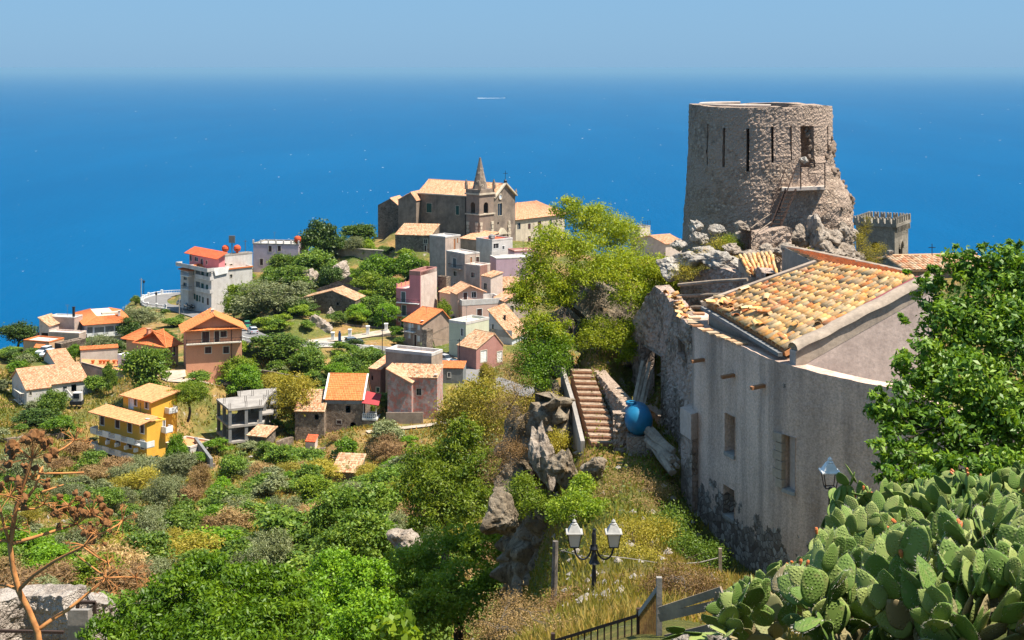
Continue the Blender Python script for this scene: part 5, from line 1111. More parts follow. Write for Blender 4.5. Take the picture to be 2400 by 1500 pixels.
for o_,nm in zip(wops,'abc'):   # near-black panel painted as room shade behind each opening, wooden lintel, sill
    a,b = path(o_[0]),path(o_[1]); sm_ = (o_[0]+o_[1])/2; c_ = path(sm_); 
    q = lambda p,dep,z: Vector((p[0]-p[2]*dep,p[1]-p[3]*dep,z))
    w = MB().hexa([q(a,.5,o_[2]),q(b,.5,o_[2]),q(b,.56,o_[2]),q(a,.56,o_[2]),q(a,.5,o_[3]),q(b,.5,o_[3]),q(b,.56,o_[3]),q(a,.56,o_[3])]).build('window',ML['dark'],nh)
    MB().beam(q(a,.42,o_[2]),q(a,.42,o_[3]),.1).beam(q(b,.42,o_[2]),q(b,.42,o_[3]),.08).beam(q(a,.42,o_[3]-.05),q(b,.42,o_[3]-.05),.08).beam(q(c_,.45,o_[2]),q(c_,.45,o_[3]),.05).build('frame',ML['wood'],w)
    MB().hexa([q(a,-.06,o_[2]-.1),q(b,-.06,o_[2]-.1),q(b,.45,o_[2]-.1),q(a,.45,o_[2]-.1),q(a,-.06,o_[2]+.01),q(b,-.06,o_[2]+.01),q(b,.45,o_[2]+.03),q(a,.45,o_[2]+.03)]).build('sill',ML['concrete'],w)
# stone jambs of the tall window
o_ = wops[2]
for k in range(6):
    z0 = o_[2]+(o_[3]-o_[2])*k/6; p = path(o_[0]-.1-.06*(k%2)); MB().box((p[0]+p[2]*.0,p[1]+p[3]*.0,z0+(o_[3]-o_[2])/12),(.3+.12*(k%2),.16,(o_[3]-o_[2])/6-.02),math.atan2(-p[2],p[3])).build('jamb_stone',ML['greypl'],nh)
for px,py in ((1650,842),(1720,878),(1790,903)):
    s = s_of(path,PL,px); p = path(s); z = -(py-HZ)/F*p[1]; MB().beam(Vector((p[0]-p[2]*.1,p[1]-p[3]*.1,z)),Vector((p[0]+p[2]*.45,p[1]+p[3]*.45,z-.06)),.16,.1).build('rain_spout',ML['old_tile'],nh)
m = MB()
for i in range(14):
    s = .3+i*.46+random.uniform(-.1,.1); p = path(s); 
    if random.random()<.8: MB().box((p[0]-p[2]*.05,p[1]-p[3]*.05,ztop(s)+.05),(.32,.42,.05),math.atan2(-p[2],p[3])+random.uniform(-.2,.2),r=random.random()).build('coping_tile',ML['old_tile'],nh)
pass
E0,E1 = W(1655,714,50.4),W(1838,822,44.2); R0_,R1_ = W(1925,620,50.6),W(2140,655,46.3)
E1.z = min(E1.z,-8.7)
# roof deck under the tiles and wall below the eave
nrm = (E1-E0).cross(R0_-E0).normalized(); nrm = nrm if nrm.z>0 else -nrm
dk = nrm*.1; MB().hexa([E0-dk*2,E1-dk*2,R1_-dk*2,R0_-dk*2,E0-dk*.4,E1-dk*.4,R1_-dk*.4,R0_-dk*.4]).build('roof_deck',ML['sand_tile'],nh)
MB().hexa([E0+Vector((.1,.1,-2.5)),E1+Vector((.1,.1,-2.5)),E1+Vector((.4,.2,-2.5)),E0+Vector((.4,.2,-2.5)),E0+Vector((.1,.1,-.25)),E1+Vector((.1,.1,-.25)),E1+Vector((.4,.2,-.25)),E0+Vector((.4,.2,-.25))]).build('eave_wall',ML['greypl'],nh)
MB().beam(E0+Vector((-.12,0,-.12)),E1+Vector((-.12,0,-.12)),.16,.12).build('gutter',ML['concrete_grey'],nh)
# left verge and right parapet
dv = (R0_-E0).normalized(); MB().beam(E0+Vector((-.1,.25,-.1)),R0_+Vector((-.1,.25,-.05)),.3,.35).build('verge',ML['greypl'],nh)
pa,pb = E1+Vector((.1,-.35,.12)),R1_+Vector((.3,-.45,.1)); k_ = Vector((.12,-.36,0))
def pw(a,b,z0,z1): return [a+Vector((0,0,z0)),b+Vector((0,0,z0)),b-k_+Vector((0,0,z0)),a-k_+Vector((0,0,z0)),a+Vector((0,0,z1)),b+Vector((0,0,z1)),b-k_+Vector((0,0,z1)),a-k_+Vector((0,0,z1))]
MB().hexa([Vector((v.x,v.y,-14)) if i<4 else v for i,v in enumerate(pw(pa+k_,pb+k_,0,0))]).build('gable_wall',NP2,nh)
mbp = MB(); nseg = 24; pr = []
for i in range(nseg+1):
    t = i/nseg; c_ = (pa+k_*.5).lerp(pb+k_*.5,t)+Vector((0,0,.04+.05*mnoise.noise(Vector((t*7,0,0))))); w2 = .30+.03*mnoise.noise(Vector((t*5,3,0))); n2 = k_.normalized()
    for q in range(7):
        a = math.pi*q/6; pr.append(c_+n2*(math.cos(a)*w2)+Vector((0,0,math.sin(a)*.2)))
    
for i in range(nseg):
    for q in range(6): mbp.f.append((i*7+q,i*7+q+1,(i+1)*7+q+1,(i+1)*7+q))
mbp.v = [tuple(v) for v in pr]; mbp.f += [tuple(range(7))]; 
lowr = MB(); lowr.v = mbp.v; lowr.f = mbp.f; lowr.build('parapet_coping',NC,nh,True)
MB().hexa(pw(pa+k_*1.02+Vector((0,0,-.55)),pb+k_*1.02+Vector((0,0,-.35)),0,.5)).build('parapet_band',NC,nh)
fl0,fl1 = E1.lerp(R1_,.52)+Vector((.12,-.28,.14)),R1_+Vector((.15,-.3,.12)); MB().beam(fl0,fl1,.34,.05).build('flashing',flat('maroon_flashing',(.26,.06,.07),.7),nh)
# tiles, one object each
def tile_shape(name, r0=.135, r1=.105, ln=.50, n=6, th=.018):
    m = MB(); vs = []
    for x,rr in ((0,r0),(ln,r1)):
        for q in range(n+1): a = math.pi*q/n; vs.append((x,math.cos(a)*rr,math.sin(a)*rr*.8))
        for q in range(n+1): a = math.pi*q/n; vs.append((x,math.cos(a)*(rr-th),math.sin(a)*(rr-th)*.8))
    k = n+1; fs = []
    for q in range(n):
        fs.append((q,2*k+q,2*k+q+1,q+1)); fs.append((k+q,k+q+1,3*k+q+1,3*k+q)); fs.append((q,q+1,k+q+1,k+q))
    m.add(vs,fs); me = bpy.data.meshes.new(name); me.from_pydata(m.v,[],m.f); me.polygons.foreach_set('use_smooth',[i%3!=2 for i in range(len(fs))]); me.update(); return me
def near_tile_mat():
    m,nt,bs = nt_new('roman_tile'); oi = nd(nt,'ShaderNodeObjectInfo')
    colr = ramp(nt,oi.outputs['Random'],[(0,(.60,.30,.11)),(.2,(.72,.38,.12)),(.4,(.66,.46,.23)),(.55,(.72,.31,.075)),(.68,(.60,.17,.05)),(.78,(.52,.37,.20)),(.88,(.38,.25,.14)),(1,(.72,.42,.15))])
    co = coords(nt); p = ramp(nt,noise(nt,coords(nt,(1,1,1),True),3.5,6,.7),[(.48,0),(.66,.75)]); colr = mix(nt,p,colr,(.20,.15,.09))
    w = ramp(nt,noise(nt,coords(nt,(1,1,1),True),9,4,.6),[(.5,0),(.72,.45)]); colr = mix(nt,w,colr,(.62,.55,.42))
    nt.links.new(colr,bs.inputs['Base Color']); bs.inputs['Roughness'].default_value=.9; bs.inputs['Specular IOR Level'].default_value=.2
    bump(nt,bs,noise(nt,coords(nt,(1,1,1),True),30,4),.5,.01); return m
NT = near_tile_mat(); TS = tile_shape('roof_tile'); TS.materials.append(NT)
def tiled(parent, e0, e1, r0, r1, nc, nr, seed=1, jit=.05, name='tile', miss=.0, sc_=1.0, lift=.0):
    from mathutils import Matrix
    rr = random.Random(seed); n_ = (e1-e0).cross((r0+r1)/2-(e0+e1)/2).normalized(); n_ = n_ if n_.z>0 else -n_
    po = Vector(parent.location)
    for i in range(nc):
        u = (i+.5)/nc; a,b = e0.lerp(e1,u),r0.lerp(r1,u); ln = (b-a).length; x = (b-a).normalized(); wd = ((e1-e0).length*(1)/nc)
        for j in range(nr):
            if rr.random()<miss: continue
            t = j/nr; wj = (e0.lerp(r0,t)-e1.lerp(r1,t)).length/nc
            p = a.lerp(b,t)+n_*(.02+lift+rr.uniform(-.012,.02))
            ang = rr.gauss(0,jit)*(3 if rr.random()<.06 else 1)
            xx = (x+n_*.07).normalized(); y = n_.cross(xx).normalized(); z = xx.cross(y)
            xx2 = xx*math.cos(ang)+y*math.sin(ang); y2 = z.cross(xx2)
            o = link(name,TS,parent); lx = ln/nr*1.22/.5
            M_ = Matrix((xx2*lx,y2*(wj/.25),z*1.0)).transposed().to_4x4(); M_.translation = p-po+Vector((0,0,0)); o.matrix_local = M_
tiled(nh,E0,E1,R0_,R1_,22,13,5,.05)
rubt = root('loose_tiles','loose broken roof tiles scattered over foreground roof eave','tiles',(E0+E1)/2); 
rr = random.Random(11)
for k in range(26):
    u = rr.random(); t = rr.random()*.35; p = E0.lerp(E1,u).lerp(R0_.lerp(R1_,u),t)+nrm*.16
    o = link('tile',TS,rubt); o.location = p-Vector(rubt.location); o.rotation_euler = (rr.uniform(-.4,.4),rr.uniform(-.3,.3),rr.uniform(0,6.28)); o.scale = (.9,.9,.9)
# second roof behind the ridge
B0,B1 = W(1836,583,54.8),W(2128,645,48.9)
r2 = MB().tiles(R0_+Vector((.05,.05,0)),R1_+Vector((.05,.05,0)),B0,B1,.25,.42,.1,.1,.02); r2.build('back_roof',NT if False else ML['sand_tile'],nh)
MB().tube([B0+Vector((0,.1,.05)),B0.lerp(B1,.5)+Vector((0,.1,.07)),B1+Vector((0,.1,.05))],.12,8).build('back_coping',NC,nh)
MB().hexa([Vector((v.x,v.y,-12)) for v in (B0,R0_,R0_+Vector((.3,.2,0)),B0+Vector((.3,.2,0)))]+[B0+Vector((0,0,.08)),R0_+Vector((0,0,-.05)),R0_+Vector((.3,.2,-.05)),B0+Vector((.3,.2,.08))]).build('side_wall',ML['greypl'],nh)
MB().hexa([Vector((v.x,v.y,-12)) for v in (B0,B1,B1+Vector((0,.3,0)),B0+Vector((0,.3,0)))]+[B0,B1,B1+Vector((0,.3,0)),B0+Vector((0,.3,0))]).build('back_wall',ML['greypl'],nh)
# small hut roof behind
e0,e1,t0,t1 = W(1757,648,56.4),W(1824,645,56.2),W(1730,604,58.6),W(1812,596,58.6)
hut = root('tiled_hut','small hut with chunky weathered roman tiles behind the farmhouse roof','hut',(e0+e1)/2)
tiled(hut,e0,e1,t0,t1,8,6,9,.05); dn = Vector((0,0,-2.2)); MB().hexa([e0+dn,e1+dn,t1+dn,t0+dn,e0+Vector((0,0,-.06)),e1+Vector((0,0,-.06)),t1+Vector((0,0,-.06)),t0+Vector((0,0,-.06))]).build('wall',ML['greypl'],hut)
# ---------------------------------------------------------------- roofless ruin left of the house
ML['ruin'] = stone('ruin_masonry',(.16,.115,.09),(.44,.35,.28),(.25,.19,.15),4.5,(.42,.31,.255),.50,.06,1.0,.12)
rn = root('roofless_ruin','roofless rubble ruin with bare roof poles joined to the farmhouse','ruin',W(1560,800,56))
path2,P2L = polypath([(W(1478,0,60.5).x,60.5),(W(1535,0,58).x,58),(W(1580,0,54.3).x,54.3),(W(1626,0,50.4).x,50.4)])
def zt2(s):
    px = 1200+path2(s)[0]/path2(s)[1]*F; py = np.interp(px,[1478,1515,1535,1575,1605,1626],[760,690,668,712,752,788]); return float(-(py-HZ)/F*path2(s)[1])+.06*mnoise.noise(Vector((s*3,0,0)))
ro = [op_px(path2,P2L,1590,800,1606,838),op_px(path2,P2L,1502,822,1550,962)]
curved_wall(path2,0,P2L,.09,lambda s:-17,zt2,.1,ro,.6,(3.6,.11),.12).build('front_wall',ML['ruin'],rn)
for o_ in ro:
    a,b = path2(o_[0]),path2(o_[1]); q = lambda p,dep,z: Vector((p[0]-p[2]*dep,p[1]-p[3]*dep,z)); dep = .35 if o_ is ro[0] else .95
    MB().hexa([q(a,dep,o_[2]),q(b,dep,o_[2]),q(b,dep+.1,o_[2]),q(a,dep+.1,o_[2]),q(a,dep,o_[3]),q(b,dep,o_[3]),q(b,dep+.1,o_[3]),q(a,dep+.1,o_[3])]).build('niche_back' if dep<.5 else 'painted_shade_panel',ML['ruin'] if dep<.5 else ML['dark'],rn)  # the deep one is a near-black panel painted as cellar shade
path3,P3L = polypath([(W(1592,0,61).x,61),(W(1680,0,59).x,59),(W(1758,0,57).x,57),(W(1790,0,54.5).x,54.5)])
curved_wall(path3,0,P3L,.12,lambda s:-13,lambda s:-(634+6*math.sin(s*2)-HZ)/F*path3(s)[1],.12,[],.5,(4.2,.12),.08).build('back_wall',ML['ruin'],rn)
for a,b,c,d in ((1590,668,1752,655),(1594,694,1722,690),(1602,722,1658,720)): MB().tube([W(a,b,56.5),W((a+c)/2,(b+d)/2-1,55.5),W(c,d,54.5)],[.07,.08,.07],7).build('roof_pole',ML['wood'],rn)
rr = random.Random(5)
for k in range(22):
    s = P2L*(.42+.35*rr.random()); p = path2(s); o = link('tile',TS,rn); o.location = Vector((p[0]-p[2]*.3*rr.random(),p[1]-p[3]*.3,zt2(s)+.08))-Vector(rn.location); o.rotation_euler = (rr.uniform(-.5,.5),rr.uniform(-.5,.5),rr.uniform(0,6.28)); o.scale = (.6,.8,.8)
for k in range(5): MB().beam(W(1482+k*6,958,55.2),W(1506+k*5.5,860+rr.uniform(-15,15),57.6),.12,.03).build('leaning_plank',ML['wood'],rn)
# projecting block at the foot of the house
bk = root('masonry_block','small plastered balcony block projecting from left end of farmhouse','block',W(1610,1060,49.5))
q0,q1 = W(1594,955,50.2),W(1620,985,49.2); z1 = q0.z
MB().hexa([Vector((q0.x,q0.y,-12.9)),Vector((q1.x,q1.y,-12.9)),Vector((q1.x+.8,q1.y+.8,-12.9)),Vector((q0.x+.8,q0.y+1,-12.9)),q0,Vector((q1.x,q1.y,z1)),Vector((q1.x+.8,q1.y+.8,z1)),Vector((q0.x+.8,q0.y+1,z1))]).build('plaster_front',NP2,bk)
MB().hexa([Vector((q0.x+.03,q0.y+.03,-18)),Vector((q1.x+.03,q1.y+.03,-18)),Vector((q1.x+.8,q1.y+.8,-18)),Vector((q0.x+.8,q0.y+1,-18)),Vector((q0.x+.03,q0.y+.03,-12.9)),Vector((q1.x+.03,q1.y+.03,-12.9)),Vector((q1.x+.8,q1.y+.8,-12.9)),Vector((q0.x+.8,q0.y+1,-12.9))]).build('rubble_base',ML['ruin'],bk)
# ---------------------------------------------------------------- brick staircase
BR = plaster('brick_riser',(.34,.17,.095),(.20,.10,.06),.7,.1,3); TR = plaster('tread_litter',(.36,.27,.20),(.20,.135,.085),.8,0,5)
stp = root('brick_staircase','weathered brick staircase climbing beside a rubble wall','staircase',W(1418,1050,53.6))
S0,S1 = W(1421,1046,53.6),W(1361,866,59.6); N = 13
for k in range(N):
    p = S0.lerp(S1,k/N); q = S0.lerp(S1,(k+1)/N); hw = .57-.16*k/N; dz = (S1.z-S0.z)/N; f = Vector((.12,1,0)).normalized(); s_ = Vector((f.y,-f.x,0)); dep = (q-p); dep.z = 0
    a = p-s_*hw; b = p+s_*hw
    m = MB().hexa([v+Vector((0,0,-1.0)) for v in (a,b,b+dep,a+dep)]+[v+Vector((0,0,dz)) for v in (a,b,b+dep,a+dep)]); st_ = m.build('step',BR,stp)
    MB().hexa([v+Vector((0,0,dz)) for v in (a+dep*.12,b+dep*.12,b+dep,a+dep)]+[v+Vector((0,0,dz+.025)) for v in (a+dep*.12,b+dep*.12,b+dep,a+dep)]).build('tread',TR,st_)
    nb = 9
    for j in range(nb):
        c_ = a.lerp(b,(j+.5)/nb)+Vector((0,0,dz*.5)); MB().box(c_-f*.012,(2*hw/nb-.015,.05,dz*.8),math.atan2(s_.y,s_.x)).build('brick',BR,st_)
pw1,pL1 = polypath([(W(1476,0,53.2).x,53.2),(W(1447,0,55.2).x,55.2),(W(1415,0,57.5).x,57.5),(W(1379,0,60.6).x,60.6)])
def ztw(s): px = 1200+pw1(s)[0]/pw1(s)[1]*F; return float(-(np.interp(px,[1379,1400,1440,1476],[850,880,925,968])-HZ)/F*pw1(s)[1])
def flip(path): return lambda s: (path(s)[0],path(s)[1],-path(s)[2],-path(s)[3])
sw = root('stair_wall','rough rubble wall along the right side of the brick staircase','wall',W(1460,1000,54))
curved_wall(flip(pw1),0,pL1,.08,lambda s:-16,ztw,.08,[],.5,(4.5,.13),.06).build('wall',TM,sw)
a_ = pw1(0); curved_wall(lambda s:(a_[0]-.62+ s,a_[1]-.02,0,-1),0,.62,.08,lambda s:-16.5,lambda s:ztw(0)-.02,.08,[],.5,(4,.12),.05).build('wall_end',TM,sw)
wallstrip('stair_kerb','low plaster kerb along left side of the brick staircase',[S0+Vector((-.8,.2,.15)),S0.lerp(S1,.5)+Vector((-.72,0,.25)),S1+Vector((-.68,0,.1))],2.5,ML['concrete'],.16)
o = MB().prism([(p.x,p.y) for p in (W(1390,0,53.4),W(1480,0,52.4),W(1545,0,50.5),W(1470,0,49.4),W(1398,0,51))],-17,-14.62).build('stair_landing',ML['concrete']); tag(o,'bare concrete landing at the foot of the brick staircase','landing')
# blue tank
tk = root('water_tank','round blue plastic water tank beside the stair wall','tank',W(1490,1012,53.8)); p = W(1496,982,53.2)
TB = flat('blue_plastic',(.010,.15,.29),.45,0,.4)
prof = [(.02,-.75),(.22,-.72),(.38,-.6),(.48,-.4),(.5,-.2),(.5,.5),(.46,.66),(.3,.76),(.02,.8)]
mbk = MB().lathe((0,0,0),prof,28); mbk.v = [(p.x+v[0]*1.04,p.y+v[2],p.z+v[1]*1.08) for v in mbk.v]; mbk.build('shell',TB,tk,True)
MB().box((p.x,p.y+.05,p.z-1.75),(.9,1.3,2.46)).build('plinth',TM,tk)
MB().lathe((p.x-.25,p.y+.3,p.z+.48),[(.2,0),(.2,.1),(.16,.12)],14).build('lid',TB,tk)
# timber heap
tb = root('timber_heap','heap of weathered grey roof timbers lying beside the farmhouse','timber',W(1555,1060,51)); rr = random.Random(4)
for k in range(13):
    t = k/12; a = W(1500+rr.uniform(0,30)+t*14,1000+t*48+rr.uniform(-6,6),53-t*1.2); b = W(1578+rr.uniform(-6,16),1062+t*45+rr.uniform(-8,8),50.6-t*.9); mid = a.lerp(b,.5)+Vector((rr.uniform(-.08,.08),0,rr.uniform(-.03,.08)))
    MB().tube([a,mid,b],[rr.uniform(.07,.12),rr.uniform(.09,.14),rr.uniform(.07,.1)],7).build('log',ML['wood'],tb)
# ---------------------------------------------------------------- street lamps, fences
PALE = plaster('pale_lamp_metal',(.36,.35,.33),(.35,.33,.3),.4,.2,4); GL,nt_,b_ = nt_new('milky_glass'); b_.inputs['Base Color'].default_value=(.62,.63,.62,1); b_.inputs['Roughness'].default_value=.25; b_.inputs['Transmission Weight'].default_value=.25
def lantern(p, s, parent, cage=False, topm=None):
    def sq(c,h,z): return [c+Vector((x*h,y*h,z)) for x,y in ((-1,-1),(1,-1),(1,1),(-1,1))]
    ca = lambda a,b,m_,n: MB().hexa(a+b).build(n,m_,parent)
    if not cage: ca(sq(p,.13*s,.0),sq(p,.2*s,.42*s),GL,'lantern_glass')
    m = MB()
    for x,y in ((-1,-1),(1,-1),(1,1),(-1,1)): m.beam(p+Vector((x*.135*s,y*.135*s,0)),p+Vector((x*.207*s,y*.207*s,.43*s)),.022*s)
    for h,z in ((.135,0),(.21,.43)):
        q = sq(p,h*s,z*s)
        for a,b in zip(q,q[1:]+q[:1]): m.beam(a,b,.025*s)
    m.build('lantern_frame',ML['iron'] if cage else ML['dark_iron'],parent)
    tm_ = topm or PALE
    ca(sq(p,.26*s,.43*s),sq(p,.25*s,.46*s),tm_,'lantern_brim'); ca(sq(p,.2*s,.46*s),sq(p,.1*s,.66*s),tm_,'lantern_cap'); MB().lathe(p+Vector((0,0,.66*s)),[(.08*s,0),(.1*s,.03*s),(.05*s,.07*s),(.07*s,.1*s),(.03*s,.15*s),(.01*s,.17*s)],8).build('finial',tm_,parent)
lp = root('street_lamp','black twin-arm street lamp with two pale lanterns above dry shrubs','lamp',W(1392,1480,33)); D=33
MB().tube([W(1392,1500,D),W(1392,1345,D),W(1392,1330,D),W(1393,1240,D)],[.07,.055,.04,.035],8).lathe(W(1392,1322,D),[(.05,0),(.13,.02),(.09,.1),(.05,.3),(.08,.35),(.05,.42),(.05,.7),(.02,.8)],8).build('post',ML['dark_iron'],lp)
for px,sg in ((1346,-1),(1438,1)):
    pts = [W(1392+sg*6,1277,D)]+[W(1392+sg*(26-20*math.cos(R(a))),1277+32*math.sin(R(a))+2,D) for a in range(15,181,15)]+[W(px,1284,D)]
    MB().tube(pts,.022,6).build('arm',ML['dark_iron'],lp); lantern(W(px,1282,D)+Vector((0,0,.02)),.76,lp)
l2 = root('street_lamp','rusty open lantern with white cap rising behind the prickly pears','lamp',W(1945,1300,24)); D=24
MB().tube([W(1946,1330,D),W(1946,1142,D)],[.05,.03],8).build('post',ML['iron'],l2); lantern(W(1945,1142,D),.62,l2,True,ML['white'])
o = MB().tube([W(1298,1420,35),W(1300,1340,35),W(1302,1268,35)],[.08,.075,.07],8).build('wooden_post',ML['bark_grey']); tag(o,'bleached wooden post left of the twin street lamp','post')
o = MB().tube([W(1318,1290,35),W(1350,1300,34),W(1391,1310,33)],.008,4).tube([W(1392,1300,33),W(1470,1308,34),W(1570,1323,37),W(1640,1318,40),W(1700,1303,43)],.012,4).build('slack_cable',ML['concrete']); tag(o,'slack pale cable running from street lamp to farmhouse','cable')
fe = root('iron_fence','plain dark iron railing in the bottom foreground','fence',W(1400,1480,17)); D=17
fp = [W(1296,1503,17.6),W(1497,1442,16.4)]
MB().beam(fp[0],fp[1],.035).beam(fp[0]-Vector((0,0,.75)),fp[1]-Vector((0,0,.75)),.03).build('rail',ML['iron'],fe)
for k in range(14): p = fp[0].lerp(fp[1],k/13); MB().beam(p,p-Vector((0,0,.95)),.018).build('bar',ML['iron'],fe)
MB().beam(fp[1]+Vector((0,0,.08)),fp[1]-Vector((0,0,1)),.05).build('post',ML['iron'],fe)
MB().beam(fp[0]+Vector((0,0,.1)),fp[0]-Vector((0,0,1)),.05).build('post',ML['iron'],fe)
ga = root('rusty_gate','rusty yellow bar gate leaning at the end of the iron railing','gate',W(1520,1460,16.2)); gA,gB = W(1499,1440,16.4),W(1545,1378,15.8); YR = plaster('rusty_yellow',(.38,.22,.07),(.16,.08,.04),.7,.3,6)
MB().beam(gA,gB,.05).build('rail',ML['concrete'],ga); MB().beam(gB+Vector((0,0,.12)),gB-Vector((0,0,1.1)),.06).build('post',ML['concrete'],ga)
for k in range(12): p = gA.lerp(gB,(k+.5)/12); MB().beam(p,p-Vector((0,0,.95)),.016).build('bar',YR,ga)
wf = root('wooden_fence','grey plank fence between gate and prickly pears','fence',W(1620,1440,15.6))
for x0,y0,x1,y1 in ((1546,1432,1692,1384),(1546,1448,1690,1414),(1560,1497,1692,1466)): MB().beam(W(x0,y0,15.7),W(x1,y1,15.2),.03,.085).build('plank',ML['wood'],wf)
MB().beam(W(1684,1385,15.25),W(1676,1500,15.3),.08).build('post',ML['wood'],wf)
MB().beam(W(1688,1285,41),W(1688,1340,41),.09).build('stake',ML['wood'],wf)
for k in range(9): rock('pale rounded stone of the low wall along the bottom edge',1585+k*24+random.uniform(-5,5),1500+random.uniform(-3,4),12.6,.07,.07,.045,group='stones of the low front wall')
# ruined white wall, bottom left
rw = root('ruined_wall','crumbling white plastered ruin wall at bottom left corner','ruin',W(120,1460,57)); 
p4,pl4 = polypath([(W(-60,0,56).x,56),(W(60,0,58).x,58),(W(150,0,57).x,57),(W(215,0,56.5).x,56.5),(W(290,0,57.5).x,57.5)])
PW = stone('white_ruin',(.18,.145,.12),(.40,.34,.29),(.27,.225,.19),6.5,(.38,.33,.285),.50,.05,1.0,.25)
def zt4(s): px = 1200+p4(s)[0]/p4(s)[1]*F; return float(-(np.interp(px,[-60,20,60,145,152,170,205,215,275,290],[1420,1405,1398,1398,1450,1462,1420,1416,1412,1440])-HZ)/F*p4(s)[1])+.08*mnoise.noise(Vector((s*4,0,0)))
curved_wall(p4,0,pl4,.1,lambda s:-28,zt4,.1,[],1.4,(2.6,.14),.2).build('wall',PW,rw)
MB().beam(W(180,1412,55.5),W(224,1412,55.5),.12).beam(W(222,1412,55.5),W(222,1445,55.5),.12).beam(W(182,1412,55.5),W(182,1425,55.5),.12).build('iron_frame',ML['iron'],rw)
MB().beam(W(-30,1478,54),W(150,1482,54),.1).build('iron_beam',ML['iron'],rw)
MB().hexa([W(172,1470,55.8)+Vector((x,y,z)) for z in (-.6,.7) for x,y in ((-.2,-.1),(.6,-.1),(.7,.1),(-.1,.1))]).build('plaster_slab',ML['concrete'],rw)
# ---------------------------------------------------------------- castellated tower, chapel, far buildings behind the ridge
ML['ashlar'] = stone('ashlar',(.24,.21,.17),(.34,.30,.25),(.20,.175,.15),1.6,None,.5,.03,.5,.05)
h = House('castellated_tower','square castle tower with swallow-tail battlements and arched windows','14',(0,0),0,pl=0,pr=0,ll=1,rl=1) if False else House('castellated_tower','square castle tower with swallow-tail battlements and arched windows',14,(778,640),30,420,902,208,'ashlar',D=135,ext=10,cat='tower')
h.op('R',(815,340,850,495,'a')); h.op('L',(560,345,640,400,'a')); h.wallmesh().build('wall',ML['ashlar'],h.root)
ring_course(h,h.h-.0,h.h+.28,.22,'cornice',ML['ashlar']); ring_course(h,h.h-1.9*0-4.6,h.h-4.4,.15,'string_course',ML['ashlar'])
for side,n in (('L',7),('R',7)):
    Wd = h.L if side=='L' else h.Rr
    for q in (0,1):
        for k in range(n):
            a = Wd*(k)/(n-1); p = (h.P(a,0 if q==0 else h.Rr,h.h+.28) if side=='L' else h.P(0 if q==0 else h.L,a,h.h+.28)); d = h.dl if side=='L' else h.dr; an = math.atan2(d.y,d.x)
            if (side=='R') and k in (0,n-1): continue
            MB().box(p+Vector((0,0,.22)),(.42,.34,.44),an).box(p+d*.14+Vector((0,0,.52)),(.13,.34,.16),an).box(p-d*.14+Vector((0,0,.52)),(.13,.34,.16),an).build('merlon',ML['ashlar'],h.root)
for k in range(10): MB().box(h.P(-.12,h.Rr*(k+.5)/10,h.h-.3),(.25,.16,.5),math.atan2(h.dl.y,h.dl.x)).build('corbel',ML['ashlar'],h.root)
b0,zz = h.at('R',832,345); MB().tube([h.P(-.08,b0+.62*math.cos(R(a)),zz-.6+.75*math.sin(R(a))) for a in range(0,181,15)],.12,6).build('window_arch',ML['ashlar'],h.root)
h = House('chapel','stone chapel with rust-brown tile roof and thin iron cross right of castle tower',14,(895,660),82,None,1700,605,'ashlar',ll=6,D=112,ext=5,cat='chapel'); h.gable('b',.55,.3,'old_tile',rp=.6,tw=.3); 
p = W(*Z(14,1123,470),114); MB().beam(p,p+Vector((0,0,.95)),.05).beam(p+Vector((-.28,0,.65)),p+Vector((.28,0,.65)),.05).build('cross',ML['dark_iron'],h.root)
h.chimney(h.L*.6,.1,h.h+.45,.3,.5,'ashlar')
h = House('townhouse','far flat-roofed house with rooftop railing between ridge tree and round tower',0,(1500,590),40,1478,1524,532,'convent',D=400,ext=8); h.flat(.3,'deck',cap='concrete')
for k in range(5): MB().beam(h.P(0,h.Rr*k/4,h.h),h.P(0,h.Rr*k/4,h.h+1.4),.08).build('roof_rail_post',ML['dark_iron'],h.root)
MB().beam(h.P(0,0,h.h+1.4),h.P(0,h.Rr,h.h+1.4),.06).beam(h.P(0,0,h.h+.7),h.P(0,h.Rr,h.h+.7),.06).build('roof_rail',ML['dark_iron'],h.root)
h = House('townhouse','distant low pale house with tile roof below the round tower at left',0,(1560,610),60,None,1605,572,'creamw',ll=14,D=380,ext=8); h.gable('b',1.5,.3,'pink_tile')
h = House('townhouse','distant cream house just right of ridge tree crown',0,(1530,612),60,None,1566,562,'convent',ll=10,D=395,ext=8); h.flat(.3,'deck')
# ---------------------------------------------------------------- terrain mesh
def ground_mat():
    m,nt,bs = nt_new('dry_hillside'); co = coords(nt,world=True)
    a = ramp(nt,noise(nt,co,.11,6,.62),[(.34,(.085,.115,.025)),(.48,(.15,.14,.04)),(.58,(.30,.19,.07)),(.68,(.26,.155,.075)),(.8,(.19,.14,.08))])
    f = ramp(nt,noise(nt,co,1.7,6,.7),[(.3,.6),(.65,1.2)]); a = mix(nt,1.0,a,f,'MULTIPLY')
    s = ramp(nt,noise(nt,co,.75,6,.7),[(.6,0),(.66,.8)]); a = mix(nt,s,a,(.36,.31,.26))
    nt.links.new(a,bs.inputs['Base Color']); bs.inputs['Roughness'].default_value=1; bs.inputs['Specular IOR Level'].default_value=.1
    bump(nt,bs,noise(nt,co,1.6,8,.72),1.0,.35); return m
nu,nv = 430,560
pxs = np.linspace(-620,3020,nu); Ds = np.exp(np.linspace(math.log(1.2),math.log(900),nv))
PX,DD = np.meshgrid(pxs,Ds); XX = (PX-1200)/F*DD; ZZ = gz(XX,DD)
_lg = np.log(Ds)
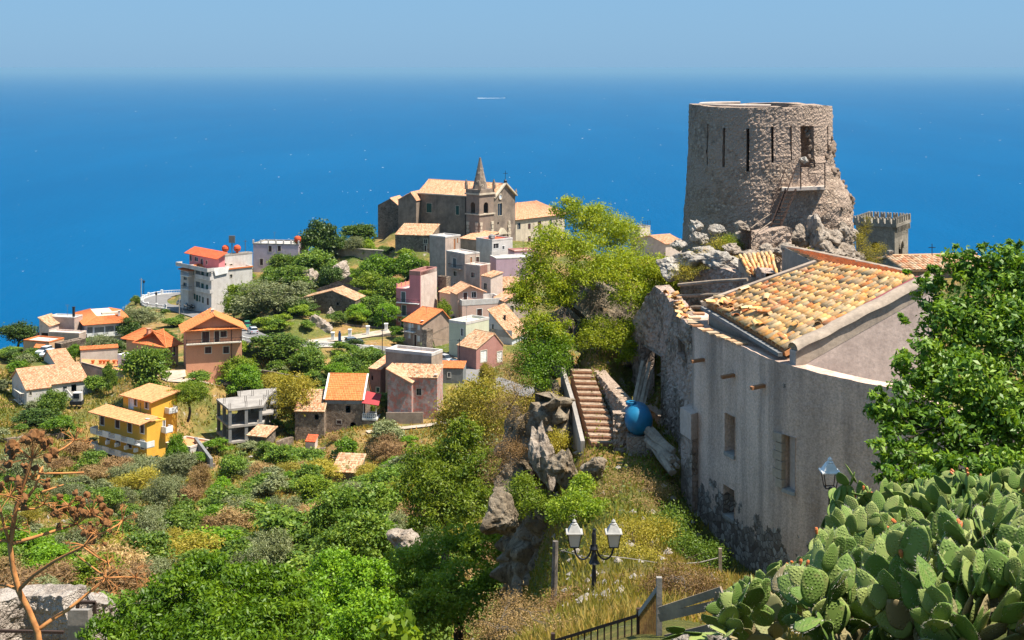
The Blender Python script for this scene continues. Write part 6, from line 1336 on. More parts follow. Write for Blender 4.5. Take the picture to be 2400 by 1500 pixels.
def g1(x,y):      # height of the finished ground sheet
    u = (1200+x/y*F-pxs[0])/(pxs[1]-pxs[0]); v = (math.log(max(y,1.21))-_lg[0])/(_lg[1]-_lg[0]); i = min(max(int(u),0),nu-2); j = min(max(int(v),0),nv-2); a = min(max(u-i,0),1); b = min(max(v-j,0),1)
    return float((ZZ[j,i]*(1-a)+ZZ[j,i+1]*a)*(1-b)+(ZZ[j+1,i]*(1-a)+ZZ[j+1,i+1]*a)*b)
def gzi(x,y):
    u = np.clip((1200+x/y*F-pxs[0])/(pxs[1]-pxs[0]),0,nu-1.001); v = np.clip((np.log(np.maximum(y,1.21))-_lg[0])/(_lg[1]-_lg[0]),0,nv-1.001); i = u.astype(int); j = v.astype(int); a = u-i; b = v-j
    return (ZZ[j,i]*(1-a)+ZZ[j,i+1]*a)*(1-b)+(ZZ[j+1,i]*(1-a)+ZZ[j+1,i+1]*a)*b
o = link('ground',grid_mesh('ground',np.stack([XX,DD,ZZ],-1).reshape(-1,3),nu,nv),None,ground_mat()); tag(o,kind='structure')
# ---------------------------------------------------------------- leaf meshes
def unit(a): return a/np.maximum(np.linalg.norm(a,axis=1,keepdims=True),1e-9)
def leaf_mesh(name, pos, out, size, asp=.5, up=.6, droop=0., fold=.12, rnd=None, g=rng, shape='leaf'):
    n = len(pos); size = np.broadcast_to(np.asarray(size,float),(n,))*g.uniform(.7,1.25,n)
    nr = unit(g.normal(size=(n,3))+np.array([0,0,up])+out*.5); t = unit(np.cross(nr,g.normal(size=(n,3)))); t[:,2] -= droop; t = unit(t)
    b = unit(np.cross(nr,t)); nr = np.cross(t,b); s = size[:,None]
    V = np.stack([pos-t*s*.5, pos+b*s*asp*.5+nr*s*fold+t*s*.02, pos+t*s*.5, pos-b*s*asp*.5+nr*s*fold+t*s*.02],1).reshape(-1,3)
    if rnd is None: rnd = g.uniform(0,1,n)
    return quads_mesh(name,V,n,4,rnd)
def crown_points(lobes, n, cl=.16, per=22, g=rng, hollow=.45, low=-.75):
    """lobes: (centre, (rx,ry,rz)); leaves gather in clumps near each lobe's surface"""
    C = np.array([list(l[0]) for l in lobes]); Rr_ = np.array([list(l[1]) for l in lobes]); w = Rr_.prod(1)**(2/3); w = w/w.sum()
    nc = max(8,n//per); k = g.choice(len(lobes),nc,p=w); d = unit(g.normal(size=(nc,3))); d[:,2] = np.where(d[:,2]<low,-d[:,2],d[:,2])
    r = hollow+(1.02-hollow)*g.uniform(0,1,nc)**.6; cc = C[k]+d*Rr_[k]*r[:,None]
    j = g.integers(0,nc,n); rad = np.cbrt(Rr_[k].prod(1))[j][:,None]*cl
    pos = cc[j]+g.normal(size=(n,3))*rad*np.array([1,1,.7]); out = d[j]
    rn_ = np.clip(.5+.28*g.normal(size=nc)[j]+.16*g.normal(size=n),0,1)
    return pos,out,rn_
def limb(m, a, b, r0, r1, bend=.15, seg=5, n=6, rr=random):
    a,b = Vector(a),Vector(b); L = (b-a).length; pts = []; off = Vector((rr.uniform(-1,1),rr.uniform(-1,1),rr.uniform(-.3,1)))*L*bend
    for i in range(seg+1): t = i/seg; pts.append(a.lerp(b,t)+off*math.sin(math.pi*t)+Vector((rr.uniform(-1,1),rr.uniform(-1,1),rr.uniform(-1,1)))*L*.025)
    pts[0] = a; pts[-1] = b
    m.tube(pts,[r0+(r1-r0)*i/seg for i in range(seg+1)],n); return pts
LM = {'ridge':leaf_mat('leaf_yellow_green',(.125,.175,.010),(.225,.28,.016),(.36,.375,.03),.4,.25),
 'bright':leaf_mat('leaf_bright_green',(.075,.155,.008),(.13,.25,.010),(.21,.33,.016),.35,.35),
 'fresh':leaf_mat('leaf_fresh_green',(.10,.165,.012),(.175,.25,.016),(.27,.33,.03),.35,.3),
 'deep':leaf_mat('leaf_deep_green',(0.057,0.128,0.012),(0.114,0.221,0.017),(0.228,0.340,0.029),.28,.45),
 'dark':leaf_mat('leaf_dark_green',(0.032,0.067,0.011),(0.061,0.112,0.016),(0.108,0.160,0.024),.2,.3),
 'mid':leaf_mat('leaf_mid_green',(0.069,0.132,0.016),(0.122,0.202,0.024),(0.208,0.279,0.033),.3,.3),
 'olive':leaf_mat('leaf_olive',(0.118,0.140,0.059),(0.180,0.203,0.089),(0.267,0.280,0.137),.2,.3),
 'dry':leaf_mat('leaf_dry',(.21,.13,.055),(.32,.21,.09),(.42,.29,.13),.2,.15),
 'red':leaf_mat('leaf_russet',(.15,.085,.04),(.24,.145,.065),(.32,.20,.09),.2,.15),
 'yellow':leaf_mat('leaf_straw_green',(0.218,0.195,0.022),(0.320,0.273,0.033),(0.408,0.325,0.055),.3,.2),
 'cactus':None}
def lobe_tree(name, label, base, lobes, n, leaf, mat, bark='bark', asp=.5, cl=.2, per=26, r0=.2, limbs=True, cat='tree', group=None, droop=0, up=.6, hollow=.35, seed=0, twigs=3, low=-.75):
    g = np.random.default_rng(100+seed); rr = random.Random(seed); B = W(*base); r = root(name,label,cat,B,group)
    L = []
    for l in lobes:
        c = W(l[0],l[1],l[2]); q = l[3]/F*l[2]; q2 = (l[4] if len(l)>4 else l[3])/F*l[2]; L.append((c,(q,q,q2)))
    pos,out,rn_ = crown_points(L,n,cl,per,g,hollow,low)
    me = leaf_mesh('crown',pos-np.array(B),out,leaf,asp,up,droop,.12,rn_,g); link('crown',me,r,LM[mat])
    if limbs:
        m = MB(); cen = Vector((0,0,0))
        for c,_ in L: cen += c
        cen /= len(L); fork = B.lerp(cen,.36); nodes = [(p,r0*.7) for p in limb(m,B,fork,r0,r0*.72,.12,5,8,rr)[3:]]
        for c,q in sorted(L,key=lambda l: (l[0]-fork).length):
            tip = c+Vector((0,0,q[2]*.2)); sp,sr = min(nodes,key=lambda t: (t[0]-tip).length+(t[0]-B).length*.25); e0 = min(sr*.85,r0*.6,.02+q[0]*.11); pts = limb(m,sp,tip,e0,e0*.3,.2,7,6,rr)
            nodes += [(p,e0+(e0*.3-e0)*(i/7)) for i,p in enumerate(pts)][2:6]
            for k in range(twigs):
                s = pts[rr.randrange(2,6)]; d = Vector((rr.gauss(0,1),rr.gauss(0,1),rr.gauss(.2,.8))).normalized(); limb(m,s,c+Vector((d.x*q[0],d.y*q[1],d.z*q[2]))*.95,min(r0*.2,e0*.4),min(r0*.04,e0*.1),.1,4,5,rr)
        m.build('trunk',ML[bark],r)
    return r
# ---- the leaning tree on the ridge rock
lobe_tree('almond_tree','airy yellow-green tree with dark crooked limbs on the ridge rock',(1352,800,62),
 [(1335,500,62.5,42,36),(1400,525,63,62,42),(1455,560,64,58,48),(1300,570,61.5,62,45),(1375,585,61.5,50,40),(1450,625,62,70,45),(1530,640,62,62,40),(1570,665,62,38,28),(1262,640,61,55,50),(1235,700,60.5,38,45),(1258,770,60,42,45),(1310,690,60.8,52,40),(1490,700,61,62,40),(1500,780,60.5,40,42),(1470,830,60,30,30),(1310,790,59.5,38,40),(1540,690,61.5,45,28),(1560,640,61.5,48,34),(1590,672,61.5,28,22),(1420,640,61,58,36),(1355,650,60.8,45,34),(1215,690,60.5,26,40)],
 66000,.115,'ridge','bark',.42,.17,40,.27,seed=3,twigs=5,hollow=.2)
lobe_tree('evergreen_bush','dense mid-green bush at the top left of brick staircase',(1270,900,59.5),[(1265,800,59.5,48,40),(1240,850,59,48,40),(1295,850,58.5,45,40),(1255,890,58,42,28),(1310,820,59,35,35)],12000,.085,'bright','bark',.6,.2,24,.08,seed=4,cat='bush')
lobe_tree('flowering_bush','loose yellow-green bush hanging over the dark cellar cliff',(1400,830,60),[(1400,770,60.5,40,28),(1440,800,60,36,28),(1380,800,60,30,26),(1460,770,60.5,30,24)],7000,.08,'ridge','bark',.5,.25,24,.05,seed=5,cat='bush')
lobe_tree('dry_shrub','leafless grey-brown shrub on cliff left of the staircase',(1190,960,58),[(1190,880,58.5,38,50),(1215,930,57.5,40,48),(1180,960,57,36,40),(1230,985,56.5,35,35)],6500,.07,'dry','bark_grey',.25,.3,20,.06,seed=6,cat='shrub',twigs=8)
lobe_tree('dry_shrub','russet bare-twigged shrub below the cliff rocks',(1195,1090,55),[(1180,1060,55.5,40,40),(1215,1080,55,36,40),(1160,1110,55,35,35)],5500,.07,'red','bark_grey',.25,.3,20,.05,seed=7,cat='shrub',twigs=8)
lobe_tree('small_bush','olive-green scrub covering the cliff below the tall pillar',(1240,1160,52.5),[(1225,1150,53,36,34),(1260,1180,51.5,34,28),(1200,1190,53,34,30)],6500,.085,'fresh','bark',.5,.25,24,.04,seed=41,cat='bush')
lobe_tree('small_bush','brown-green scrub between pillar rock and staircase',(1300,1010,56),[(1300,960,57,26,36),(1310,1040,55,24,34),(1250,960,57.5,30,34)],6000,.08,'yellow','bark_grey',.4,.3,22,.04,seed=42,cat='bush',twigs=6)
lobe_tree('dry_shrub','tawny brush on the dry bank right of the stair landing',(1480,1160,47.5),[(1470,1130,48.5,50,20),(1530,1150,48,45,20),(1430,1160,47.5,40,20),(1500,1190,46.5,50,20)],8000,.07,'dry','bark_grey',.22,.35,18,.02,seed=43,cat='shrub',twigs=8)
# ---- trees of the foreground slope
lobe_tree('carob_tree','big glossy dark green tree filling the right edge beyond the cacti',(2330,1260,20.5),
 [(2185,690,23.5,48,42),(2265,640,23,60,55),(2345,640,23,70,60),(2420,660,22.5,80,70),(2215,770,22.5,75,70),(2310,750,22.5,95,90),(2400,800,22,110,100),(2165,860,21.7,62,62),(2250,900,21.5,95,85),(2350,930,21.3,110,90),(2130,960,21.2,70,60),(2200,1010,21,80,60),(2300,1030,21,90,60),(2400,1020,20.8,90,70),(2110,1040,20.6,55,45),(2080,1065,20.2,45,40),(2160,1090,20,70,40),(2250,1110,19.8,80,45),(2350,1110,19.8,90,50),(2060,960,21,35,50),(2070,1120,19.6,40,35),(2150,1140,19.4,60,35),(2128,645,22.8,20,18),(2112,745,21.8,20,16),(2092,785,21.5,14,12),(2060,912,21,18,14),(2236,592,23,20,16),(2300,580,23,18,16),(2374,572,22.6,20,16),(2190,640,23,24,20)],
 32000,.115,'deep','bark',.42,.15,36,.2,seed=8,hollow=.3,low=-.9,twigs=4)
for k,(x0,y0,x1,y1,D) in enumerate(((2200,740,2130,640,22.8),(2260,620,2225,585,22.8),(2330,610,2300,575,22.8),(2380,620,2370,568,22.6),(2150,850,2118,735,21.8),(2120,960,2095,770,21.4),(2080,990,2062,905,21))): pass
lobe_tree('walnut_tree','bright green broad-leaved tree at the bottom left foreground',(500,1700,46),
 [(500,1350,46.5,75,50),(420,1400,45.5,90,65),(560,1385,46,90,60),(655,1385,46,70,50),(330,1455,45,90,65),(480,1460,44.5,110,75),(620,1470,44.5,100,75),(705,1450,45.5,60,60),(245,1490,44.5,60,45),(540,1520,43.5,150,60),(350,1530,43.5,120,50)],
 30000,.19,'bright','bark_grey',.36,.13,34,.22,seed=9,droop=.45,hollow=.25)
lobe_tree('terebinth_tree','tall light green tree with grey twigs in the centre of the slope',(1040,1330,96),[(1000,1085,97,62,45),(1080,1070,97,70,50),(1125,1120,95,60,55),(1040,1140,95,75,55),(960,1150,96,55,45),(1105,1190,93,65,55),(1010,1210,94,60,50),(1150,1090,95,35,40),(1090,1010,97,40,35)],26000,.23,'fresh','bark_grey',.45,.13,40,.28,seed=10,twigs=4)
lobe_tree('dark_slope_tree','rounded darker green tree left of the light central tree',(820,1380,84),[(800,1195,85,60,45),(875,1175,85,55,40),(755,1225,85,40,35),(850,1245,83,65,50),(785,1290,82,55,45),(880,1290,82,50,50)],17000,.22,'mid','bark',.55,.15,36,.25,seed=11)
lobe_tree('terebinth_tree','spreading light green tree above the small foreground cactus',(1075,1500,61),[(1050,1290,63,85,50),(1130,1285,62,75,45),(975,1330,63,75,50),(1175,1350,60.5,60,45),(1065,1380,60,95,55),(950,1400,62,60,50),(1215,1300,60.5,42,40),(1120,1430,59.5,75,45),(1000,1440,60,65,50)],27000,.16,'fresh','bark',.45,.13,40,.22,seed=12,twigs=4)
lobe_tree('dark_slope_tree','leafy mid-green tree between bright walnut and small cactus',(820,1560,60),[(780,1340,62,70,45),(855,1365,60.5,70,50),(760,1430,60.5,70,55),(850,1450,58.5,80,60),(700,1385,62,42,38),(905,1450,58.5,60,50),(790,1500,58,80,45)],22000,.16,'bright','bark',.55,.14,38,.22,seed=13)
lobe_tree('fig_tree','grey-green fig tree beside mottled pink house',(1110,1060,205),[(1080,960,206,50,45),(1130,925,204,55,40),(1045,1000,206,42,40),(1145,985,202,60,50),(1185,950,200,38,38),(1100,1020,203,60,40)],14000,.32,'yellow','bark_grey',.7,.2,24,.35,seed=14,twigs=4)
lobe_tree('small_bush','green bush below the lichened boulder left of lamp',(1370,1180,47),[(1365,1140,48,28,30),(1350,1180,47,36,30),(1400,1200,46,36,25),(1310,1200,48,30,30)],6500,.09,'fresh','bark',.5,.25,24,.05,seed=15,cat='bush')
lobe_tree('small_bush','yellow-green weeds on the bank right of the twin lamp',(1500,1330,38),[(1480,1250,39.5,55,28),(1430,1290,38,50,28),(1540,1240,40,45,25),(1500,1310,37,55,25)],8000,.07,'yellow','bark',.35,.3,22,.03,seed=16,cat='bush')
lobe_tree('dry_shrub','reddish dry spurge shrub surrounding the lamp post foot',(1390,1480,31),[(1325,1425,32.5,55,36),(1450,1420,33.5,60,32),(1490,1440,30,55,34),(1400,1490,29.5,90,34),(1290,1445,32,45,34)],11000,.055,'red','bark_grey',.3,.35,18,.03,seed=17,cat='shrub',twigs=12)
lobe_tree('dry_shrub','russet spurge shrub behind the grey plank fence',(1610,1420,28),[(1590,1360,29,65,32),(1650,1380,27.5,50,32),(1550,1385,29,50,30)],9000,.05,'red','bark_grey',.3,.35,18,.03,seed=18,cat='shrub',twigs=12)
lobe_tree('dry_shrub','tawny dry undergrowth at the bottom edge left of the iron railing',(1220,1500,30),[(1200,1430,34,60,30),(1250,1470,30,70,30),(1150,1480,32,60,30),(1330,1490,26,60,25)],9000,.06,'dry','bark_grey',.25,.35,18,.03,seed=19,cat='shrub',twigs=10)
lobe_tree('small_bush','dark weeds in the shade at foot of the farmhouse wall',(1600,1330,42),[(1570,1230,44,40,40),(1600,1280,43,45,35),(1660,1300,42.5,40,30),(1540,1290,43,40,30)],7000,.08,'mid','bark',.35,.3,22,.03,seed=20,cat='bush')
lobe_tree('flowering_bush','pinkish-green herb cushion among boulders left of the tower',(1660,640,60),[(1650,610,60.3,36,22),(1690,575,61,32,18),(1620,620,60,30,20),(1600,640,59.5,30,20)],7000,.06,'yellow','bark',.4,.3,22,.02,seed=21,cat='bush')
lobe_tree('flowering_bush','small green cushion plant right of the tower ladder base',(1705,590,60.8),[(1705,570,61,26,16),(1725,580,60.8,18,12)],2500,.06,'fresh','bark',.4,.3,22,.02,seed=22,cat='bush')
lobe_tree('flowering_bush','straw-coloured cushion bushes on boulders right of tower',(2030,600,62),[(2010,565,62.2,20,18),(2035,600,62,26,22),(1948,575,61.3,9,18),(2060,585,62.3,16,14)],5000,.06,'yellow','bark',.3,.3,22,.02,seed=23,cat='bush')
lobe_tree('flowering_bush','slender wild bush before the castellated tower',(2032,540,64),[(2032,528,64,12,22),(2020,545,64,14,14)],900,.07,'yellow','bark',.3,.3,20,.02,seed=24,cat='bush')
# ---------------------------------------------------------------- shared crowns for village trees and slope shrubs
def proto(seed, n, leaf, asp, nl=8, tall=1.0, low=-.6, cl=.22, per=22):
    g = np.random.default_rng(seed); L = []
    for k in range(nl):
        a = 2*math.pi*k/nl+g.uniform(-.4,.4); q = g.uniform(.15,.27); rr_ = g.uniform(.1,.5-q*.75)
        L.append(((math.cos(a)*rr_,math.sin(a)*rr_,g.uniform(.28,.72)),(q,q,q*g.uniform(.75,1.05))))
    L.append(((0,0,.62),(.26,.26,.3)))
    pos,out,rn_ = crown_points(L,n,cl,per,g,.4,low); pos[:,2] = np.maximum(pos[:,2],.02)
    return leaf_mesh('crown',pos,out,leaf,asp,.6,0,.12,rn_,g)
PT = [proto(200+k,9000,.05,.6) for k in range(4)]; PO = [proto(300+k,9000,.05,.3,10,cl=.2) for k in range(3)]; PS = [proto(400+k,3200,.075,.55,7,low=-.3) for k in range(4)]; PD = [proto(500+k,2600,.09,.22,8,low=-.2,cl=.3,per=14) for k in range(3)]
tm = MB(); rr = random.Random(2); limb(tm,(0,0,-.35),(.02,0,.3),.035,.028,.05,4,7,rr)
for k in range(6): a = k*1.05; limb(tm,(.02,0,.28),(math.cos(a)*.26,math.sin(a)*.26,.6+.1*rr.random()),.02,.006,.1,4,5,rr)
TRK = bpy.data.meshes.new('trunk'); TRK.from_pydata(tm.v,[],tm.f); TRK.update(); TRK.materials.append(ML['bark'])
for p_ in PT+PO+PS+PD: p_.materials.append(LM['mid'])
def plant(name, label, cat, loc, w, hgt, mesh, mat, group=None, trunk=True, rz=None):
    r = root(name,label,cat,loc,group); r.scale = (w,w*random.uniform(.85,1.1),hgt); r.rotation_euler = (0,0,rz if rz is not None else random.uniform(0,6.28))
    c = link('crown',mesh,r); c.material_slots[0].link = 'OBJECT'; c.material_slots[0].material = LM[mat]
    if trunk: link('trunk',TRK,r)
    return r
VT = [ # px, base py, D, width px, height px, leaf, label, proto kind
 (748,595,396,100,84,'dark','large round dark tree left of the church garden wall',0),(846,578,408,80,56,'dark','dark round tree just left of the church end wall',0),(800,590,400,50,40,'dark','dark shrub between two round trees by the church garden',0),
 (640,775,336,175,120,'olive','broad silvery olive tree above the road bend right of hotel',1),(585,748,350,110,90,'fresh','light green tree at foot of hotel side wall',0),(690,770,338,80,70,'olive','olive tree beside the ruined cottage',1),(700,760,333,80,60,'dark','dark bush on rocks above the road ramp',0),
 (665,655,380,95,62,'mid','green tree below the pale mauve house',0),(735,660,376,110,80,'mid','green tree under the large dark tree',0),(690,700,362,110,80,'mid','leafy tree upslope of the silvery olive',0),(640,690,368,80,65,'mid','tree between mauve house and silvery olive',0),(770,680,360,70,60,'dark','dark tree beside the craggy rock',0),(550,720,356,50,46,'fresh','small bright tree against the hotel wall',0),(610,705,366,60,50,'olive','olive bush beside the hotel corner',1),
 (885,660,374,95,66,'bright','bright green tree under the church garden wall',0),(955,655,374,95,64,'bright','bright tree left of tall grey-pink block',0),(865,700,356,80,66,'fresh','yellow-green round tree right of the ruins',0),(915,715,350,80,70,'mid','dense tree left of the pink house',0),(880,740,340,90,50,'mid','green bush mass above the rubble ramp wall',0),(840,745,336,60,36,'bright','bright climber below the ruined cottage',0),(905,755,334,70,46,'bright','bright bush beside the pink house entrance',0),(992,640,378,36,36,'mid','small tree at right end of the garden wall',0),
 (1040,735,330,44,36,'fresh','small leafy tree between pink and salmon-beige houses',0),(968,588,386,22,30,'bright','small bright tree in front of the stone annexe',0),(832,585,397,46,34,'olive','pale flowering shrub in the church garden',1),(862,586,397,40,28,'fresh','light shrub in the church garden',0),(900,590,396,50,16,'mid','low hedge in the church garden',0),
 (655,880,290,150,100,'mid','large leafy tree left of the dark road wall',0),(725,890,286,110,80,'mid','dense fig-like tree below the road balustrade',0),(850,875,288,130,62,'mid','wide tree against the dark retaining wall',0),(690,985,258,130,115,'yellow','large straw-green tree between concrete frame and stone house',1),(735,990,262,70,80,'mid','green tree behind the stone house annex',0),(640,930,272,90,60,'yellow','yellowish tree above concrete frame',1),(575,900,268,90,50,'bright','bright bush right of the dark car on the lane',0),(790,890,280,60,44,'bright','bright bush behind orange stone-house roof',0),(860,905,274,60,44,'fresh','light bush beside narrow brick-red house',0),(560,865,276,100,34,'fresh','low bushes below the salmon house wall',0),
 (45,825,330,90,74,'dark','dark green tree at left edge above the sea',0),(25,855,310,60,46,'mid','bushy tree at the left edge below the garage',0),(80,850,300,90,36,'mid','low garden bushes before the white cars',0),(330,778,340,100,62,'olive','olive tree right of the white sun-deck house',1),(300,790,325,60,50,'dark','dark tree beside the sun-deck house',0),(405,768,346,60,26,'mid','garden tree below road bend balustrade',0),(455,778,338,50,22,'mid','shrub with garden plants beside salmon roof',0),(235,825,300,80,44,'olive','silvery bush behind long cream wall house',1),(175,840,292,46,36,'bright','bright bush left of the cream wall house',0),(318,716,400,26,26,'mid','shrub on the outer verge of the road bend',0),
 (345,905,258,118,96,'mid','large green tree above the yellow house roof',0),(255,895,268,36,50,'mid','slim tree before the dark terrace wall',0),(122,975,252,74,66,'mid','round tree before the farmhouse',0),(90,985,248,100,30,'dark','dark hedge below the farmhouse',0),(440,960,244,90,70,'fresh','green bushes right of the yellow house',1),(415,1055,232,60,44,'bright','leafy terrace plants beside yellow house',0),(1140,905,280,50,60,'yellow','wispy tree in front of the faded red house',1),
 (215,1130,222,78,78,'mid','round deep green tree left of yellow house base',0),(330,1135,224,100,72,'olive','silvery olive directly below yellow house',1),(420,1130,224,110,74,'olive','silvery olive left of crumbling wall',1),(905,1050,240,84,70,'olive','pale prickly bush below the stone house terrace',0),(815,1130,218,60,56,'mid','round green bush left of the tiny hut',0),(750,1130,215,56,60,'mid','green shrub on the slope below stone house',0),
 (60,1125,205,130,80,'olive','olive tree behind the dry fennel heads',1),(370,1200,190,90,90,'olive','leaning olive tree with dark trunk in mid slope',1),(160,1210,185,100,80,'olive','olive tree left of the slope path',1),(245,1210,182,90,70,'mid','young green tree in mid slope',0),(60,1320,150,140,70,'fresh','yellow-green tree left above the ruined wall',0),(640,1310,130,110,80,'olive','grey olive tree above the walnut crown',1),(330,1330,135,150,90,'mid','dense bush mass left of the walnut',0),(540,1290,150,130,60,'mid','dark prickly thicket above the walnut',0),(470,1150,205,60,70,'dry','brown leafless bush beside crumbling wall',1),
 (20,1180,190,90,70,'mid','green tree at the left frame edge behind fennel',0),(130,1330,140,70,50,'bright','bright bush above the ruined wall',0)]
for i,(px,py,D,wp,hp,mt,lb,k) in enumerate(VT):
    p = W(px,py,D); g_ = g1(p.x,p.y); top = -(py-hp-HZ)/F*D; z = min(g_,p.z) if g_>p.z-8 else p.z
    z = g_ if abs(g_-p.z)<6 else p.z; hgt = max(top-z,hp/F*D*.6)
    plant('olive_tree' if mt=='olive' and k else 'tree',lb,'tree',(p.x,p.y,z-.2),wp/F*D*1.12,hgt*1.05,random.choice(PO if k else PT),mt)
# ---- scattered scrub
rs2 = random.Random(21); cnt = 0; tries = 0
KIND = {'mid':('green_shrub','leafy mid-green shrub'),'bright':('green_shrub','bright green shrub'),'olive':('olive_shrub','silvery grey-green shrub'),'dry':('dry_bush','dry straw-coloured bush'),'yellow':('dry_bush','yellowish broom-like bush'),'red':('dry_bush','russet dead bush')}
near = []
while cnt<285 and tries<6000:
    tries += 1; D = math.exp(rs2.uniform(math.log(85),math.log(248))); px = rs2.uniform(-40,1210); x = (px-1200)/F*D
    if any(math.hypot(x-a,D-b)<r_*1.0 for a,b,r_,_ in PADS): continue
    z = g1(x,D); py = HZ-z/D*F
    if py>1560 or py<930: continue
    w = rs2.uniform(1.6,5.2)*(1.2 if D<150 else 1)
    if any(math.hypot(x-a,D-b)<(w+c)*.42 for a,b,c in near): continue
    near.append((x,D,w)); v = mnoise.noise(Vector((x*.035,D*.035,2)))+rs2.gauss(0,.22)
    mt = 'mid' if v>.1 else 'olive' if v>-.03 else 'bright' if v>-.15 else 'yellow' if v>-.3 else 'dry' if v>-.46 else 'red'
    zone = 'on the slope below yellow house' if px<420 else 'in the middle of the dry slope' if px<760 else 'on the slope below the stone house'
    nm,lb = KIND[mt]; dry = mt in ('dry','red','yellow')
    plant(nm,lb+' '+zone,'shrub',(x,D,z-.1),w*1.25,w*rs2.uniform(.55,.95),rs2.choice(PD if dry else PS),mt,group=lb+'s '+zone,trunk=False); cnt += 1
# ---- small trees of the slope
near = [(a,b,c) for a,b,c in near]; cnt = 0; tries = 0
while cnt<64 and tries<3000:
    tries += 1; D = math.exp(rs2.uniform(math.log(100),math.log(232))); px = rs2.uniform(-30,1150); x = (px-1200)/F*D
    if any(math.hypot(x-a,D-b)<r_*1.35 for a,b,r_,_ in PADS) or any(math.hypot(x-a,D-b)<3.2 for a,b,c in near if c>90): continue
    z = g1(x,D); py = HZ-z/D*F
    if py>1520 or py<1085: continue
    near.append((x,D,99)); w = rs2.uniform(3.2,6.2); mt = rs2.choice(['mid','mid','olive','olive','fresh','bright']); ol = mt=='olive'
    zone = 'on the slope below yellow house' if px<420 else 'in the middle of the dry slope' if px<760 else 'on the slope below the stone house'
    lb = {'mid':'small leafy green tree','olive':'small silvery olive tree','fresh':'small light green tree','bright':'small bright green tree'}[mt]+' '+zone; cnt += 1
    plant('olive_tree' if ol else 'tree',lb,'tree',(x,D,z-.15),w,w*rs2.uniform(.6,.85),rs2.choice(PO if ol else PT),mt,group=lb)
# ---- village filler shrubs at wall feet
for i in range(420):
    D = rs2.uniform(255,395); px = rs2.uniform(-20,1180) if i<140 else rs2.uniform(540,1010); x = (px-1200)/F*D
    if any(math.hypot(x-a,D-b)<r_*.95 for a,b,r_,_ in PADS): continue
    dmin = min(math.hypot(x-q[0],D-q[1]) for pl,_ in ROADS for q in pl)
    if dmin<6: continue
    z = g1(x,D); w = rs2.uniform(1.6,4.6); mt = rs2.choice(['mid','mid','dark','fresh','olive','bright']); lbv = {'mid':'leafy green shrub','dark':'dark green shrub','fresh':'light green shrub','olive':'grey-green shrub','bright':'bright green shrub'}[mt]+(' left of salmon house' if px<430 else ' right of the hotel' if px<700 and D>330 else ' below the village road' if D<310 else ' below the church')
    plant('garden_shrub',lbv,'shrub',(x,D,z-.1),w*1.3,w*.8,rs2.choice(PS),mt,group=lbv[:40],trunk=False)
# ---- dry grass
n = 230000; g = np.random.default_rng(9); D = np.exp(g.uniform(math.log(22),math.log(300),n)); px = np.where(g.uniform(0,1,n)<.72,g.uniform(-60,1250,n),g.uniform(1180,2150,n)); x = (px-1200)/F*D
z = gzi(x,D); py = HZ-z/D*F; ok = (py>850)&(py<1560)|((px>1180)&(py>560)&(py<1560)); 
for a,b,r_,_ in PADS: ok &= np.hypot(x-a,D-b)>r_*1.02
for pl,hw in ROADS:
    for q in pl: ok &= np.hypot(x-q[0],D-q[1])>hw+.6
x,D,z = x[ok],D[ok],z[ok]; n = len(x)
hgt = (.14+.0019*D)*g.uniform(.5,1.4,n); wd = hgt*.045+.0006*D; a = g.uniform(0,6.28,n); lean = g.normal(size=(n,2))*hgt[:,None]*.35
B_ = np.stack([x,D,z-.03],1); d_ = np.stack([np.cos(a),np.sin(a),0*a],1)*wd[:,None]
V = np.stack([B_-d_,B_+d_,B_+np.concatenate([lean,hgt[:,None]],1)],1).reshape(-1,3)
patch = fbm(x*.09+2,D*.09)+.5*fbm(x*.3,D*.3); rv = np.clip(.47+.6*patch+.15*g.normal(size=n),0,1)
GM = leaf_mat('dry_grass',(.13,.155,.022),(.27,.215,.05),(.44,.255,.08),.35,.1,0)
o = link('dry_grass',quads_mesh('dry_grass',V,n,3,rv),None,GM); tag(o,'tawny dry grass and weeds over the hillside','grass',kind='stuff')
# ---- low green ground cover
n = 150000; nc = 3600; g = np.random.default_rng(19); Dc = np.exp(g.uniform(math.log(45),math.log(290),nc)); pxc = np.where(g.uniform(0,1,nc)<.85,g.uniform(-60,1230,nc),g.uniform(1230,1620,nc)); k = g.integers(0,nc,n)
rad = (.5+.006*Dc)*g.uniform(.6,1.5,nc); xc = (pxc-1200)/F*Dc; x = xc[k]+g.normal(size=n)*rad[k]; D = Dc[k]+g.normal(size=n)*rad[k]; z = gzi(x,D); ok = np.ones(n,bool)
for a,b,r_,_ in PADS: ok &= np.hypot(x-a,D-b)>r_*1.05
for pl,hw in ROADS:
    for q in pl: ok &= np.hypot(x-q[0],D-q[1])>hw+1.0
ok &= (1200+x/D*F<1230)|(D<60); tone = np.clip(g.uniform(0,1,nc)[k]+.1*g.normal(size=n),0,1); hh = g.uniform(0,1,n)**1.5*(.25+.0022*D)
pos = np.stack([x,D,z+hh],1)[ok]; LMg = leaf_mat('ground_cover_leaf',(.075,.12,.012),(.14,.175,.02),(.23,.20,.035),.3,.2,0)
o = link('ground_cover',leaf_mesh('ground_cover',pos,np.zeros_like(pos),(.07+.0013*D)[ok],.5,.9,0,.12,tone[ok],g),None,LMg); tag(o,'low green ground cover and weeds over the hillside','ground cover',kind='stuff')
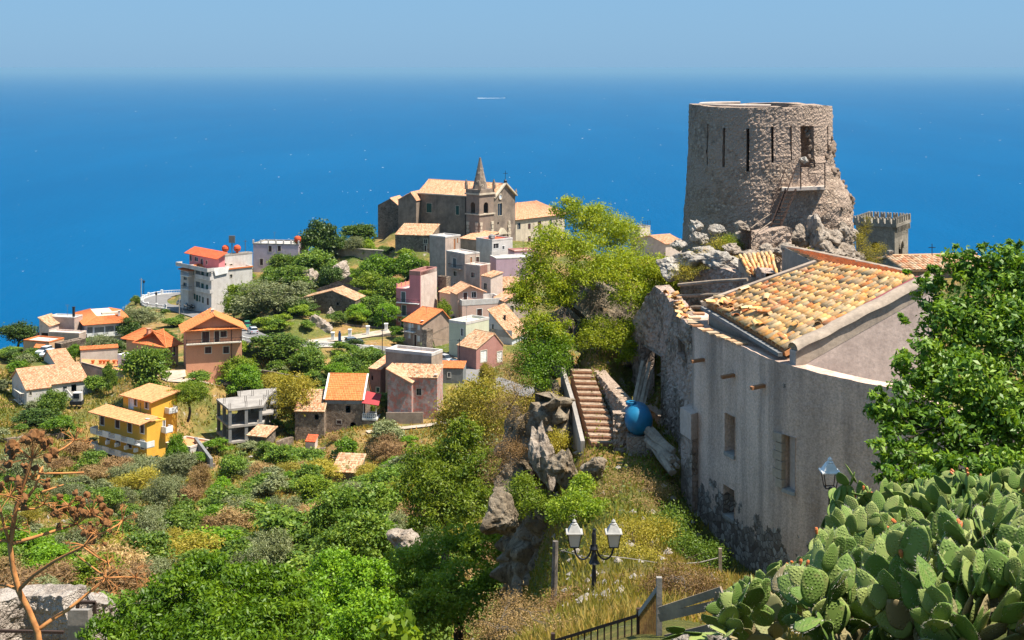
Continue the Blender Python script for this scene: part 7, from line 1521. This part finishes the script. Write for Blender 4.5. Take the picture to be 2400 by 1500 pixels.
# ---- loose stones on the slope
n = 1500; D = np.exp(g.uniform(math.log(30),math.log(240),n)); px = np.where(g.uniform(0,1,n)<.7,g.uniform(0,1200,n),g.uniform(1300,1700,n)); x = (px-1200)/F*D; z = gzi(x,D); V = []; fcs = []
s = (.05+.0016*D)*g.uniform(.4,1.5,n)
octv = np.array([[1,0,0],[0,1,0],[-1,0,0],[0,-1,0],[0,0,.8],[0,0,-.6]]); octf = [(0,1,4),(1,2,4),(2,3,4),(3,0,4),(1,0,5),(2,1,5),(3,2,5),(0,3,5)]
for i in range(n):
    q = octv*s[i]*g.uniform(.6,1.3,(6,3))+np.array([x[i],D[i],z[i]+s[i]*.2])
    for f_ in octf: V += [q[f_[0]],q[f_[1]],q[f_[2]]]
o = link('loose_stones',quads_mesh('loose_stones',np.array(V),n*8,3),None,ML['rock']); tag(o,'pale loose stones strewn over the slope','stones',kind='stuff')
# ---------------------------------------------------------------- prickly pears
def pad_mesh(name, seed):
    rr = random.Random(seed); vs = []; fs = []; nr_,ns = 7,10
    for i in range(1,nr_):
        t = i/nr_; rad = math.sin(math.pi*t**.8)**.75*.5*(.62+.1*rr.random()); z = t
        for j in range(ns): a = 2*math.pi*j/ns; vs.append((math.cos(a)*rad,math.sin(a)*rad*.2+.05*math.sin(t*3+seed)*.6,z))
    b,t_ = len(vs),len(vs)+1; vs += [(0,0,0),(0,.03*math.sin(3+seed),1)]
    for i in range(nr_-2):
        for j in range(ns): fs.append((i*ns+j,i*ns+(j+1)%ns,(i+1)*ns+(j+1)%ns,(i+1)*ns+j))
    for j in range(ns): fs.append((b,(j+1)%ns,j)); fs.append((t_,(nr_-2)*ns+j,(nr_-2)*ns+(j+1)%ns))
    me = bpy.data.meshes.new(name); me.from_pydata(vs,[],fs); me.polygons.foreach_set('use_smooth',[True]*len(fs)); me.update(); return me
def pad_mat(name,a,b,c,scar):
    m,nt,bs = nt_new(name); oi = nd(nt,'ShaderNodeObjectInfo'); colr = ramp(nt,oi.outputs['Random'],[(0,a),(.5,b),(1,c)])
    co = coords(nt); v = nd(nt,'ShaderNodeTexVoronoi'); v.inputs['Scale'].default_value=11; v.inputs['Randomness'].default_value=.3; nt.links.new(co,v.inputs['Vector'])
    dot = ramp(nt,v.outputs['Distance'],[(.07,.6),(.14,0)]); 
    bl = ramp(nt,noise(nt,co,3.5,5,.65),[(.52,0),(.7,scar)]); colr = mix(nt,bl,colr,(.26,.20,.10)); colr = mix(nt,dot,colr,(.45,.42,.22))
    nt.links.new(colr,bs.inputs['Base Color']); bs.inputs['Roughness'].default_value=.68; bs.inputs['Specular IOR Level'].default_value=.2
    hh = ramp(nt,v.outputs['Distance'],[(.0,1),(.4,0)]); bump(nt,bs,hh,.35,.03); return m
PMG = pad_mat('pad_green',(.085,.15,.028),(.14,.21,.045),(.24,.28,.085),.6); PMB = pad_mat('pad_old',(.22,.19,.09),(.26,.20,.11),(.20,.21,.09),.8)
PG = [pad_mesh('pad',k) for k in range(4)]; PB = [pad_mesh('pad',k+9) for k in range(3)]
for m_ in PG: m_.materials.append(PMG)
for m_ in PB: m_.materials.append(PMB)
FR = flat('fruit_orange',(.55,.16,.05),.5)
fm = MB().lathe((0,0,0),[(.008,0),(.012,.015),(.014,.035),(.009,.048)],7); FRM = bpy.data.meshes.new('fruit'); FRM.from_pydata(fm.v,[],fm.f); FRM.materials.append(FR)
from mathutils import Matrix
def spine_mesh(seed):
    rr = random.Random(seed); V = []
    for i in range(44):
        t = rr.uniform(.3,1.0); a = rr.choice((0,math.pi)) if i<26 else rr.uniform(0,6.28); rad = math.sin(math.pi*t**.8)**.75*.33 if t<.99 else .02
        p = Vector((math.cos(a)*rad,math.sin(a)*rad*.22,t)); d = Vector((math.cos(a),math.sin(a)*1.2,(t-.5)*1.6)).normalized()*rr.uniform(.05,.09); s = d.orthogonal().normalized()*.006
        V += [p-s,p+s,p+d]
    me = quads_mesh('spines',np.array([tuple(v) for v in V]),44,3); me.materials.append(ML['cream_trim']); return me
SPN = [spine_mesh(k) for k in range(3)]
def cactus(label, base, maxlev, sil, seed, size=.33, group=None, kids=(2,3), lean=.5, maxn=60, spread=True):
    rr = random.Random(seed); B = W(*base); gzb = g1(B.x,B.y); B.z = min(B.z,gzb+.25); r = root('prickly_pear',label,'cactus',B,group); cntp = [0]
    todo = []
    def grow(p, d, lev, face):
        if cntp[0]>=maxn: return
        L = size*rr.uniform(.8,1.2)*(1.1 if lev<2 else 1); tip = p+d*L; px = 1200+tip.x/tip.y*F; py = HZ-tip.z/tip.y*F
        if sil and py<sil(px)+rr.uniform(-8,8): return
        old = lev<2 or (lev==2 and rr.random()<.25); me = rr.choice(PB if old else PG); o = link('pad',me,r); cntp[0] += 1
        y = (face-d*face.dot(d)).normalized(); x = y.cross(d); w = L*rr.uniform(.72,1.2)*(.8 if lev<1 else 1); th_ = L*(1.5 if lev<1 else .62)
        M_ = Matrix((x*w,y*th_,d*L)).transposed().to_4x4(); M_.translation = p-B; o.matrix_local = M_
        if not old and p.y<13.5: link('spines',rr.choice(SPN),o)['kind'] = 'stuff'
        if lev>=3 and rr.random()<.025:
            for k in range(rr.randint(1,3)):
                e = rr.uniform(-.5,.5); f_ = link('fruit',FRM,r); f_.location = tip+x*e*w*.6-d*L*abs(e)*.25-B; f_.rotation_euler = d.to_track_quat('Z','Y').to_euler()
        if lev<maxlev:
            for k in range(rr.randint(*kids)):
                e = rr.uniform(-1,1); q = p+d*L*(.93-.18*abs(e))+x*e*w*.27
                nd_ = (d+x*e*lean+y*rr.gauss(0,.38)+Vector((0,0,.22))).normalized(); nf = (y*1.0+x*rr.gauss(0,.7)+Vector((rr.gauss(0,.3),-.25,0))).normalized()
                todo.append((q,nd_,lev+1,nf))
    for k in range(3 if spread else 1):
        d = Vector((rr.gauss(0,.45),rr.gauss(-.15,.3),1)).normalized(); todo.append((B+Vector((rr.uniform(-.15,.15),rr.uniform(-.1,.1),-.1)),d,0,Vector((rr.gauss(0,.6),-1,0)).normalized()))
    while todo: grow(*todo.pop(0))
    return r
silf = lambda px: float(np.interp(px,[1670,1690,1760,1800,1900,1935,1970,2000,2035,2060,2110,2200,2300,2400],[1420,1372,1345,1325,1300,1180,1060,1025,1080,1110,1140,1100,1110,1075]))
cs = [(1760,1520,11.5),(1850,1530,10.5),(1940,1540,9.8),(2040,1545,9.2),(2140,1560,8.7),(2240,1560,8.4),(2330,1570,8.2),(2410,1540,8.4),(1900,1440,13.2),(1990,1430,12.8),(2080,1430,12.2),(2170,1430,11.6),(2260,1430,11.2),(2350,1420,11),(2430,1400,11),(1975,1330,15.6),(2040,1320,15.4),(2110,1310,15),(2190,1310,14.6),(2270,1300,14.2),(2350,1290,14),(2420,1280,14),(1965,1270,16.6),(2020,1275,16.2),(2075,1280,15.8),(2150,1270,15.6),(2230,1262,15.3),(2310,1250,15.1),(2385,1245,15),(1930,1390,14.2),(2035,1375,13.8),(2130,1370,13.4),(2215,1365,12.9),(2305,1360,12.6),(2390,1350,12.4),(1820,1480,12.4),(1780,1450,13),(1960,1290,15.2),(1990,1280,15.4),(2020,1275,15.6),(1990,1220,17.5),(2080,1240,17),(2180,1230,16.6),(2290,1220,16.2),(2390,1210,16)]
for i,b in enumerate(cs):
    row = 'front' if b[2]<10.6 else 'middle' if b[2]<14 else 'back'; ml_,sz_ = {'front':(4,.235),'middle':(6,.205),'back':(9,.215)}[row]
    cactus('green prickly pear cactus in %s of the bottom right thicket'%{'front':'the near row','middle':'the middle','back':'the far row'}[row],b,ml_,silf,50+i,sz_,'prickly pears of the %s row'%row,(1,3) if row=='back' else (2,3),.85,84)
cactus('small lone prickly pear at the bottom centre edge',(1040,1500,15.5),3,lambda px:1392,91,.33,None,(1,2),.7,9,False)
def fig_sprig(): pass
lobe_tree('fig_sapling','young large-leaved fig shoot beside the lone small cactus',(925,1520,16),[(925,1470,16,32,28),(905,1495,16,26,20),(950,1495,16,24,20)],130,.12,'fresh','bark',.8,.5,6,.012,seed=31,cat='sapling',twigs=3)
# slope prickly-pear clumps
pc = cactus('pc',(300,1500,30),6,None,77,.26,None,(2,3),1.0,130)
for c_ in list(pc.children):
    if c_.name.startswith('fruit'): bpy.data.objects.remove(c_)
kids = {}
for c_ in pc.children_recursive: kids.setdefault(c_.parent.name,[]).append(c_)
pcs = [(690,1135,208,'pale prickly pear clump on slope below the stone house'),(480,1245,172,'prickly pear clump in mid slope'),(560,1260,165,'large prickly pear clump above the grey olive'),(180,1350,135,'prickly pear clump above the ruined wall'),(620,1215,182,'prickly pear clump beside low terrace wall'),(415,1190,195,'prickly pear clump beside leaning olive'),(560,1062,236,'prickly pear below the concrete frame'),(800,1055,238,'prickly pear below the arched cellar door'),(590,1110,220,'small prickly pear on golden grass'),(330,1190,198,'prickly pear beside the slope path')]
for i,(px,py,D,lb) in enumerate(pcs):
    c = pc if i==0 else copy_tree(pc,kids); x = (px-1200)/F*D; c.location = (x,D,g1(x,D)); s = 1.5+.6*((i*7)%3)/2; c.scale = (s*1.5,s*1.5,s); c.rotation_euler = (0,0,i*1.3); c['label'] = lb; c['category'] = 'cactus'
# ---------------------------------------------------------------- dry giant fennel, bottom left
FD = 3.4; FS = plaster('fennel_stalk',(.50,.22,.07),(.34,.13,.045),.6,.2,30); FH = flat('fennel_seed',(.20,.085,.025),.8)
def zf(x,y,d=0): return W(x/3,1000+y/3,FD+d)
fn = root('giant_fennel','dry orange-brown giant fennel stalk with seed heads at bottom left','plant',zf(290,1600))
def stalk(pts, r0, r1, dd=0):
    n = len(pts); MB().tube([zf(x,y,dd*i/(n-1)) for i,(x,y) in enumerate(pts)],[(r0+(r1-r0)*i/(n-1)) for i in range(n)],8).build('stalk',FS,fn,True)
stalk([(300,1640),(270,1500),(262,1440),(200,1290),(130,1150),(92,1000),(70,840),(95,680),(110,580),(150,450),(200,310),(225,220)],.0095,.004)
stalk([(266,1430),(360,1360),(480,1285),(620,1170),(745,1070)],.0055,.0028,.1); stalk([(130,1150),(240,1040),(400,935),(500,885),(590,838)],.005,.0026,-.1); stalk([(80,825),(250,775),(440,715),(530,690)],.0048,.0022,.08)
stalk([(70,830),(30,700),(5,600),(-20,480)],.0045,.002,-.05); stalk([(130,1145),(60,1120),(-20,1105)],.0042,.003,.05); stalk([(75,815),(30,800),(-30,815)],.004,.003,0); stalk([(200,490),(250,420),(280,320),(300,280)],.004,.002,.06); stalk([(120,585),(250,575),(310,545)],.0035,.0018,.05); stalk([(150,480),(120,430),(60,480)],.0035,.002,-.05)
stalk([(270,330),(420,328),(590,322)],.003,.0022,.05); stalk([(370,190),(450,150),(525,95)],.0028,.0016,.1); stalk([(290,460),(380,430),(445,408)],.0028,.0016,.05); stalk([(590,840),(700,760),(830,690),(860,660)],.003,.0016,.05); stalk([(745,1065),(860,1058),(950,1062)],.003,.0016,.05); stalk([(590,850),(680,915),(760,960)],.0025,.0014,0); stalk([(745,1060),(640,980),(520,890)],.0026,.0014,.04)
def blob(seed,r):
    import bmesh
    bm = bmesh.new(); bmesh.ops.create_icosphere(bm,subdivisions=2,radius=1); oo = Vector((seed*3.3,1,seed))
    for v in bm.verts: v.co = v.co*(.75+.55*abs(mnoise.noise(v.co*2.6+oo))*1.6)
    me = bpy.data.meshes.new('seed_head'); bm.to_mesh(me); bm.free(); me.materials.append(FH); return me
SB = [blob(k,1) for k in range(4)]
def umbel(x,y,r,n,seeds=True,up=-90,spread=150,dd=0,sd=1):
    rr = random.Random(sd); c = zf(x,y,dd); u_ = root if False else None; m = MB()
    ends = []
    for k in range(n):
        a = R(up+rr.uniform(-spread,spread)); q = r*rr.uniform(.65,1.05); e = zf(x+math.cos(a)*q,y+math.sin(a)*q,dd+rr.uniform(-.04,.04)); m.tube([c,c.lerp(e,.5)+Vector((0,0,.002)),e],[.0013,.0009,.0007],5); ends.append(e)
    um = m.build('umbel',FS,fn)
    for e in ends:
        if seeds and rr.random()<.85:
            o = link('seed_head',rr.choice(SB),um); s = rr.uniform(.0065,.0105)*(r/130); o.scale = (s,s,s*.8); o.location = e-Vector(fn.location); o.rotation_euler = (rr.random()*6,rr.random()*6,rr.random()*6)
        else:
            mm = MB()
            for j in range(7):
                d = Vector((rr.gauss(0,1),rr.gauss(0,1),rr.gauss(0,1))).normalized()*.009; mm.tube([e,e+d],.0005,4)
            mm.build('rays',FS,um)
for a in ((225,225,175,30,True,-90,110,0,1),(230,370,110,16,True,-90,120,.05,2),(70,490,130,18,True,-90,150,-.05,3),(590,835,150,10,False,-90,150,-.1,4),(540,690,150,16,True,-70,120,.08,5),(640,610,130,16,True,-60,150,.05,6),(690,760,110,10,True,-40,150,.05,7),(745,1065,130,18,False,-90,170,.1,8),(950,1062,100,12,False,-60,170,.05,9),(525,95,110,12,False,-90,100,.1,10),(860,660,110,14,False,-80,170,.05,11),(110,720,110,18,False,-90,110,0,12),(310,545,80,12,False,-80,120,.05,13),(480,560,120,14,True,-90,150,.06,14),(760,955,60,10,False,0,170,0,15)): umbel(*a)
# ---------------------------------------------------------------- haze
hz = MB().box((0,0,-239.0),(384000,384000,480.0))
me_m = bpy.data.materials.new('sea_haze'); me_m.use_nodes = True; nt = me_m.node_tree; nt.nodes.clear(); out = nd(nt,'ShaderNodeOutputMaterial'); pv = nd(nt,'ShaderNodeVolumePrincipled')
pv.inputs['Density'].default_value = 2.6e-5; pv.inputs['Color'].default_value = (.25,.47,.67,1); pv.inputs['Anisotropy'].default_value = 0.0
nt.links.new(pv.outputs[0],out.inputs['Volume'])
o = hz.build('haze',me_m); tag(o,'thin blue summer haze over the sea','haze',kind='stuff')

# ---------------------------------------------------------------- single out look-alikes by their order from the left
ONES = ['first','second','third','fourth','fifth','sixth','seventh','eighth','ninth','tenth','eleventh','twelfth','thirteenth','fourteenth','fifteenth','sixteenth','seventeenth','eighteenth','nineteenth']
TENS = ['','','twent','thirt','fort','fift','sixt','sevent','eight','ninet']
def ordinal(n): return ONES[n-1] if n<20 else (('hundred and '+ordinal(n-100) if n>100 else 'hundredth' if n==100 else TENS[n//10]+'ieth' if n%10==0 else TENS[n//10]+'y-'+ONES[n%10-1]))
byl = {}
for o in sc.objects:
    if o.parent is None and 'label' in o and 'group' in o and 'kind' not in o: byl.setdefault(o['label'],[]).append(o)
for lb,os_ in byl.items():
    if len(os_)<2: continue
    os_.sort(key=lambda o: o.location.x/max(o.location.y,.1))
    for i,o in enumerate(os_): o['label'] = ordinal(i+1)+' from left: '+lb
